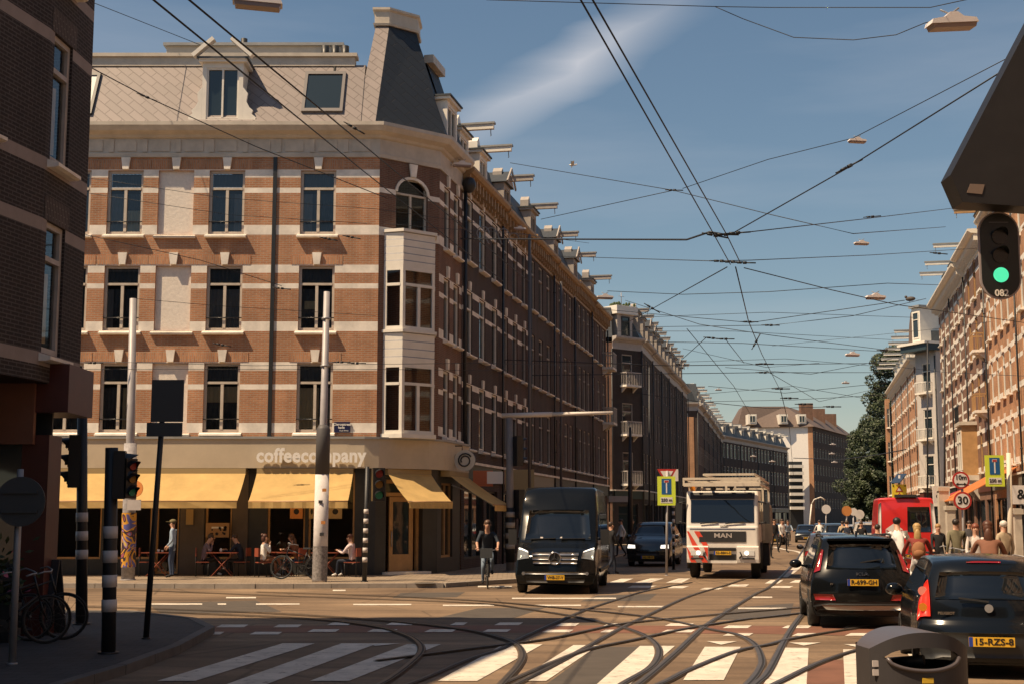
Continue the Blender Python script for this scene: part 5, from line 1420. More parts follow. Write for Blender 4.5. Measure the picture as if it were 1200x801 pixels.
def black_van():
    c = D(648.5, 690, 35.0)
    t, v = panel_van('black high-roof delivery van driving towards the junction', 2.12, 5.95, 2.72, M_carblk, c+Vector((.40, 2.95, 0)), R(180+7))
    H, L, W = 2.72, 5.95, 2.12
    v.patch('windscreen', [(-.86, 1.34), (.86, 1.34), (.78, 2.10), (-.78, 2.10)], False, M_cargls, t, off=.012)
    g = v.patch('grille', [(-.52, .74), (.52, .74), (.60, 1.02), (-.60, 1.02)], False, M_trim, t, off=.012)
    for k, z in enumerate((.79, .885, .98)):
        v.patch('grille_bar', [(-.55-.02*k, z-.028), (.55+.02*k, z-.028), (.55+.02*k, z+.028), (-.55-.02*k, z+.028)], False, mat('satin_chrome', (.35, .34, .33), .3, .9), t, off=.035, k=1)
    p = v.yz(0, .885, False, .065); q = MB()
    n = 28; q.tube([(0, .15*math.cos(2*math.pi*k/n), .15*math.sin(2*math.pi*k/n)) for k in range(n+1)], .014, 6, cap=False)
    for a in (90, 210, 330): q.bar((0, 0, 0), (0, .145*math.cos(R(a)), .145*math.sin(R(a))), .03, .02)
    q.disc((-.025, 0, 0), (1, 0, 0), .15, .01, 24, 1)
    q.obj('star_badge', [M_chrome, M_trim], t, p)
    for sy in (-1, 1):
        qd = [(sy*.66, .90), (sy*.97, .86), (sy*.97, 1.14), (sy*.70, 1.04)]
        if sy < 0: qd = [qd[1], qd[0], qd[3], qd[2]]
        hl = v.patch('headlight', qd, False, mat('headlight_glass', (.16, .17, .17), .1, coat=1), t, off=.014, n=3)
        qd = [(sy*.70, 1.02), (sy*.955, 1.10), (sy*.96, 1.14), (sy*.715, 1.045)]
        if sy < 0: qd = [qd[1], qd[0], qd[3], qd[2]]
        v.patch('daylight_strip', qd, False, M_lit, hl, off=.03, n=3, k=1)
        v.side('door_window', [(L/2-1.95, 1.38), (L/2-1.9, 2.0), (L/2-1.62, 2.0), (L/2-1.05, 1.42)], M_cargls, t, sy=sy)
        v.side('side_window', [(-L/2+.6, 1.40), (-L/2+.6, 2.05), (L/2-2.2, 2.05), (L/2-2.2, 1.40)], M_cargls, t, sy=sy)
        q = MB(); q.box(-.06, .06, sy*.0, sy*.22, -.2, .2); q.tube([(0, -sy*.06, -.05), (0, sy*.05, -.05)], .03, 6); q.obj('wing_mirror', [M_trim], t, (L/2-1.15, sy*(W/2+.04), 1.42))
        q = MB(); q.disc(v.yz(sy*.80, .52, False, .02), (1, 0, 0), .045, .02, 14); q.obj('fog_lamp', [M_rimm], t)
        q = MB(); q.bar((-L/2+.5, sy*(W/2+.012), .55), (L/2-1.45, sy*(W/2+.012), .55), .03, .09); q.obj('side_trim', [M_trim], t)
    v.patch('bumper_strip', [(-.78, .50), (.78, .50), (.80, .56), (-.80, .56)], False, mat('dull_chrome', (.16, .16, .16), .35, .7), t, off=.02, k=1)
    v.patch('lower_grille', [(-.72, .30), (.72, .30), (.76, .40), (-.76, .40)], False, M_trim, t, off=.012, k=1)
    plate(t, v.yz(0, .43, False, .03), 'VHB-27-V', False, .5, .12)
    q = MB(); q.bar(v.yz(-.7, 1.345, False, .03), v.yz(-.05, 1.36, False, .03), .03, .02); q.bar(v.yz(.1, 1.345, False, .03), v.yz(.72, 1.36, False, .03), .03, .02); q.obj('wiper', [M_trim], t)
    q = MB(); q.face([v.yz(-.45, 1.37, False, .016), v.yz(.12, 1.37, False, .016), v.yz(.12, 1.405, False, .016), v.yz(-.45, 1.405, False, .016)]); q.obj('dashboard_papers', [M_greyw], t)
    # dark driver silhouette needs no face at this distance: head rest and seat
    return t
black_van()
# ---- white lorry with red striped corner and loading boom
def lorry():
    c = D(848, 690, 44.0); hd = R(180+13)
    t = place('white lorry with red diagonal stripes and a folded ladder frame over its cab', 'lorry', 'lorry', c, hd)
    # local x forward, cab front at x=0
    Mw = mat('lorry_white', (.66, .62, .56), .45, var=.06, coat=.3); W = 1.15
    q = MB()
    sec = [(0, .50), (.06, 1.0), (.05, 1.62), (.02, 1.68), (-.18, 2.62), (-.30, 2.78), (-1.7, 2.80), (-1.7, .5)]
    q.prism(sec, 1, -W+.10, W-.10, 0)
    for sy in (-1, 1):    # rounded corners
        for k in range(4):
            a0, a1 = R(90*k/4), R(90*(k+1)/4)
            y0, y1 = sy*(W-.1+.1*math.sin(a0)), sy*(W-.1+.1*math.sin(a1)); d0, d1 = -.1*(1-math.cos(a0)), -.1*(1-math.cos(a1))
            for (xa, za), (xb, zb) in zip(sec[:6], sec[1:6]):
                q.face([(xa+d0, y0, za), (xa+d1, y1, za), (xb+d1, y1, zb), (xb+d0, y0, zb)][::sy])
        side = [(x-.1, z) for x, z in sec[:6]]+[(-1.7, 2.8), (-1.7, .5)]
        q.face([(x, sy*W, z) for x, z in side][::sy])
    q.face([(-.3, -W+.1, 2.78), (-.4, -W, 2.78), (-1.7, -W, 2.8), (-1.7, -W+.1, 2.8)]); q.face([(-.3, W-.1, 2.78), (-1.7, W-.1, 2.8), (-1.7, W, 2.8), (-.4, W, 2.78)])
    q.obj('cab', [Mw], t)
    def fx(z): # front face x at height z
        for (xa, za), (xb, zb) in zip(sec, sec[1:6]):
            if za <= z <= zb: return xa+(xb-xa)*(z-za)/(zb-za)
        return -.2
    def fr(name, y0, y1, z0, z1, m, off=.015, par=None, n=1, y2=None, y3=None):
        y2 = y1 if y2 is None else y2; y3 = y0 if y3 is None else y3
        b = MB(); zs = sorted({z0, z1}|{z for _, z in sec if z0 < z < z1})
        for za, zb in zip(zs, zs[1:]):
            fa, fb_ = (za-z0)/(z1-z0), (zb-z0)/(z1-z0)
            b.face([(fx(za)+off, y0+(y3-y0)*fa, za), (fx(za)+off, y1+(y2-y1)*fa, za), (fx(zb)+off, y1+(y2-y1)*fb_, zb), (fx(zb)+off, y0+(y3-y0)*fb_, zb)])
        # thickness
        b.face([(fx(z0)+off, y0, z0), (fx(z0)-.02, y0, z0), (fx(z0)-.02, y1, z0), (fx(z0)+off, y1, z0)]); b.face([(fx(z1)+off, y3, z1), (fx(z1)+off, y2, z1), (fx(z1)-.02, y2, z1), (fx(z1)-.02, y3, z1)])
        return b.obj(name, [m], par or t)
    fr('windscreen', -1.0, 1.0, 1.78, 2.5, M_cargls, .02)
    fr('upper_visor', -1.02, 1.02, 2.53, 2.74, M_trim, .05)
    fr('grille', -.74, .74, 1.16, 1.50, M_trim, .02)
    fr('blue_line', -1.03, 1.03, 1.565, 1.585, mat('stripe_blue', (.03, .08, .2), .5), .012)
    fr('lower_grille', -.42, .42, .60, .78, M_trim, .03); fr('step_slot', -.42, .42, .88, .98, M_trim, .03)
    text('MAN', .2, M_greyw, t, (fx(1.34)+.03, 0.02, 1.36), ROT_FRONT, name='badge', sx=1.3)
    text('meiller', .09, M_ink, t, (fx(1.66)+.03, .05, 1.665), ROT_FRONT, name='lettering')
    b = MB(); b.prism([(.02, .50), (.16, .52), (.18, .62), (.18, 1.0), (.10, 1.04), (.02, 1.04)], 1, .45, W-.02, 0); b.prism([(.02, .50), (.16, .52), (.18, .62), (.18, 1.0), (.10, 1.04), (.02, 1.04)], 1, -W+.02, -.45, 0); b.box(.03, .12, -.45, .45, .50, .58, 0)
    bp = b.obj('bumper', [Mw], t)
    for sy in (-1, 1):
        b = MB(); b.box(.181, .20, sy*.62, sy*1.0, .74, .90); hl = b.obj('headlight', [M_clear], bp)
        b = MB(); b.disc((.205, sy*.76, .82), (1, 0, 0), .07, .01, 16); b.obj('bulb', [M_lit], hl)
        b = MB(); b.box(.181, .20, sy*.62, sy*1.0, .62, .68); b.obj('fog_lamp', [M_trim], bp)
        b = MB(); b.tube([(.2, sy*.55, .86), (.2, sy*.60, .74), (.2, sy*.52, .66)], .025, 6); b.obj('tow_hook', [M_trim], bp)
        b = MB(); b.box(-.28, -.1, sy*.02, sy*.22, -.36, .3); b.tube([(-.2, -sy*.12, .34), (-.1, sy*.1, .3)], .03, 6); b.tube([(-.2, -sy*.12, -.36), (-.1, sy*.1, -.3)], .03, 6); b.obj('wing_mirror', [M_trim], t, (.1, sy*(W+.12), 2.1))
        b = MB(); b.face([(-1.4, sy*(W+.012), 1.72), (-.35, sy*(W+.012), 1.72), (-.5, sy*(W+.012), 2.45), (-1.4, sy*(W+.012), 2.45)][::sy]); b.obj('side_window', [M_cargls], t)
        b = MB(); b.tube([(-.55, sy*(W+.0), .3), (-.55, sy*(W-.001), 1.12), (-1.2, sy*(W-.001), 1.12), (-1.2, sy*(W), .3)], .05, 6); b.obj('wheel_arch', [M_trim], t)
    # red diagonals on the corner (viewer's left = local +y... the lorry's right-hand corner)
    rd = mat('signal_red', (.62, .06, .03), .5)
    def stripe(k, yy):
        b = MB()
        for (za, zb, o_) in ((.52, .60, .185), (.60, 1.0, .185), (1.045, 1.5, fx(1.2)+.018)):
            ya, yb = yy+(za-.5)*-.62, yy+(zb-.5)*-.62; w_ = .17
            lo_ = -W+.02
            c_ = lambda y: min(max(y, lo_), -.46 if za < 1.02 else -.36)
            pts = [(o_, c_(ya), za), (o_, c_(ya+w_), za), (o_, c_(yb+w_), zb), (o_, c_(yb), zb)]
            if pts[1][1]-pts[0][1] > .005 or pts[2][1]-pts[3][1] > .005: b.face(pts)
        if b.f: b.obj('red_stripe', [rd], bp)
    for k, yy in enumerate((-.98, -.62, -.28)): stripe(k, yy)
    plate(t, (fx(.82)+.09, 0, .82), '52-BBH-3', False, .54, .12)
    # chassis, wheels, body behind the cab
    b = MB(); b.box(-7.2, -.2, -.45, .45, .55, .85); b.box(-7.4, -2.0, -1.15, 1.15, 1.0, 1.16); b.obj('chassis', [M_trim], t)
    Mbody = mat('dropside_beige', (.42, .36, .27), .6, var=.1)
    b = MB()
    for sy in (-1, 1):
        b.box(-7.4, -2.0, sy*1.13-.03, sy*1.13+.03, 1.16, 1.75, 0)
        for k in range(8): b.box(-2.2-.7*k-.03, -2.2-.7*k+.03, sy*1.17-.02, sy*1.17+.02, 1.16, 1.75, 0)
    b.box(-7.4, -7.34, -1.1, 1.1, 1.16, 1.75); b.box(-2.06, -2.0, -1.1, 1.1, 1.16, 2.2); b.obj('dropside_bed', [Mbody], t)
    for x in (-1.0, -5.6):
        for y in (-.98, .98): wheel(t, x, y, .47, .28, 8, M_grey)
    b = MB()
    for sy in (-1, 1): b.box(-3.4, -1.95, sy*.65, sy*1.1, .45, .95)
    b.obj('tank', [M_trim], t)
    b = MB(); b.box(-3.3, -2.2, .9, 1.42, 1.1, 2.35)
    for k in range(5): b.box(-3.2+.22*k, -3.14+.22*k, 1.421, 1.45, 1.2, 2.25)
    for k in range(4): b.box(-2.199, -2.17, .94+.13*k, 1.0+.13*k, 1.2, 2.25)
    b.box(-3.2, -2.3, 1.0, 1.35, .35, 1.09, 1); b.obj('crane_column', [Mbody, M_trim], t)
    # folded frame carried above the cab
    Mf = mat('frame_beige', (.55, .48, .38), .5, var=.1)
    b = MB()
    for z in (2.98, 3.17, 3.30):
        y0, y1 = (-W-.05, W+.05) if z < 3.25 else (-.55, W-.1)
        b.bar((.1, y0, z), (.1, y1, z), .07, .07 if z > 3 else .11)
        for y in (y0, y1): b.bar((.1, y, z), (-6.5, y, z), .07, .06)
        b.bar((-6.5, y0, z), (-6.5, y1, z), .07, .07)
    for y in (-W-.05, 0, W+.05):
        b.bar((.1, y, 2.95), (.1, y, 3.2), .06, .06); b.bar((-2, y, 1.2), (-2, y, 3.1), .07, .07); b.bar((-6.5, y, 1.2), (-6.5, y, 3.1), .07, .07)
    for k in range(8): b.bar((-.6-.8*k, -W, 3.1), (-.6-.8*k, W, 3.1), .04, .04)
    b.obj('ladder_frame', [Mf], t)
    b = MB()
    for y in (-.75, -.25, .3, .8): b.disc((-.15, y, 2.86), (1, .1, 0), .06, .1, 12)
    b.box(-.9, -.5, -.4, -.25, 2.8, 2.95); b.obj('roof_lamp', [M_trim], t)
    b = MB(); b.box(-1.4, -1.0, -1.1, -.95, 2.81, 2.95, 0); b.obj('beacon', [M_amb], t)
    b = MB(); b.bar(((fx(1.75))+.05, -.7, 1.74), (fx(1.8)+.05, -.15, 1.8), .03, .03); b.bar(((fx(1.75))+.05, .1, 1.74), (fx(1.8)+.05, .7, 1.8), .03, .03); b.obj('wiper', [M_trim], t)
    return t
lorry()
# ---- red mail van, rear view
def red_van():
    Mr = mat('mail_red', (.55, .02, .018), .35, coat=.5); Mw = mat('van_white', (.66, .62, .58), .4)
    c = D(1068, 690, 47.0)
    t, v = panel_van('red and white mail van with one dark rear window, parked at the sunny kerb', 2.0, 5.4, 2.62, Mr, c+Vector((.5, 2.7, 0)), R(12))
    L, W, H = 5.4, 2.0, 2.62
    v.patch('rear_window', [(-.80, 1.45), (-.02, 1.45), (-.04, 2.30), (-.76, 2.30)], True, M_cargls, t)
    v.patch('white_door_edge', [(-.99, 1.3), (-.83, 1.3), (-.80, 2.45), (-.94, 2.45)], True, Mw, t, off=.02, n=1)
    v.patch('white_door_edge', [(.86, .9), (.99, .9), (.94, 2.45), (.82, 2.45)], True, Mw, t, off=.02, n=1)
    b = MB(); b.box(-L/2-.02, -L/2+.25, -.36, .36, H+.01, H+.1); b.obj('roof_lamp_bar', [M_trim], t)
    b = MB()
    p = v.yz(.42, 1.30, True, .04)
    b.prism([(-.28, 0), (0, -.22), (.28, 0), (.28, .24), (0, .44), (-.28, .24)], 0, -.006, .006, 0)
    b.bar((-.012, -.26, .22), (-.012, 0, .05), .03, .02, 1); b.bar((-.012, .26, .22), (-.012, 0, .05), .03, .02, 1); b.bar((-.012, 0, .05), (-.012, 0, -.2), .02, .03, 1)
    b.obj('parcel_logo', [Mw, Mr], t, p)
    for sy in (-1, 1):
        qd = [(sy*.80, .95), (sy*.96, .95), (sy*.94, 1.35), (sy*.80, 1.35)]
        if sy < 0: qd = [qd[1], qd[0], qd[3], qd[2]]
        v.patch('tail_lamp', qd, True, M_redl, t, off=.02, n=2)
    plate(t, v.yz(0, .62, True, .03), 'VXF-82-N', True)
    return t
red_van()
# ---- smaller cars further down the street (one body, each its own paint)
def saloon(label, px, Y, head, col, front=False, H=1.5, W=1.78, lights=False, estate=True, name='parked_car', group=None):
    c = D(px, 640, Y); m = mat('paint_'+str(px), col, .25, coat=.8)
    t = place(label, 'car', name, c+S*2.1*(1), head, group)
    k = H/1.5
    st = [(-2.05, .35, .92, .12, 0), (-2.12, .6, .96, .16, 0), (-2.06, .9*k, .96, .16, 0), (-1.85, 1.2*k, .97, .14, .02), (-1.55, 1.42*k, .97, .1, .03), (-1.0, 1.49*k, 1, .03, .03), (0, 1.5*k, 1, 0, .03), (.45, 1.42*k, 1, .03, .03), (1.1, 1.02*k, .98, .08, .03), (1.85, .86*k, .95, .14, .02), (2.08, .68*k, .93, .16, 0), (2.12, .4, .9, .16, 0), (2.08, .28, .88, .14, 0)]
    v = Veh(W, .2, [(z*k, g) for z, g in CARG], st)
    v.body(t, [m, M_black], [(-1.3, 1), (1.3, 1)], .32, sub=2)
    for x in (-1.3, 1.3):
        for y in (-.78, .78): wheel(t, x, y, .32)
    v.patch('rear_window', [(-.60, 1.0*k), (.60, 1.0*k), (.52, 1.36*k), (-.52, 1.36*k)], True, M_cargls, t)
    v.patch('windscreen', [(-.68, 1.04*k), (.68, 1.04*k), (.56, 1.38*k), (-.56, 1.38*k)], False, M_cargls, t)
    for sy in (-1, 1):
        v.side('side_window', [(-1.5, 1.0*k), (-1.2, 1.36*k), (.3, 1.38*k), (.85, 1.0*k)], M_cargls, t, sy=sy)
        qd = [(sy*.62, .78*k), (sy*.82, .78*k), (sy*.80, .92*k), (sy*.62, .92*k)]
        if sy < 0: qd = [qd[1], qd[0], qd[3], qd[2]]
        v.patch('tail_lamp', qd, True, M_redl, t, off=.02, n=2)
        qd = [(sy*.50, .62*k), (sy*.82, .62*k), (sy*.80, .74*k), (sy*.52, .72*k)]
        if sy < 0: qd = [qd[1], qd[0], qd[3], qd[2]]
        v.patch('headlight', qd, False, M_lit if lights else M_clear, t, off=.02, n=2)
        mirror(t, .72, sy*.84, 1.0*k, m)
    v.patch('grille', [(-.45, .45), (.45, .45), (.45, .58), (-.45, .58)], False, M_trim, t, off=.015, k=2)
    plate(t, v.yz(0, .68*k, True, .03), 'NL-38-K', True); plate(t, v.yz(0, .38, False, .03), 'NL-38-K', False)
    return t
saloon('black car with lit headlights in the deep shade behind the road sign', 761, 55, R(180+14), (.008, .009, .011), lights=True, H=1.75, W=1.9)
saloon('dark car with pale lower half just ahead of the black crossover', 974, 44, R(12), (.05, .045, .045), H=1.42)
saloon('small dark car far down the middle of the street', 945, 110, R(192), (.012, .015, .018), lights=False, H=1.4)
saloon('pale grey car parked in front of the red mail van', 1018, 74, R(12), (.35, .32, .28), H=1.7)
saloon('silver car parked farther up the sunny kerb, beside the small round signs', 1005, 92, R(12), (.32, .32, .32), H=1.5)

for i, (px, Y, hd, col, lab, Hc) in enumerate(((966, 100, 12, (.02, .02, .022), 'small black car two ahead of the black crossover', 1.55), (980, 84, 12, (.03, .04, .05), 'small dark blue car in the far queue beside the sign posts', 1.6), (905, 100, 192, (.012, .012, .014), 'dark car half hidden behind the tail of the lorry', 1.5))):
    saloon(lab, px, Y, R(hd), col, H=Hc)
# ================================================================ people
SKIN = mat('skin', (.52, .29, .19), .55)
def cloth(name, c): return mat('cloth_'+name, c, .85, var=.12, vscale=9)
def hair_m(name, c): return mat('hair_'+name, c, .5, var=.2, vscale=20)
POSES = {}
def base_pose():
    return dict(pel=(0, 0, .95), spi=(0, 0, 1.14), che=(0, 0, 1.32), nec=(-.01, 0, 1.49), hea=(.02, 0, 1.60), top=(.01, 0, 1.70),
                shL=(0, .175, 1.41), elL=(-.04, .23, 1.13), wrL=(.05, .24, .89), shR=(0, -.175, 1.41), elR=(-.04, -.23, 1.13), wrR=(.05, -.24, .89),
                hiL=(0, .09, .91), knL=(.03, .10, .50), anL=(-.02, .10, .09), toL=(.15, .12, .035), hiR=(0, -.09, .91), knR=(.03, -.10, .50), anR=(-.02, -.10, .09), toR=(.15, -.12, .035))
p = base_pose(); POSES['stand'] = p
p = base_pose(); p.update(knL=(.20, .09, .52), anL=(.22, .09, .10), toL=(.38, .1, .05), knR=(-.02, -.09, .5), anR=(-.26, -.09, .15), toR=(-.12, -.1, .04), elL=(-.14, .22, 1.15), wrL=(-.06, .24, .92), elR=(.06, -.22, 1.15), wrR=(.2, -.2, .95)); POSES['walk'] = p
p = base_pose(); p.update(elR=(.02, -.25, 1.12), wrR=(.16, -.12, .93), elL=(-.08, .23, 1.14), wrL=(.10, .2, .96)); POSES['phone'] = p
def seated(lean=.05, cross=False, arms='table'):
    p = base_pose(); dz = -.45
    for k in ('pel', 'spi', 'che', 'nec', 'hea', 'top', 'shL', 'shR', 'hiL', 'hiR'): p[k] = (p[k][0], p[k][1], p[k][2]+dz)
    for k, f in (('spi', .3), ('che', .8), ('nec', 1.2), ('hea', 1.6), ('top', 1.7), ('shL', 1), ('shR', 1)): p[k] = (p[k][0]+lean*f, p[k][1], p[k][2])
    p.update(knL=(.42, .11, .50), anL=(.46, .11, .09), toL=(.62, .12, .04), knR=(.42, -.11, .50), anR=(.36, -.11, .09), toR=(.52, -.12, .04))
    if cross: p.update(knR=(.44, -.04, .60), anR=(.62, .05, .26), toR=(.78, .05, .22))
    if arms == 'table': p.update(elL=(.16+lean, .25, .72), wrL=(.38+lean, .12, .80), elR=(.16+lean, -.25, .72), wrR=(.38+lean, -.12, .80))
    else: p.update(elL=(.06+lean, .24, .70), wrL=(.26, .1, .62), elR=(.10+lean, -.24, .74), wrR=(.14+lean, -.10, .98))
    return p
POSES['sit'] = seated(); POSES['sit_lean'] = seated(.16); POSES['sit_cross'] = seated(.02, True, 'lap'); POSES['sit_chin'] = seated(.14, True, 'lap')
p = base_pose()
for k, dx, dz in (('pel', -.22, .06), ('spi', -.15, .06), ('che', -.05, .05), ('nec', .03, .05), ('hea', .08, .05), ('top', .08, .05), ('shL', -.02, .05), ('shR', -.02, .05), ('hiL', -.2, .04), ('hiR', -.2, .04)):
    p[k] = (p[k][0]+dx, p[k][1], p[k][2]+dz)
p.update(elL=(.14, .29, 1.20), wrL=(.36, .27, 1.08), elR=(.14, -.29, 1.20), wrR=(.36, -.27, 1.08), knL=(.20, .12, .80), anL=(.02, .12, .45), toL=(.17, .13, .38), knR=(.12, -.12, .58), anR=(-.04, -.12, .20), toR=(.12, -.13, .13))
POSES['cycle'] = p
SEGS = [('pel', 'spi', 't'), ('spi', 'che', 't'), ('che', 'nec', 'n'), ('nec', 'hea', 'h'), ('hea', 'top', 'h'), ('che', 'shL', 't'), ('che', 'shR', 't'), ('shL', 'elL', 'u'), ('elL', 'wrL', 'f'), ('shR', 'elR', 'u'), ('elR', 'wrR', 'f'),
        ('pel', 'hiL', 'l'), ('pel', 'hiR', 'l'), ('hiL', 'knL', 'l'), ('knL', 'anL', 'c'), ('anL', 'toL', 's'), ('hiR', 'knR', 'l'), ('knR', 'anR', 'c'), ('anR', 'toR', 's')]
RAD = dict(pel=(.145, .115), spi=(.125, .10), che=(.155, .115), nec=(.055, .055), hea=(.085, .095), top=(.062, .07), shL=.062, shR=.062, elL=.043, elR=.043, wrL=.03, wrR=.03, hiL=.085, hiR=.085, knL=.058, knR=.058, anL=.042, anR=.042, toL=.035, toR=.035)
def person(label, P, head, pose, shirt, pants, shoes, hairc=(.05, .03, .02), hair='short', long_sleeve=True, shorts=False, h=1.75, cap=None, bag=None, face=True, fem=False, group=None):
    t = thing('person', label, 'person', P, math.pi/2-head, group); t.scale = (h/1.75,)*3
    p = POSES[pose]; names = list(p); idx = {n: i for i, n in enumerate(names)}
    me = bpy.data.meshes.new('body'); me.from_pydata([p[n] for n in names], [(idx[a], idx[b]) for a, b, _ in SEGS], [])
    o = bpy.data.objects.new('body', me); C.objects.link(o)
    sk = o.modifiers.new('s', 'SKIN'); sk.use_smooth_shade = True
    for i, n in enumerate(names):
        r = RAD[n]; r = r if isinstance(r, tuple) else (r, r)
        k = .9 if (fem and n in ('che', 'shL', 'shR', 'spi')) else 1
        me.skin_vertices[0].data[i].radius = (r[0]*k, r[1]*k); me.skin_vertices[0].data[i].use_root = (n == 'pel')
    sb = o.modifiers.new('d', 'SUBSURF'); sb.levels = 1
    dg = bpy.context.evaluated_depsgraph_get(); bm_ = bpy.data.meshes.new_from_object(o.evaluated_get(dg)); bpy.data.objects.remove(o)
    reg = {'t': 1, 'n': 1, 'h': 0, 'u': 1, 'f': 1 if long_sleeve else 0, 'l': 2, 'c': 0 if shorts else 2, 's': 3}
    V = {n: Vector(p[n]) for n in names}
    mb = MB(); mb.v = [v.co.copy() for v in bm_.vertices]
    def near(c):
        best = 9; r_ = 't'
        for a, b, k in SEGS:
            ab = V[b]-V[a]; tt_ = max(0, min(1, (c-V[a]).dot(ab)/max(1e-9, ab.length_squared))); d = (c-V[a]-ab*tt_).length
            ra = RAD[a]; ra = ra[0] if isinstance(ra, tuple) else ra; rb_ = RAD[b]; rb_ = rb_[0] if isinstance(rb_, tuple) else rb_
            d = d/(ra+(rb_-ra)*tt_)
            if d < best: best = d; r_ = k; bt = tt_
        if r_ == 'n': return 0 if bt > .75 else 1
        return reg[r_]
    for f in bm_.polygons: mb.f.append(list(f.vertices)); mb.m.append(near(f.center)); mb.sm.append(True)
    # hands: a palm and five unequal, curled fingers, grown on the wrist
    for s_, wn, en in ((1, 'wrL', 'elL'), (-1, 'wrR', 'elR')):
        w0 = V[wn]; d = (w0-V[en]).normalized(); sd = Vector((0, s_, 0)); sd = (sd-d*sd.dot(d)).normalized(); dn = d.cross(sd)*s_
        if dn.z > 0: dn = -dn
        mb.tube([w0-d*.01, w0+d*.04, w0+d*.085], [.028, .036, .028], 8, 0)
        for k, ln_ in enumerate((.062, .075, .07, .055)):
            b0 = w0+d*.08+dn.cross(d)*(.024-.016*k)
            mb.tube([b0, b0+d*ln_*.5, b0+d*ln_*.8+dn*ln_*.45], [.009, .0085, .006], 5, 0)
        b0 = w0+d*.03+dn.cross(d)*.032; mb.tube([b0, b0+d*.03+dn.cross(d)*.02, b0+d*.055+dn.cross(d)*.015+dn*.02], [.011, .01, .007], 5, 0)
    mb.obj('body', [SKIN, cloth(*shirt), cloth(*pants), cloth(*shoes)], t)
    H_ = (V['hea']+V['top'])/2
    # hair
    q = MB(); hc = hair_m('%.2f_%.2f' % hairc[:2], hairc)
    def blob(c, a, b, c_): q.ell(c, a, b, c_, 12, 8)
    if hair != 'none':
        blob(H_+Vector((-.022, 0, .035)), .098, .090, .088)
        if hair in ('long', 'bun'): blob(H_+Vector((-.06, 0, -.03)), .07, .082, .12)
        if hair == 'long':
            q.ell((H_+V['che'])/2+Vector((-.085, 0, -.02)), .042, .078, .17, 12, 10)
        if hair == 'bun': blob(H_+Vector((-.10, 0, .08)), .05, .05, .05)
        q.obj('hair', [hc], t)
    if cap:
        q = MB(); q.ell(H_+Vector((-.01, 0, .055)), .108, .098, .075, 14, 8); q.prism([(.06, -.07), (.19, -.045), (.20, .045), (.06, .07)], 2, H_.z+.045, H_.z+.058)
        q.v = [v if v.z > -9 else v for v in q.v]
        # brim polygon is drawn in local x/y; shift to the head
        for v in q.v[-8:]: v.x += H_.x-.0
        q.obj('cap', [cloth(*cap)], t)
    if face:
        q = MB(); q.ell(H_+Vector((.098, 0, -.035)), .018, .013, .024, 8, 6); q.obj('nose', [SKIN], t)
        for sy in (-1, 1):
            q = MB(); q.ell(H_+Vector((.083, sy*.033, -.005)), .009, .012, .009, 8, 6); q.obj('eye', [M_ink], t)
            q = MB(); q.ell(H_+Vector((-.0, sy*.088, -.02)), .02, .01, .03, 8, 6); q.obj('ear', [SKIN], t)
        q = MB(); q.ell(H_+Vector((.082, 0, -.075)), .012, .026, .007, 8, 6); q.obj('mouth', [mat('lips', (.35, .12, .09), .5)], t)
    return t
def bag_on(t, col, P, s=(.10, .15, .20), name='backpack', label='', strap=True):
    q = MB(); n = 10
    q.ell(P, *s, 12, 8); q.ell(Vector(P)+Vector((-.06, 0, -.06)), s[0]*.7, s[1]*.8, s[2]*.5, 10, 6)
    if strap:
        for sy in (-1, 1): q.tube([Vector(P)+Vector((.05, sy*.09, .16)), Vector(P)+Vector((.17, sy*.10, .17)), Vector(P)+Vector((.21, sy*.1, .0)), Vector(P)+Vector((.08, sy*.1, -.15))], .016, 5)
    q.v = [t.matrix_basis @ v for v in q.v]
    o = q.obj(name, [cloth(*col)]); tag(o, label, 'bag'); return o
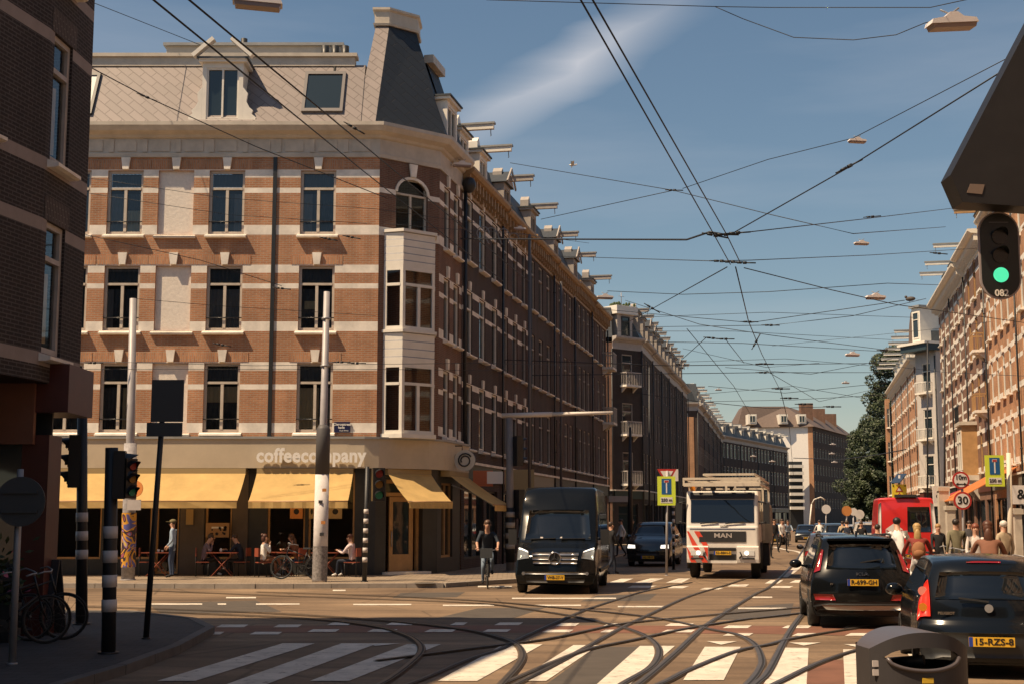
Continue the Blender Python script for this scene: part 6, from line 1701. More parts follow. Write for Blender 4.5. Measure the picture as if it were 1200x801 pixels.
# ---- bicycle
def torus(mb, c, R_, r, n=32, k=6, m=0):
    rings = []
    for i in range(n):
        a = 2*math.pi*i/n; rings.append([mb.P((c[0]+(R_+r*math.cos(2*math.pi*j/k))*math.cos(a), c[1]+r*math.sin(2*math.pi*j/k), c[2]+(R_+r*math.cos(2*math.pi*j/k))*math.sin(a))) for j in range(k)])
    for i in range(n):
        a, b = rings[i], rings[(i+1) % n]
        for j in range(k): mb.f.append([a[j], a[(j+1) % k], b[(j+1) % k], b[j]]); mb.m.append(m); mb.sm.append(True)
def bicycle(label, P, head, col=(.012, .012, .014), lean=0, basket=None, group=None, crate=None):
    t = thing('bicycle', label, 'bicycle', P, math.pi/2-head, group); t.rotation_euler = (lean, 0, math.pi/2-head)
    fm_ = mat('bike_%.3f_%.3f' % col[:2], col, .35)
    for x in (-.54, .54):
        q = MB(); torus(q, (0, 0, 0), .335, .019, m=0); torus(q, (0, 0, 0), .31, .011, m=1, k=5)
        for k in range(14): a = 2*math.pi*k/14; q.bar((0, .02*(1 if k % 2 else -1), 0), (.31*math.cos(a), 0, .31*math.sin(a)), .004, .004, 1)
        q.tube([(0, -.05, 0), (0, .05, 0)], .022, 8, 1)
        q.obj('wheel', [M_tyre, mat('dull_rim', (.10, .10, .10), .4, .5)], t, (x, 0, .354))
    q = MB(); rd_ = .016; bb = (-.08, 0, .29); se = (-.24, 0, .82); hd = (.36, 0, .88); ra_ = (-.54, 0, .354)
    q.tube([bb, se], rd_, 6); q.tube([bb, (.40, 0, .70)], .019, 6); q.tube([(-.2, 0, .68), hd], rd_, 6)
    for sy in (-.045, .045): q.tube([(bb[0], sy, bb[2]), (ra_[0], sy, ra_[2])], .01, 5); q.tube([(se[0], sy*.4, .76), (ra_[0], sy, ra_[2])], .009, 5); q.tube([(.43, sy, .62), (.47, sy, .5), (.54, sy, .354)], .012, 5)
    q.tube([(.44, 0, .60), (.33, 0, .98)], .018, 6); q.obj('frame', [fm_], t)
    q = MB(); q.tube([(.16, .30, 1.02), (.26, .28, 1.05), (.34, .1, 1.03), (.34, -.1, 1.03), (.26, -.28, 1.05), (.16, -.30, 1.02)], .013, 6); q.tube([(.33, 0, .97), (.34, 0, 1.04)], .014, 6)
    q.obj('handlebar', [M_grey], t)
    q = MB(); q.prism([(-.40, -.09), (-.36, -.11), (-.12, -.03), (-.10, .0), (-.12, .03), (-.36, .11), (-.40, .09)], 2, .885, .93); q.tube([se, (-.26, 0, .89)], .014, 6); q.obj('saddle', [M_trim], t)
    q = MB(); q.disc((bb[0], -.04, bb[2]), (0, 1, 0), .09, .01, 16); q.bar((bb[0], -.06, bb[2]), (bb[0]+.13, -.06, bb[2]-.1), .02, .015); q.bar((bb[0], .06, bb[2]), (bb[0]-.13, .06, bb[2]+.1), .02, .015)
    q.box(bb[0]+.08, bb[0]+.18, -.17, -.07, bb[2]-.12, bb[2]-.1); q.box(bb[0]-.18, bb[0]-.08, .07, .17, bb[2]+.1, bb[2]+.12); q.obj('crank', [M_trim], t)
    q = MB(); q.box(-.86, -.36, -.07, .07, .745, .76)
    for sy in (-.06, .06): q.tube([(-.8, sy, .745), (-.54, sy, .354)], .007, 4)
    for k in range(12):
        a0, a1 = R(15+k*11), R(15+(k+1)*11); r_ = .375
        q.face([(-.54+r_*math.cos(a0), -.03, .354+r_*math.sin(a0)), (-.54+r_*math.cos(a0), .03, .354+r_*math.sin(a0)), (-.54+r_*math.cos(a1), .03, .354+r_*math.sin(a1)), (-.54+r_*math.cos(a1), -.03, .354+r_*math.sin(a1))])
    q.obj('rear_rack', [M_trim], t)
    if basket:
        q = MB(); q.box(.42, .74, -.2, .2, .80, .82); 
        for (a, b, c, d) in ((.42, .44, -.2, .2), (.72, .74, -.2, .2), (.44, .72, -.2, -.18), (.44, .72, .18, .2)): q.box(a, b, c, d, .82, 1.04)
        q.obj('basket', [mat('basket_%.2f' % basket[0], basket, .7)], t)
    return t
KZ = .12
def on(px, Y, z=KZ): v = D(px, 640, Y); v.z = z; return v
blk = ('black', (.012, .012, .014)); navy = ('navy', (.012, .018, .035)); wht = ('white', (.72, .70, .66)); jean = ('jeans', (.05, .075, .13)); ljean = ('light_jeans', (.16, .21, .27))
sky_ = ('pale_blue', (.30, .38, .48)); brn = ('brown', (.22, .09, .045)); bei = ('beige', (.42, .33, .22)); pnk = ('pale_pink', (.60, .50, .50)); grn = ('olive_cap', (.16, .13, .06)); lil = ('mauve', (.17, .12, .14))
person('man in a light blue shirt, jeans and olive cap standing before the widest awning', on(202, 42.0), R(-85), 'phone', sky_, jean, blk, cap=grn, h=1.74)
person('seated person in a pale shirt with one ankle raised, right of the standing man', on(238, 43.0), R(80), 'sit_chin', lil, blk, wht)
person('dim seated person in dark clothes facing the table under the widest awning', on(284, 43.1), R(-80), 'sit_lean', navy, blk, blk)
person('seated woman in white top and mauve jacket with brown trousers, left of the leaning bicycle', on(309, 42.6), R(60), 'sit_cross', wht, brn, wht, (.08, .03, .02), 'bun', fem=True)
person('seated person with long brown hair behind the leaning bicycle', on(349, 43.0), R(-60), 'sit_lean', brn, jean, blk, (.10, .045, .02), 'long', fem=True)
person('seated person in a pinkish top, jeans and white trainers under the awning below the letters', on(413, 42.7), R(-75), 'sit', pnk, navy, wht, (.12, .04, .02))
cy = G(571, 688.5)
person('cyclist in a dark t-shirt and jeans riding towards the camera', cy+Vector((0, .2, 0)), R(178), 'cycle', ('slate', (.02, .028, .04)), ljean, blk, (.09, .045, .025), long_sleeve=False, h=1.80)
bicycle('black bicycle ridden by the man in the dark t-shirt', cy+Vector((0, .2, 0)), R(178))
q = MB(); q.box(-.17, .17, -.10, .10, -.13, .13); o = q.obj('handlebar_bag', [cloth('grey_bag', (.05, .055, .06))]); tag(o, 'dark grey bag hanging from the handlebar of the black bicycle', 'bag'); o.location = cy+Vector((-.02, -.42, .96))
person('person in dark clothes with a pale face crossing behind the black van', on(716, 47, 0), R(60), 'walk', blk, navy, blk, h=1.78)
def rider(label, blabel, px, Y, head, *a, col=(.012, .012, .014), basket=None, **k):
    P = on(px, Y, 0); t = person(label, P, head, 'cycle', *a, **k); bicycle(blabel, P, head, col, basket=basket); return t
rider('cyclist in a plain white t-shirt seen from behind, before the red mail van', 'bicycle under the rider in the white t-shirt', 1052, 33.0, R(14), wht, blk, blk, (.012, .01, .01), long_sleeve=False, h=1.86, face=False)
w_ = rider('long-haired woman in white trousers riding with a brown backpack', 'bicycle under the woman with the brown backpack', 1075.5, 30.0, R(12), ('rust_red', (.20, .03, .02)), wht, wht, (.40, .26, .10), 'long', fem=True, h=1.74, face=False)
bag_on(w_, ('tan_bag', (.28, .12, .05)), (-.24, 0, 1.22), name='backpack', label='brown backpack worn by the woman in white trousers')
rider('auburn-haired woman in a brown jacket and cream trousers cycling, right of the speed signs', 'bicycle under the woman in the brown jacket', 1158.5, 24.5, R(16), ('rust_jacket', (.20, .085, .05)), ('cream_trousers', (.60, .54, .48)), wht, (.085, .03, .014), 'long', fem=True, h=1.80, face=False)
person('woman with red-brown hair in a pale pink top facing the camera on the sunny pavement', on(1144, 31), R(195), 'walk', ('cream_blouse', (.62, .55, .50)), ('grey_trousers', (.12, .11, .10)), wht, (.2, .06, .03), 'bun', fem=True, h=1.66)
person('white-haired person in a beige jacket standing by the white pole', on(1177, 32.5), R(-20), 'stand', bei, navy, blk, (.6, .56, .5), h=1.72)
person('dark-haired person in a khaki top left of the speed sign pole', on(1121, 35), R(10), 'walk', ('khaki', (.17, .15, .09)), ('grey_print', (.10, .10, .10)), blk, (.03, .02, .015), h=1.76, face=False)
person('fair-haired person in black beside the red mail van', on(1100, 40), R(185), 'walk', blk, blk, wht, (.35, .2, .08), h=1.62)
person('person in a navy jacket ahead of the white-shirted cyclist, beside the mail van', on(1029, 41, 0), R(10), 'walk', navy, blk, blk, (.03, .02, .015), h=1.72, face=False)
person('distant pedestrian in white crossing left of the lorry tail', on(917, 72), R(150), 'walk', wht, blk, blk)
person('distant pedestrian in dark clothes at the shaded kerb beyond the lorry', on(908, 78), R(170), 'walk', blk, blk, blk)
person('dark-jacketed terrace guest in the distance between the sign pole and the orange awning', on(1137, 48), R(200), 'stand', ('charcoal', (.05, .05, .055)), blk, blk, (.05, .03, .02), h=1.7)
# parked bicycles
bicycle('black bicycle leaning by the poster-covered pole in front of the coffee house', on(350, 40.9), R(-78), lean=R(6))
for i, (px, Y, hd, col, lab) in enumerate(((1112, 33.5, 70, (.012, .012, .014), 'black bicycle leaning among the parked bicycles, nearest the khaki top'), (1122, 31.5, 85, (.03, .03, .032), 'grey parked bicycle left of the turquoise one'),
        (1134, 29.5, 60, (.0, .28, .36), 'turquoise bicycle parked on the sunny pavement'), (1146, 30.2, 80, (.015, .015, .018), 'black parked bicycle right of the turquoise one'), (1100, 36, 75, (.30, .28, .26), 'pale parked bicycle beside the mail van'), (1190, 27, 50, (.05, .02, .08), 'dark purple bicycle at the right edge of the photo'))):
    bicycle(lab, on(px, Y), R(hd), col, lean=R(5), basket=(.3, .2, .1) if i in (1, 4) else None)
for i, (px, Y, hd, lab) in enumerate(((12, 19.8, 60, 'dark bicycle in the shade at the far left, nearest the round sign'), (34, 20.6, 75, 'dark bicycle in the shade beside the sandwich board'), (-6, 20.4, 80, 'dark bicycle cut by the left edge of the photo'))):
    bicycle(lab, on(px, Y, .11), R(hd), (.02, .02, .022), lean=R(6))
# cafe furniture
M_tred = mat('red_table_paint', (.26, .06, .03), .6)
def bistro(label, px, Y, w_=1.0):
    t = thing('bistro_table', label, 'table', on(px, Y), 0, 'folding tables under the awnings')
    q = MB(); q.box(-w_/2, w_/2, -.28, .28, .72, .745); q.obj('table_top', [M_tred], t)
    for sy in (-.2, .2):
        for s_ in (-1, 1): q = MB(); q.tube([(-s_*w_*.35, sy, .0), (s_*w_*.35, sy, .72)], .013, 5); q.obj('leg', [M_tred], t)
    return t
for lab, px in (('folding red table between the two dim guests under the widest awning', 262), ('folding red table left of the standing man', 186), ('long folding table right of the seated woman in white', 332), ('folding table left of the guest with white trainers', 384)):
    bistro(lab, px, 43.0, .95)
q = MB(); q.ell((0, 0, .06), .045, .045, .07, 8, 6); q.tube([(0, 0, 0), (0, 0, .1)], .035, 8); o = q.obj('glass_cup', [wht and mat('white_china', (.7, .68, .64), .3)]); tag(o, 'white cup on the folding table between the two dim guests', 'cup'); o.location = on(259, 42.9)+Vector((0, 0, .745))
q = MB(); q.tube([(0, 0, 0), (0, 0, .09)], .04, 8); q.tube([(.12, 0, 0), (.12, 0, .07)], .035, 8); o = q.obj('cup', [MATS['white_china']]); tag(o, 'cup on the folding table left of the standing man', 'cup'); o.location = on(186, 42.9)+Vector((0, 0, .745))
def chair(label, P, head):
    t = thing('bistro_chair', label, 'chair', P, math.pi/2-head, 'chairs of the coffee house')
    q = MB(); q.box(-.2, .2, -.2, .2, .43, .455); q.obj('seat', [M_tred], t)
    q = MB(); q.box(-.22, -.19, -.2, .2, .62, .88); q.obj('backrest', [M_tred], t)
    for x, y in ((-.2, -.18), (-.2, .18), (.18, -.18), (.18, .18)):
        q = MB(); q.tube([(x, y, 0), (x, y, .88 if x < 0 else .43)], .014, 5); q.obj('leg', [M_trim], t)
for lab, px, hd in (('red chair with its back to the widest awning windows, left of the standing man', 172, 80), ('chair under the person with the raised ankle', 238, 80), ('chair under the dim guest in dark clothes', 284, -80), ('chair under the seated woman in white', 309, 60), ('chair under the person with long brown hair', 349, -60), ('chair under the guest with white trainers', 413, -75)):
    dY = {238: 43.0, 284: 43.1, 309: 42.6, 349: 43.0, 413: 42.7}.get(px, 43.0)
    chair(lab, on(px, dY), R(hd))
# posters and notices in the shopfront
def board(label, px0, px1, py0, py1, Y, m, name='poster', cat='poster', th=.03, tx=None):
    a, b = D(px0, py1, Y), D(px1, py0, Y); q = MB(); q.box(0, b.x-a.x, -th, 0, 0, b.z-a.z)
    o = q.obj(name, [m]); tag(o, label, cat); o.location = a
    return o, b.x-a.x, b.z-a.z
Mor = mat('orange_poster', (.55, .22, .06), .6); Mtan = mat('tan_poster', (.38, .27, .13), .6)
for i, (a, b, m, lab) in enumerate(((340, 355, Mor, 'orange poster hanging at the window under the letters, leftmost of three'), (362, 369, Mtan, 'narrow tan poster half hidden by the white pole'), (385, 401, Mtan, 'tan poster with a dark figure right of the white pole'))):
    o, w_, h_ = board(lab, a, b, 592, 607, CY-.12, m); q = MB(); q.ell((w_*.5, -.035, h_*.55), w_*.22, .004, h_*.22, 8, 6); q.obj('print', [M_ink], o)
o, w_, h_ = board('menu board with small dark drawings between two amber posts', 241, 269, 612, 629, CY-.14, mat('menu_board', (.36, .20, .08), .6), 'menu_board', 'menu board')
rnd = random.Random(4); q = MB()
for k in range(14): q.disc((w_*(.1+.8*rnd.random()), -.035, h_*(.2+.6*rnd.random())), (0, 1, 0), .02+.03*rnd.random(), .004, 10)
q.box(w_*.25, w_*.75, -.037, -.033, h_*.62, h_*.74, 1); q.obj('drawing', [M_ink, M_white], o)
o, _, _ = board('framed notice hanging on the taupe pier under the widest awning', 218, 227, 596, 614, CY-.12, mat('notice', (.30, .2, .08), .6), 'framed_notice', 'notice')

for i, (px, Y, hd, sh, lab) in enumerate(((924, 95, 190, sky_, 'distant cyclist in pale blue coming down the far street'), (961, 88, 12, wht, 'distant cyclist in white riding away in the far street'), (993, 62, 12, navy, 'cyclist in navy riding away left of the pale grey car'))):
    P_ = on(px, Y, 0); person(lab, P_, R(hd), 'cycle', sh, blk, blk); bicycle('bicycle under the '+lab.replace('distant ', 'far '), P_, R(hd))
for i, (px, Y, hd, sh, lab) in enumerate(((988, 78, 30, bei, 'tiny pedestrian in beige under the small round signs'), (1010, 66, 200, blk, 'small pedestrian in black left of the mail van'), (899, 66, 160, lil, 'small pedestrian in mauve right behind the lorry'), (741, 70, 90, blk, 'pedestrian in black at the shaded corner behind the dark pole'), (728, 64, 260, wht, 'pedestrian in a white top in the shade left of the headlit car'))):
    person(lab, on(px, Y, .12 if px < 900 and px != 899 else 0), R(hd), 'walk', sh, blk, blk)
# ================================================================ poles, signals, signs
M_pole = mat('pale_grey_pole', (.36, .34, .34), .5, .1, var=.12, vscale=3); M_poled = mat('dark_pole', (.02, .02, .022), .5)
M_bwW = mat('pole_white', (.55, .5, .47), .6, var=.12); M_bwB = mat('pole_black', (.012, .012, .013), .6)
def post(name, label, cat, base, top, r0, r1, m, bands=None, group=None, n=10):
    """base, top world points"""
    t = thing(name, label, cat, base, 0, group); d = top-base
    q = MB(); q.tube([Vector((0, 0, 0)), d], [r0, r1], n); q.disc((0, 0, .01), (0, 0, 1), r0*1.5, .03, 14); q.obj('pole', [m], t)
    if bands:
        z0, z1, k = bands; H = d.z
        for i in range(k):
            if i % 2 == 0:
                a, b = (z0+(z1-z0)*i/k)/H, (z0+(z1-z0)*(i+1)/k)/H; q = MB(); rr = (r0+(r1-r0)*(a+b)/2)*1.06+.003; q.tube([d*a, d*b], rr, n); q.obj('white_band', [M_bwW], t)
    return t, d
def head(parent, P, rot, lit=None, s=1.0, hoods=True):
    """three-lamp head, lenses face local -y before rotation"""
    q = MB(); w_ = .17*s
    q.box(-w_, w_, -.02, .18*s, -.45*s, .45*s); o = q.obj('signal_head', [M_blackm], parent, P); o.rotation_euler = (0, 0, rot)
    for k, z in enumerate((.29, 0, -.29)):
        c = [(.25, .01, .01), (.25, .12, .01), (.01, .2, .12)][k]
        q = MB(); q.disc((0, -.03, z*s), (0, 1, 0), .105*s, .02, 18); q.obj('lens', [mat('lens_%d' % k, c, .3) if lit != k else M_green], o)
        if hoods:
            q = MB(); n = 10
            for j in range(n):
                a0, a1 = R(-20+220*j/n), R(-20+220*(j+1)/n); r_ = .125*s
                q.face([(r_*math.cos(a0), -.02, z*s+r_*math.sin(a0)), (r_*math.cos(a1), -.02, z*s+r_*math.sin(a1)), (r_*math.cos(a1), -.02-.24*s*max(.25, math.sin(max(0, a1))), z*s+r_*math.sin(a1)-.02), (r_*math.cos(a0), -.02-.24*s*max(.25, math.sin(max(0, a0))), z*s+r_*math.sin(a0)-.02)])
            q.obj('hood', [M_blackm], o)
    return o
M_green = mat('green_signal', (.05, .4, .22), .3, emit=((.07, .72, .36), .8))
GZ = .11
b = G(95.5, 731, GZ); tp_ = D(96.5, 487, b.y)
t, d = post('traffic_light', 'black and white banded traffic light post at the near left, farther of the two', 'traffic light', b, tp_, .10, .085, M_poled, (1.1, 2.05, 6), 'banded traffic light posts on the near pavement')
head(t, D(82, 540, b.y)-b, R(-75), s=1.0)
b = G(127, 765, GZ); tp_ = D(131, 524, b.y)
t, d = post('traffic_light', 'black and white banded traffic light post at the near left, closer to the camera', 'traffic light', b, tp_, .095, .085, M_poled, (.55, 1.85, 8), 'banded traffic light posts on the near pavement')
head(t, D(145, 556, b.y)-b, R(100), s=.72); head(t, D(153, 560, b.y)-b, R(60), s=.6)
b = G(171, 748, GZ); tp_ = D(193.5, 445, b.y)
t, d = post('road_sign', 'leaning pole carrying two dark sign backs, right of the banded posts', 'road sign', b, tp_, .045, .04, M_poled)
for (x0, x1, y0, y1) in ((178, 217, 445, 494), (173, 215, 495, 511)):
    a, c = D(x0, y1, b.y), D(x1, y0, b.y); q = MB(); q.box(a.x-b.x, c.x-b.x, -.075, -.05, a.z-b.z, c.z-b.z); q.obj('sign_back', [mat('sign_back_grey', (.05, .055, .06), .5)], t)
b = G(14, 778, GZ); tp_ = D(24, 549, b.y)
t, d = post('road_sign', 'grey pole with a round sign seen from the back at the far left', 'road sign', b, tp_, .045, .04, M_grey)
q = MB(); c = D(24, 587, b.y-.1)-b; q.disc(c, (0, 1, 0), .31, .02, 30); q.box(c.x-.22, c.x+.22, c.y-.04, c.y-.012, c.z+.1, c.z+.14); q.box(c.x-.22, c.x+.22, c.y-.04, c.y-.012, c.z-.14, c.z-.1); q.obj('sign_back', [MATS['sign_back_grey']], t)
# tall poles before the coffee house
b = G(150, 679, KZ); tp_ = D(156, 350, b.y)
t, d = post('catenary_pole', 'tall pale pole wrapped low down in a colourful poster', 'pole', b, tp_, .155, .10, M_pole)
q = MB(); q.tube([d*0, d*(.48)], [.20, .19], 12); q.obj('lower_sleeve', [mat('sticker_grey', (.30, .28, .28), .7, var=.35, vscale=9)], t)
def poster_mat():
    m = bpy.data.materials.new('colour_poster'); m.use_nodes = True; n = m.node_tree.nodes; l = m.node_tree.links; p = n['Principled BSDF']
    tcn = n.new('ShaderNodeTexCoord'); nz = n.new('ShaderNodeTexNoise'); nz.inputs['Scale'].default_value = 1.5; nz.inputs['Detail'].default_value = 1.5; nz.inputs['Distortion'].default_value = 2.2
    r = n.new('ShaderNodeValToRGB'); r.color_ramp.interpolation = 'CONSTANT'; e = r.color_ramp.elements; e[0].color = (.10, .10, .30, 1); e[1].position = .42; e[1].color = (.62, .30, .03, 1)
    for pos, c in ((.5, (.03, .02, .03, 1)), (.56, (.35, .08, .12, 1)), (.6, (.25, .25, .48, 1)), (.66, (.65, .45, .08, 1))): x = e.new(pos); x.color = c
    l.new(tcn.outputs['Object'], nz.inputs[0]); l.new(nz.outputs[0], r.inputs[0]); l.new(r.outputs[0], p.inputs['Base Color']); MATS['colour_poster'] = m; return m
q = MB(); q.tube([d*.045, d*.235], [.215, .21], 14, cap=False); q.obj('poster', [poster_mat()], t)
q = MB(); c = D(159, 572, b.y-.3)-b; q.disc(c, (.25, 1, 0), .235, .03, 26); o = q.obj('round_notice', [mat('orange_sign', (.70, .25, .06), .5)], t)
q = MB(); c = D(157, 591, b.y-.3)-b; q.box(c.x-.2, c.x+.2, c.y, c.y+.02, c.z-.15, c.z+.15); q.obj('notice', [M_bwW], t)
b = G(374.5, 681, KZ); tp_ = D(383, 342, b.y)
t, d = post('catenary_pole', 'tall pale pole standing in front of the white shop letters', 'pole', b, tp_, .13, .09, M_pole)
q = MB(); q.tube([d*0, d*.365], [.21, .20], 14); q.obj('poster_sleeve', [mat('poster_white', (.62, .58, .56), .8, var=.16, vscale=5)], t)
q = MB(); q.tube([d*.365, d*.52, d*.535], [.205, .20, .13], 14); q.obj('dark_sleeve', [mat('sleeve_grey', (.075, .07, .07), .6)], t)
q = MB(); q.tube([d*0.005, d*.12], [.215, .212], 14, cap=False); q.obj('torn_posters', [mat('torn_posters', (.22, .20, .19), .9, var=.6, vscale=14)], t)
for k, (z, y) in enumerate(((.2, .05), (.27, -.04), (.31, .06), (.16, .02))):
    q = MB(); p_ = d*z; q.box(p_.x-.02+y, p_.x+.1+y, p_.y-.215, p_.y-.209, p_.z-.04, p_.z+.05); q.obj('sticker', [mat('sticker_%d' % (k % 2), ((.5, .2, .05), (.03, .03, .035))[k % 2], .6)], t)
for z in (.74, .905):
    q = MB(); q.disc(d*z, (0, 0, 1), .13, .06, 12); q.obj('clamp', [M_grey], t)
b = G(427, 681, KZ); tp_ = D(430.5, 546, b.y)
t, d = post('traffic_light', 'small banded traffic light beside the corner door', 'traffic light', b, tp_, .07, .06, M_poled, (.55, 2.05, 11))
hd_ = head(t, D(444, 567, b.y)-b, R(20), s=1.05)
# mast arm over the street
YM = 47.3; b = Vector((D(598, 640, YM).x, YM, .12)); tp_ = D(597, 489, YM)
t, d = post('signal_gantry', 'pale mast with a long white arm reaching over the street behind the black van', 'signal mast', b, tp_, .15, .12, mat('mast_shaded_grey', (.20, .185, .18), .6, var=.1))  # mast grey lowered to carry the shade; sunlit poles stay paler
for i in range(4):
    z = .75+.36*i; q = MB(); q.tube([(0, 0, z), (0, 0, z+.18)], .165, 12); q.obj('white_band', [mat('band_grey', (.3, .28, .26), .6)], t)
q = MB(); q.tube([(0, 0, .3), (0, 0, 2.15)], .158, 12); q.obj('dark_sleeve', [M_bwB], t)
a1, a2 = D(588, 486.5, YM)-b, D(718, 483, YM-.7)-b
q = MB(); q.tube([a1, a1.lerp(a2, .46)], .085, 8); q.tube([a1.lerp(a2, .46), a2], [.07, .055], 8); q.obj('arm', [mat('arm_white', (.62, .56, .50), .5)], t)
head(t, D(609, 528, YM)-b, R(120), s=1.15); head(t, D(611, 590, YM)-b, R(120), s=1.1)
# blue dead-end signs on fluorescent boards
M_fluo = mat('fluorescent_yellow', (.62, .72, .06), .5); M_blue = mat('sign_blue', (.012, .10, .27), .4); M_red2 = mat('sign_red', (.42, .03, .025), .45); M_sw = mat('sign_white', (.70, .66, .62), .5)
def deadend(t, c, w_, h_, txt):
    q = MB(); q.box(c.x-w_/2, c.x+w_/2, c.y-.02, c.y, c.z-h_/2, c.z+h_/2); o = q.obj('sign_board', [M_fluo], t)
    bw, z0, z1 = w_*.27, c.z-h_*.12, c.z+h_*.42; y = c.y-.022
    q = MB(); q.box(c.x-bw, c.x+bw, y-.004, y, z0, z1); q.obj('blue_panel', [M_blue], o)
    q = MB(); q.box(c.x-bw*.13, c.x+bw*.13, y-.009, y-.005, z0+(z1-z0)*.08, z0+(z1-z0)*.74); q.box(c.x-bw*.48, c.x+bw*.48, y-.009, y-.005, z0+(z1-z0)*.745, z0+(z1-z0)*.9); q.obj('white_stem', [M_sw], o)
    q = MB(); q.box(c.x-bw*.40, c.x+bw*.40, y-.013, y-.010, z0+(z1-z0)*.765, z0+(z1-z0)*.88); q.obj('red_bar', [M_red2], o)
    q = MB(); q.box(c.x-w_*.33, c.x+w_*.33, y-.004, y, c.z-h_*.42, c.z-h_*.22); q.obj('distance_plate', [M_sw], o)
    text(txt, h_*.15, M_ink, o, (c.x, y-.008, c.z-h_*.32))
b = G(781, 674); t, d = post('road_sign', 'yellow-edged blue dead end sign on a thin pole left of the lorry', 'road sign', b, D(782, 551, b.y), .04, .04, M_pole)
c = D(781, 574.5, b.y-.08)-b; deadend(t, c, (791.5-770.5)/1600*b.y, (591-557.5)/1600*b.y*1.0, '250 m')
q = MB(); c = D(781.5, 553.0, b.y)-b; c.y += .02; r_ = .33; q.prism([(c.x-r_, c.z+.12), (c.x+r_, c.z+.12), (c.x, c.z-.44)][::-1], 1, c.y, c.y+.02, 0); q.prism([(c.x-r_*.66, c.z+.05), (c.x+r_*.66, c.z+.05), (c.x, c.z-.32)][::-1], 1, c.y-.006, c.y-.001, 1); q.obj('yield_sign', [M_red2, M_sw], t)
b = Vector((D(789, 640, 52).x, 52, .0)); t, d = post('road_sign', 'thin black and white marker post just behind the dead end sign', 'road sign', b, D(789, 560, 52), .05, .05, M_bwB, (.6, 2.6, 14))
q = MB(); q.box(-.1, .22, -.08, -.06, d.z-.1, d.z+.35); q.obj('sign_back', [M_sw], t)
b = Vector((D(1183.5, 640, 36).x, 36, KZ)); t, d = post('road_sign', 'white pole on the sunny pavement with a yellow-edged blue dead end sign', 'road sign', b, D(1182, 530, 36), .085, .06, mat('pillar_white', (.66, .58, .46), .6))
c = D(1165.5, 551, 35.8)-b; deadend(t, c, 22/1600*36, 36/1600*36, '250 m')
q = MB(); q.tube([(0, 0, c.z+.2), (c.x, 0, c.z+.2)], .02, 5); q.tube([(0, 0, c.z-.2), (c.x, 0, c.z-.2)], .02, 5); q.obj('bracket', [M_pole], t)
def roundsign(t, c, r, txt, size, arrow=False):
    q = MB(); q.disc(c, (0, 1, 0), r, .02, 30); o = q.obj('round_sign', [M_red2], t)
    q = MB(); q.disc((c.x, c.y-.012, c.z), (0, 1, 0), r*.78, .006, 30); q.obj('sign_face', [M_sw], o)
    text(txt, size, M_ink, o, (c.x, c.y-.02, c.z+(.08 if arrow else 0)))
    if arrow:
        q = MB(); z = c.z-.12; y0, y1 = c.y-.022, c.y-.018; q.box(c.x-.1, c.x+.1, y0, y1, z-.015, z+.015); q.prism([(c.x-.17, z), (c.x-.09, z-.05), (c.x-.09, z+.05)], 1, y0, y1); q.prism([(c.x+.17, z), (c.x+.09, z+.05), (c.x+.09, z-.05)], 1, y0, y1); q.obj('arrow', [M_ink], o)
b = Vector((D(1129, 640, 42).x, 42, KZ)); t, d = post('road_sign', 'pole with round 10 m and 30 signs rimmed in red', 'road sign', b, D(1127, 551, 42), .04, .04, M_pole)
roundsign(t, D(1126, 562, 41.9)-b, .265, '10m', .20, True); roundsign(t, D(1128, 586, 41.9)-b, .275, '30', .33)
# solar warning sign
b = Vector((D(1054, 640, 60).x, 60, 0.12)); t, d = post('road_sign', 'yellow warning sign with two triangles under a small solar panel', 'road sign', b, D(1054, 556, 60), .05, .05, M_pole)
c = D(1053.8, 577, 59.9)-b; q = MB(); w_, h_ = 17/1600*60, 20/1600*60; q.box(c.x-w_/2, c.x+w_/2, c.y-.02, c.y, c.z-h_/2, c.z+h_/2); o = q.obj('sign_board', [mat('warning_yellow', (.75, .58, .04), .5)], t)
for dz in (.17, -.12):
    q = MB(); q.prism([(c.x-.17, c.z+dz-.11), (c.x+.17, c.z+dz-.11), (c.x, c.z+dz+.15)], 1, c.y-.03, c.y-.022); q.obj('warning_triangle', [M_red2], o)
    q = MB(); q.prism([(c.x-.10, c.z+dz-.07), (c.x+.10, c.z+dz-.07), (c.x, c.z+dz+.08)], 1, c.y-.036, c.y-.031); q.obj('triangle_face', [M_sw], o)
for sx in (-1, 1):
    for sz in (-1, 1): q = MB(); q.disc((c.x+sx*w_*.4, c.y-.026, c.z+sz*h_*.42), (0, 1, 0), .035, .01, 10); q.obj('flasher', [M_ink], o)
q = MB(); c = D(1053, 560, 60)-b; q.bar((c.x-.2, c.y-.15, c.z-.2), (c.x+.2, c.y+.15, c.z+.2), .5, .03); q.obj('solar_panel', [mat('solar_blue', (.03, .05, .09), .2)], t)
# small far signs and posts
for px, py, Y, r_, m, lab in ((992, 600, 95, .35, Mor, 'small orange round sign far down the sunny kerb'), (1000, 601, 100, .28, M_sw, 'small white round sign beside the orange one'), (1007, 604, 88, .3, M_sw, 'small white round sign farther right of the orange one'), (968, 598, 120, .4, M_sw, 'pale round sign in front of the dark far facade')):
    b = Vector((D(px, 640, Y).x, Y, 0)); t, d = post('road_sign', lab, 'road sign', b, D(px, py-2, Y), .05, .05, M_pole); q = MB(); q.disc((d.x, -.08, d.z), (0, 1, 0), r_, .02, 20); q.obj('round_sign', [m], t)
b = Vector((D(948, 640, 150).x, 150, 0)); t, d = post('street_lamp', 'distant street lamp with a hooked white arm before the blank white wall', 'street lamp', b, D(951, 590, 150), .1, .07, M_white)
q = MB(); q.tube([d, d+Vector((.3, 0, .5)), d+Vector((1.0, 0, .75)), d+Vector((1.5, 0, .45))], [.06, .06, .07, .09], 6); q.obj('lamp_arm', [M_white], t)
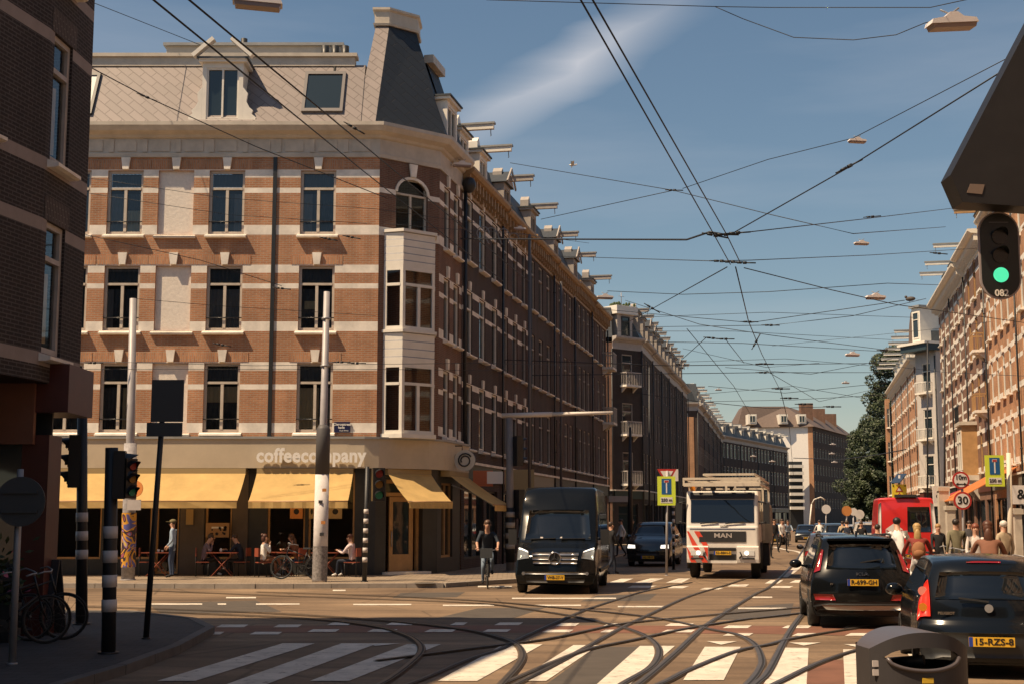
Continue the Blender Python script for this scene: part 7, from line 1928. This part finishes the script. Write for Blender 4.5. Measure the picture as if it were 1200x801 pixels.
for px, Y, y1, lab in ((738.5, 62, 500, 'tall dark pole before the chamfered house front'), (620.5, 50, 275, 'thin tall pole rising to the gold cornice'), (657.5, 60, 330, 'thin tall pole halfway along the shaded row'), (761, 88, 430, 'thin pole in front of the second shaded block'), (1087, 100, 400, 'thin pole by the grey-white corner house'), (1107, 85, 395, 'thin downpipe-like pole before the ornate house')):
    off = 0; b = Vector((D(px, 640, Y).x, Y, KZ)); post('catenary_pole', lab, 'pole', b, D(px, y1, Y), .15 if px < 739.9 and px > 700 else .06, .06, M_poled if px > 700 else mat('grey_thin_pole', (.10, .09, .09), .6), None)
# ---- overhead traffic light, seen large at the right edge
Yt = 18.0; c = D(1171.5, 299.5, Yt)
t = thing('traffic_light', 'hanging oval traffic light showing green with number 082', 'traffic light', c)
W2, H2 = 24.6/1600*Yt, 53/1600*Yt
def oval(w_, h_, n=16):
    r_ = w_; pts = []
    for k in range(n+1): a = math.pi*k/n; pts.append((r_*math.cos(a), h_-r_+r_*math.sin(a)))
    for k in range(n+1): a = math.pi+math.pi*k/n; pts.append((r_*math.cos(a), -h_+r_+r_*math.sin(a)))
    return pts
q = MB(); q.prism(oval(W2, H2), 1, 0, .03); q.obj('backboard_rim', [mat('rim_pale', (.34, .29, .28), .5)], t)
q = MB(); q.prism(oval(W2*.91, H2*.958), 1, -.012, -.001); bb_ = q.obj('backboard', [mat('signal_black', (.008, .012, .012), .35)], t)
q = MB(); q.box(-.15, .15, .031, .22, -.48, .48); q.obj('lamp_case', [M_blackm], t)
for k, py in enumerate((278, 300, 322.5)):
    z = D(1171, py, Yt).z-c.z; r_ = .10
    q = MB(); q.disc((0, -.02, z), (0, 1, 0), r_, .015, 28); o = q.obj('lens', [M_green if k == 2 else mat('dark_lens', (.012, .012, .012), .25)], t)
    q = MB(); n = 14
    for j in range(n):
        a0, a1 = R(10+160*j/n), R(10+160*(j+1)/n); rr = r_*1.12
        q.face([(rr*math.cos(a0), -.012, z+rr*math.sin(a0)), (rr*math.cos(a1), -.012, z+rr*math.sin(a1)), (rr*math.cos(a1), -.012-.16*math.sin(a1), z+rr*math.sin(a1)*.96), (rr*math.cos(a0), -.012-.16*math.sin(a0), z+rr*math.sin(a0)*.96)])
    if k < 2: q.obj('hood', [MATS['signal_black']], o)
q = MB(); q.box(-.13, .13, -.016, -.013, .40*H2/.6+.05, .40*H2/.6+.055); q.obj('slot', [M_grey], t)
text('082', .125, M_white, t, (0, -.018, D(1171, 344, Yt).z-c.z), name='number')
q = MB(); q.tube([(.05, .1, H2-.05), (.05, .1, H2+.32)], .028, 6); q.obj('hanger', [M_blackm], t)
# dark case the signal hangs from, on an arm from a mast outside the picture
Yh = 17.6; P_ = [D(x, y, Yh) for x, y in ((1114, 205), (1128, 237), (1320, 250), (1320, -190))]
o0 = P_[0].copy(); t = thing('overhead_sign_case', 'large dark angular sign case overhead at the top right, above the green light', 'sign gantry', o0)
q = MB(); pts = [(p.x-o0.x, p.z-o0.z) for p in P_]
q.prism(pts[::-1], 1, 0, .42); q.obj('case', [mat('case_dark', (.011, .010, .010), .5, var=.3)], t)
q = MB(); a = D(1133, 226, Yh-.01)-o0; q.prism([(a.x, a.z+.0), (a.x+.20, a.z-.02), (a.x+.24, a.z+.11), (a.x+.05, a.z+.12)], 1, -.012, -.002); q.obj('label_plate', [mat('plate_brown', (.17, .12, .09), .6)], t)
q = MB(); q.tube([(2.3, .3, .4), (2.3, .3, -o0.z)], .16, 12); q.obj('mast', [M_poled], t)
# ---- litter bin close to the camera
bx = G(1077, 801); Yb = 8.0; c = D(1085, 800, Yb); zt_ = D(1076, 741, Yb).z
t = thing('litter_bin', 'grey public litter bin with an oval opening, close to the camera', 'litter bin', (c.x, Yb+.28, 0), R(4))
M_bin = mat('bin_grey', (.045, .042, .045), .42, var=.12, vscale=5); M_binlip = mat('bin_lip', (.085, .072, .075), .35)
Wb = .293; Hb = zt_
def binpts(n=28, w_=Wb, crown=.10, z=Hb):
    return [(-w_+2*w_*k/n, z-crown*((-1+2*k/n)**2)**1.15) for k in range(n+1)]
zc, az_, bz_ = Hb-.145, .215, .062
q = MB(); n = 28; tpz = binpts(n); d_ = .25
def ys(x): return -math.sqrt(max(0, 1-(x/Wb)**2*.75))*d_
def hole(x):
    e_ = 1-((x+.0)/az_)**2
    return (zc-bz_*math.sqrt(e_)*1.15, zc+bz_*math.sqrt(e_)*.95) if e_ > 0 else None
for k in range(n):
    (x0, z0), (x1, z1) = tpz[k], tpz[k+1]
    h0, h1 = hole(x0), hole(x1)
    if h0 is None and h1 is None: q.face([(x0, ys(x0), .06), (x1, ys(x1), .06), (x1, ys(x1), z1), (x0, ys(x0), z0)]); 
    else:
        h0 = h0 or (zc, zc); h1 = h1 or (zc, zc)
        q.face([(x0, ys(x0), .06), (x1, ys(x1), .06), (x1, ys(x1), h1[0]), (x0, ys(x0), h0[0])]); q.face([(x0, ys(x0), h0[1]), (x1, ys(x1), h1[1]), (x1, ys(x1), z1), (x0, ys(x0), z0)])
        for i_ in (0, 1): q.face([(x0, ys(x0), h0[i_]), (x1, ys(x1), h1[i_]), (x1, ys(x1)+.05, h1[i_]), (x0, ys(x0)+.05, h0[i_])], 1)
    # back wall is low behind the opening so that light shows through
    q.face([(x0, -ys(x0), .06), (x0, -ys(x0), zc-.05), (x1, -ys(x1), zc-.05), (x1, -ys(x1), .06)])
    q.face([(x0, -ys(x0), zc+.06), (x0, -ys(x0), z0), (x1, -ys(x1), z1), (x1, -ys(x1), zc+.06)])
    q.face([(x0, ys(x0), z0), (x1, ys(x1), z1), (x1, -ys(x1), z1), (x0, -ys(x0), z0)], 1)
    q.face([(x0, ys(x0), .06), (x0, -ys(x0), .06), (x1, -ys(x1), .06), (x1, ys(x1), .06)])
for sx in (-1, 1): x = sx*Wb; q.face([(x, ys(x), .06), (x, -ys(x), .06), (x, -ys(x), tpz[0][1]), (x, ys(x), tpz[0][1])])
q.sm = [True]*len(q.sm)
bb2 = q.obj('body', [M_bin, M_binlip], t)
q = MB(); q.tube([(x, ys(x)*1.0-.008, (hole(x) or (zc, zc))[0]) for x in [-az_+2*az_*k/20 for k in range(21)]], .012, 6); q.obj('lip', [M_binlip], t)
q = MB(); q.tube([(-.12, .1, zc-.06), (.06, -.05, zc-.03)], .03, 8); q.tube([(.07, .12, zc-.07), (.075, .1, zc+.05)], .022, 8, 1); q.tube([(-.13, .14, zc-.07), (-.135, .12, zc+.04)], .018, 8, 1); q.obj('inner_bar', [M_bin, M_grey], t)
q = MB(); q.box(-.03, .035, -.2585, -.2515, Hb-.285, Hb-.255); q.obj('yellow_sticker', [mat('sticker_yellow', (.7, .45, .04), .5)], t)
for k in range(2): q = MB(); q.box(-.288, -.25, -.165-.0, -.155, Hb-.20-.05*k, Hb-.165-.05*k); o = q.obj('white_sticker', [M_bwW], t); 
q = MB(); q.box(-Wb*.8, Wb*.8, -.18, .18, 0, .06); q.obj('plinth', [M_binlip], t)
# ---- sandwich board and planters in the shade
b = G(46, 742, GZ); t = thing('sandwich_board', 'dark sandwich board leaning in the shade beside the oxblood pillar', 'sandwich board', b, R(-10))
for s_ in (-1, 1):
    q = MB(); q.prism([(s_*.28, 0), (s_*.28+.03, 0), (s_*.02+.03, 1.15), (s_*.02, 1.15)], 0, -.30, .30); q.obj('panel', [mat('board_dark', (.03, .03, .032), .6)], t)
b = on(-2, 20.5, GZ); t = thing('flower_planter', 'planter with dark leaves and small pink flowers at the left edge', 'planter', b)
q = MB(); q.box(-.3, .3, -.25, .25, 0, .55); q.obj('pot', [M_trim], t)
rnd = random.Random(3); q = MB()
for k in range(260):
    p_ = Vector((rnd.gauss(0, .22), rnd.gauss(0, .18), .75+rnd.gauss(0, .3))); a_ = Vector((rnd.gauss(0, 1), rnd.gauss(0, 1), rnd.gauss(0, 1))).normalized()*.07; c_ = a_.orthogonal().normalized()*.035
    q.face([p_-a_, p_+c_, p_+a_, p_-c_], 1 if k % 17 == 0 else 0)
q.obj('foliage', [M_leaf, mat('pink_petals', (.5, .12, .2), .6)], t)
# ---- sunny side street level: awning, ampersand sign, white pillars
def slab(name, label, cat, pts, th, m, dirv=Vector((0, 1, 0))):
    o0 = pts[0]; q = MB(); a = [p-o0 for p in pts]; b_ = [p+dirv*th for p in a]; n = len(a)
    q.face(a); q.face(b_[::-1])
    for i in range(n): q.face([a[i], a[(i+1) % n], b_[(i+1) % n], b_[i]])
    o = q.obj(name, [m]); o.location = o0; return tag(o, label, cat)
Moa = mat('orange_awning', (.62, .20, .05), .8, trans=.2)
pA, pB = RL(64), RL(72)
o_ = slab('awning', 'orange fabric awning sloping out over the sunny pavement', 'awning', [Vector((pA.x-.1, pA.y, 4.3)), Vector((pB.x-.1, pB.y, 4.3)), Vector((pB.x-2.9, pB.y+.6, 2.75)), Vector((pA.x-2.9, pA.y+.6, 2.75))], .04, Moa, Vector((0, 0, 1)))
pA, pB = RL(84), RL(88)
slab('awning', 'small red awning on the ground floor of the ornate house', 'awning', [Vector((pA.x-.1, pA.y, 3.7)), Vector((pB.x-.1, pB.y, 3.7)), Vector((pB.x-1.9, pB.y+.4, 3.0)), Vector((pA.x-1.9, pA.y+.4, 3.0))], .04, Mr_ if 'Mr_' in globals() else M_red2, Vector((0, 0, 1)))
so_ = signbox('white square shop sign with a black ampersand at the right edge', D(1196, 579, 50), .62, .68, '&', M_sw, M_ink, .5)
so2 = signbox('small white sign with an ampersand farther along the sunny row', D(1103, 579, 74), .9, .9, '& i', M_sw, M_ink, .55)
for px, Y, y0, w_, lab in ((1107.5, 70, 570, .5, 'white ground floor pillar left of the orange awning'), (1115, 66, 592, .4, 'second white pillar, right behind the speed signs'), (1193, 47, 595, .25, 'slim cream post at the right edge')):
    a = Vector((D(px, 640, Y).x, Y, KZ)); tpz_ = D(px, y0, Y).z; q = MB(); q.box(-w_/2, w_/2, -.15, .15, 0, tpz_-KZ); q.box(-w_/2-.05, w_/2+.05, -.2, .2, tpz_-KZ-.2, tpz_-KZ-.02); o = q.obj('pillar', [M_cream]); o.location = a; tag(o, lab, 'pillar')
# hanging signs of the shaded side
signbox('white box sign with an orange shield shape, beside the mast', D(580, 559, 47.5)+Vector((0, 0, 0)), .55, .42, None, M_sw, None, .3)
signbox('backlit orange shop sign over the first shaded shop', D(566, 560, 48.5), .7, .55, None, mat('orange_sign2', (.6, .16, .06), .5), None, .3)
signbox('cream shop sign partly behind the mast', D(609, 562, 52), 1.1, .8, None, mat('cream_sign', (.35, .27, .14), .6), None, .3)
signbox('white shop sign low on the second shaded block', D(725, 584, 82), 1.2, .35, None, M_greyw, None, .3)
# ---- gull
P_ = D(671, 193.5, 60); t = thing('gull', 'tiny white gull flying in the open sky', 'bird', P_)
q = MB(); q.ell((0, 0, 0), .16, .05, .045, 10, 6); q.ell((.17, 0, .02), .04, .03, .03, 8, 5)
for sy in (-1, 1): q.face([(.06, 0, .02), (-.08, 0, .02), (-.1, sy*.3, .1), (-.02, sy*.6, .02), (.06, sy*.3, .12)])
q.obj('body', [M_white], t)
P_ = D(1067, 353.5, 40); t = thing('pigeon', 'dark pigeon perched on a span wire beside the traffic light', 'bird', P_, R(150))
q = MB(); q.ell((0, 0, .08), .15, .07, .07, 10, 6); q.ell((.13, 0, .15), .045, .04, .04, 8, 5); q.face([(-.1, -.03, .08), (-.1, .03, .08), (-.3, .03, .02), (-.3, -.03, .02)]); q.tube([(.02, 0, .03), (.02, 0, -.02)], .01, 4)
q.obj('body', [mat('pigeon_grey', (.07, .06, .055), .7)], t)
# ================================================================ overhead wires and lamps
M_wire = mat('wire_black', (.012, .016, .022), .6)
def wire(label, pts, r=.016, sag=0.0, group='overhead wires over the junction', cat='wire'):
    P = [D(*p) for p in pts]; o0 = P[0].copy(); Q = []
    for a, b in zip(P, P[1:]):
        n = 10 if sag else 2
        for k in range(n): f = k/n; v = a.lerp(b, f); v.z -= sag*4*f*(1-f); Q.append(v-o0)
    Q.append(P[-1]-o0)
    q = MB(); q.tube(Q, r, 5); o = q.obj('overhead_wire', [M_wire]); o.location = o0; tag(o, label, cat, group); return o
def fitting(P, d, L=.5, r=.03, label='insulator on an overhead wire', group='insulators on the wires'):
    q = MB(); d = Vector(d).normalized()
    q.tube([-d*L/2, -d*L*.3], r*.5, 6); q.tube([-d*L*.3, -d*L*.1], r, 6); q.tube([-d*L*.05, d*L*.1], r*1.25, 6); q.tube([d*L*.1, d*L*.5], r*.6, 6)
    o = q.obj('insulator', [M_wire]); o.location = P; tag(o, label, 'insulator', group)
C1, C2 = (850, 275, 27), (862, 307, 31)
wire('left of the two thick contact wires crossing the sky to the central junction of wires', [(676, -8, 13), (835, 272, 27), (856, 310, 31)], .011)
wire('right of the two thick contact wires crossing the sky to the central junction of wires', [(690, -8, 13), (851, 274, 27), (868, 309, 31)], .011)
wire('thick contact wire passing in front of the dormer, upper of two', [(170, -8, 14), (425, 200, 32), (590, 330, 42)], .013)
wire('thick contact wire passing in front of the skylight, right of the other', [(212, -8, 14), (480, 215, 32), (620, 330, 42)], .013)
wl = [
 ('steel span wire from the top left of the coffee house wall past the dormer', [(100, 76, 30), (172, 114, 34), (300, 172, 38), (452, 232, 43)], .014),
 ('thin wire sloping behind the roof at the top left', [(106, 2, 42), (240, 55, 46)], .012),
 ('long thin wire along the very top with a hanging cable to the big lamp', [(570, 0, 22), (840, 8, 24), (905, 9, 24), (1090, 9, 22), (1150, -4, 21)], .008),
 ('slack cable drooping to the big lamp at the top right', [(838, 8, 24), (870, 22, 24), (930, 44, 23.5), (1000, 47, 23), (1050, 41, 22), (1084, 27, 22), (1107, 22, 22)], .008),
 ('wire running from the upper right to the knot in mid sky', [(1185, 66, 30), (1000, 162, 38), (900, 187, 42), (800, 221, 46)], .012),
 ('wire continuing from the mid sky knot to the gold cornice', [(790, 223, 46), (634, 257, 60)], .014),
 ('long wire from the hoist beams across the mid sky knot to the right', [(598, 191, 56), (788, 223, 46), (905, 252, 42), (1000, 274, 40), (1108, 266, 70)], .013),
 ('thick wire from the dark case at the top right down to the central knot', [(1180, 80, 18), (995, 196, 23), (856, 275, 27)], .012),
 ('pair of bar wires from the left houses to the central knot', [(540, 280, 47), (805, 281, 29), (832, 272, 27), (850, 275, 27)], .022),
 ('wire from the central knot rising gently to the far right roof', [(860, 274, 27), (1010, 257, 40), (1126, 243, 60)], .012),
 ('thin wire under the gold cornice out to the second knot', [(640, 300, 60), (838, 306, 31), (880, 305, 31), (1020, 299, 40), (1145, 291, 60)], .010),
 ('wire from the second knot down to the left past the roof turret', [(852, 313, 31), (764, 362, 52), (735, 378, 80)], .014),
 ('wire from the second knot sloping down to the right row', [(872, 314, 31), (975, 340, 36), (1050, 357, 40), (1200, 378, 48)], .013),
 ('wire from the second knot straight down to the next junction', [(862, 313, 31), (877, 376, 45), (893, 415, 62), (915, 458, 95)], .016),
 ('shallow wire across the street above the roof turret', [(712, 341, 62), (800, 345, 55), (900, 342, 52), (1040, 332, 52), (1100, 334, 66)], .014),
 ('wire from the turret corner sloping right below the knots', [(733, 352, 80), (820, 380, 62), (905, 393, 60), (1040, 410, 75)], .016),
 ('wire across the street at the height of the turret window', [(700, 362, 80), (880, 378, 58), (1060, 352, 52)], .015),
 ('curved wire below, ending at the sunny row', [(760, 383, 80), (905, 381, 60), (1000, 370, 62), (1085, 350, 70)], .015),
 ('horizontal wire crossing in front of the shaded row, upper', [(560, 420, 55), (780, 428, 58), (1045, 425, 90)], .018),
 ('horizontal wire crossing in front of the shaded row, lower', [(560, 440, 60), (900, 436, 70), (1040, 436, 95)], .018),
 ('wire in front of the second block, falling to the right', [(752, 400, 70), (870, 402, 66), (1045, 412, 90)], .016),
 ('low wire falling from the second block into the street', [(745, 460, 80), (820, 470, 85), (900, 478, 100), (975, 476, 110)], .022),
 ('wire across the far street over the white wall', [(830, 452, 120), (920, 460, 110), (1040, 448, 120)], .022),
 ('second wire across the far street over the white wall', [(830, 470, 130), (930, 468, 120), (1040, 462, 125)], .022),
 ('third wire across the far street, lowest over the trees', [(850, 430, 110), (950, 438, 105), (1045, 420, 110)], .02),
 ('diagonal wire crossing near the second block roofs', [(805, 385, 62), (860, 452, 90), (880, 486, 120)], .018),
 ('short diagonal wire between two clamps in mid street', [(828, 395, 66), (800, 420, 80)], .018),
 ('diagonal wire at the right of the mid street clamps', [(850, 397, 64), (872, 425, 80)], .018),
 ('wire before the top floor windows of the coffee house', [(100, 208, 40), (260, 232, 41), (440, 245, 42), (560, 262, 44)], .008),
 ('second wire before the top floor windows of the coffee house', [(100, 226, 40), (270, 252, 41), (430, 262, 42)], .008),
 ('wire before the middle floor windows of the coffee house', [(100, 275, 38), (235, 305, 40), (330, 335, 42)], .010),
 ('taut wire in front of the middle floor, lower', [(160, 350, 38), (250, 358, 40), (440, 370, 43)], .007),
 ('wire just above the lowest white band of the coffee house', [(100, 423, 40), (300, 428, 41), (560, 425, 44), (700, 428, 60)], .008),
 ('second wire just above the lowest white band', [(100, 432, 40), (420, 432, 42), (620, 434, 50)], .008),
 ('cable hanging from the corner bay toward the shaded row', [(450, 262, 43), (520, 268, 45), (600, 273, 52), (690, 285, 70)], .010),
 ('far tram wire bundle over the lorry', [(915, 458, 95), (925, 500, 150), (930, 560, 240)], .03),
 ('faint wire from the turret to the right row, above the lamps', [(745, 372, 70), (900, 366, 62), (1070, 372, 70)], .012),
 ('faint wire low across the second block roofs', [(720, 388, 75), (860, 388, 70), (1045, 398, 85)], .013),
 ('faint wire level with the third block roofs', [(790, 424, 90), (920, 420, 85), (1045, 430, 95)], .014),
 ('faint wire above the apartment block roof', [(815, 462, 120), (930, 452, 110), (1035, 470, 115)], .018),
 ('slanting wire from the far left roofs up to the steep wire', [(800, 408, 80), (898, 430, 62), (960, 425, 70)], .012),
 ('slanting wire from the steep wire to the trees', [(898, 434, 62), (960, 470, 85), (1040, 452, 120)], .014),
 ('thin wire crossing the grey-white corner house', [(905, 405, 80), (1100, 385, 75), (1200, 372, 70)], .010),
 ('thin wire crossing the ornate fronts to the right edge', [(1040, 428, 70), (1110, 436, 62), (1200, 440, 55)], .010),
 ('white cable slung across the far street', [(930, 536, 150), (985, 538, 130), (1030, 532, 110), (1062, 526, 95)], .04),
]
for lab, pts, r_ in wl: wire(lab, pts, r_, group='thin span wires')
INS = ['turnbuckle on the wire crossing the pink slates', 'tension link on the wire just below the highest small lamp', 'cluster of clamps at the central knot of wires', 'clamp at the left end of the central knot', 'clamp at the right end of the central knot', 'clamp where the two contact wires meet the second knot', 'clamp on the left of the second knot', 'clamp on the right of the second knot', 'small knot where two long wires cross in open sky', 'clamp where the wire nears the roof turret', 'turnbuckle on the wire right of the central knot', 'insulator just left of the hanging traffic light', 'insulator before the blank panel of the middle floor', 'insulator on the bay side of the top floor', 'clamp on the steep wire under the second knot', 'insulator on the steep wire, second under the second knot', 'upper clamp where the steep wire meets a cross wire', 'lower clamp where the steep wire meets a cross wire', 'left clamp above the second block roofs', 'right clamp above the second block roofs', 'clamp on the curved wire in mid street', 'insulator near the tallest tree top', 'clamp far down the street over the apartment roof', 'second clamp far down the street over the apartment roof', 'third clamp far down the street over the apartment roof', 'insulator on the lowest white brick band, left', 'insulator on the lowest white brick band, right', 'insulator on the thick wire beside the skylight', 'insulator between the near dark building and the brick facade', 'insulator left of the bay on the top white band', 'insulator above the lowest window arches', 'clamp on the low wire falling into the street']
for i, (x, y, Y, a) in enumerate(((172, 114, 34, 22), (995, 195, 23, -28), (850, 275, 27, 0), (838, 276, 27, 10), (864, 273, 27, -5), (858, 307, 31, 0), (845, 306, 31, 0), (872, 308, 31, 0), (790, 223, 46, 0), (764, 361, 52, 30), (1022, 254, 40, -6), (1100, 297, 55, 4), (330, 338, 42, 5), (412, 278, 42, 10),
        (878, 377, 45, 0), (886, 400, 52, -60), (896, 426, 62, 0), (896, 436, 62, 0), (835, 396, 66, 5), (850, 397, 64, 0), (903, 381, 60, 0), (1038, 410, 75, 0), (915, 455, 95, 0), (925, 466, 110, 0), (942, 473, 110, 0), (400, 424, 42, 0), (418, 425, 42, 0), (415, 150, 30, 30), (110, 425, 40, 0), (385, 280, 42, 10), (260, 404, 42, 10), (975, 476, 110, 0))):
    P_ = D(x, y, Y); k = max(1, Y/40)
    fitting(P_, (math.cos(R(a)), .1, -math.sin(R(a))), .55*k, .028*k, INS[i])
# ornate cable hangers ("loops") on the shaded row
for k, (x, y) in enumerate(((566, 274), (575, 275), (590, 276), (602, 281))):
    P_ = D(x, y, 48+2*k); n = 12; q = MB()
    q.tube([Vector((.22*math.cos(math.pi*j/n), 0, .26*math.sin(math.pi*j/n))) for j in range(n+1)]+[Vector((-.1, 0, -.3)), Vector((-.05, 0, -.35))], .02, 5)
    o = q.obj('wire_hanger', [M_grey]); o.location = P_; tag(o, 'looped wire hanger below the gold cornice, %s of four' % ('leftmost', 'second', 'third', 'rightmost')[k], 'wire hanger', 'looped wire hangers')
# lamps hung on the wires
def lamp(label, px, py, Y, w_, big=False, tilt=0):
    P_ = D(px, py, Y); t = thing('hanging_lamp', label, 'street lamp', P_, R(10), 'white lamps hung on wires'); t.rotation_euler = (0, R(tilt), R(10))
    w_ = w_/1600*Y; h_ = w_*.135
    q = MB(); q.prism([(-w_/2, -h_*.3), (w_/2, -h_*.3), (w_*.46, h_*.35), (w_*.2, h_*.6), (w_*.08, h_*1.3), (-w_*.08, h_*1.3), (-w_*.2, h_*.6), (-w_*.46, h_*.35)], 1, -w_*.16, w_*.16); q.obj('hood', [mat('lamp_white', (.72, .66, .62), .4)], t)
    q = MB(); q.prism([(-w_*.47, -h_*.3), (-w_*.44, -h_*.95), (w_*.44, -h_*.95), (w_*.47, -h_*.3)], 1, -w_*.14, w_*.14); q.obj('lens', [mat('lamp_lens', (.28, .19, .14), .3)], t)
    q = MB(); q.tube([(-w_*.2, 0, h_*2.0), (0, 0, h_*1.3), (w_*.2, 0, h_*2.2)], w_*.02, 5); q.obj('bracket', [M_grey], t)
lamp('largest hanging lamp at the top right', 1115, 27, 22, 62, tilt=-6)
lamp('hanging lamp cut by the top edge above the roof', 302, 3, 26, 60, tilt=2)
lamp('hanging lamp on the upper wire right of the streak of cloud', 1004.5, 165, 38, 22)
lamp('hanging lamp on the wire below, left of the traffic light', 1009.5, 285, 40, 18)
lamp('hanging lamp level with the green light', 1026, 348, 50, 24)
lamp('small hanging lamp in mid sky over the far trees', 999, 415, 75, 17)
lamp('tiny hanging lamp above the apartment block', 991, 448, 110, 9)
lamp('hanging lamp in front of the gold cornice at the corner', 541.5, 193, 47, 23)
lamp('hanging lamp before the middle of the gold cornice', 609, 268, 56, 15)
lamp('hanging lamp near the end of the gold cornice', 709, 348, 80, 20)
lamp('tiny hanging lamp right of the second block roofs', 842, 456, 120, 8)
for px, py, Y, lab in ((976, 676/1.0, 1, ''),): pass
for px, py, Y, lab in ((976, 520, 170, 'tiny lamp before the dark far facade, upper'), (975, 531, 170, 'tiny lamp before the dark far facade, middle'), (978, 541, 170, 'tiny lamp before the dark far facade, lower'), (905, 540, 150, 'tiny lamp before the houses at the bend'), (883, 534, 150, 'tiny lamp above the lorry tail')): lamp(lab, px, py, Y, 7)
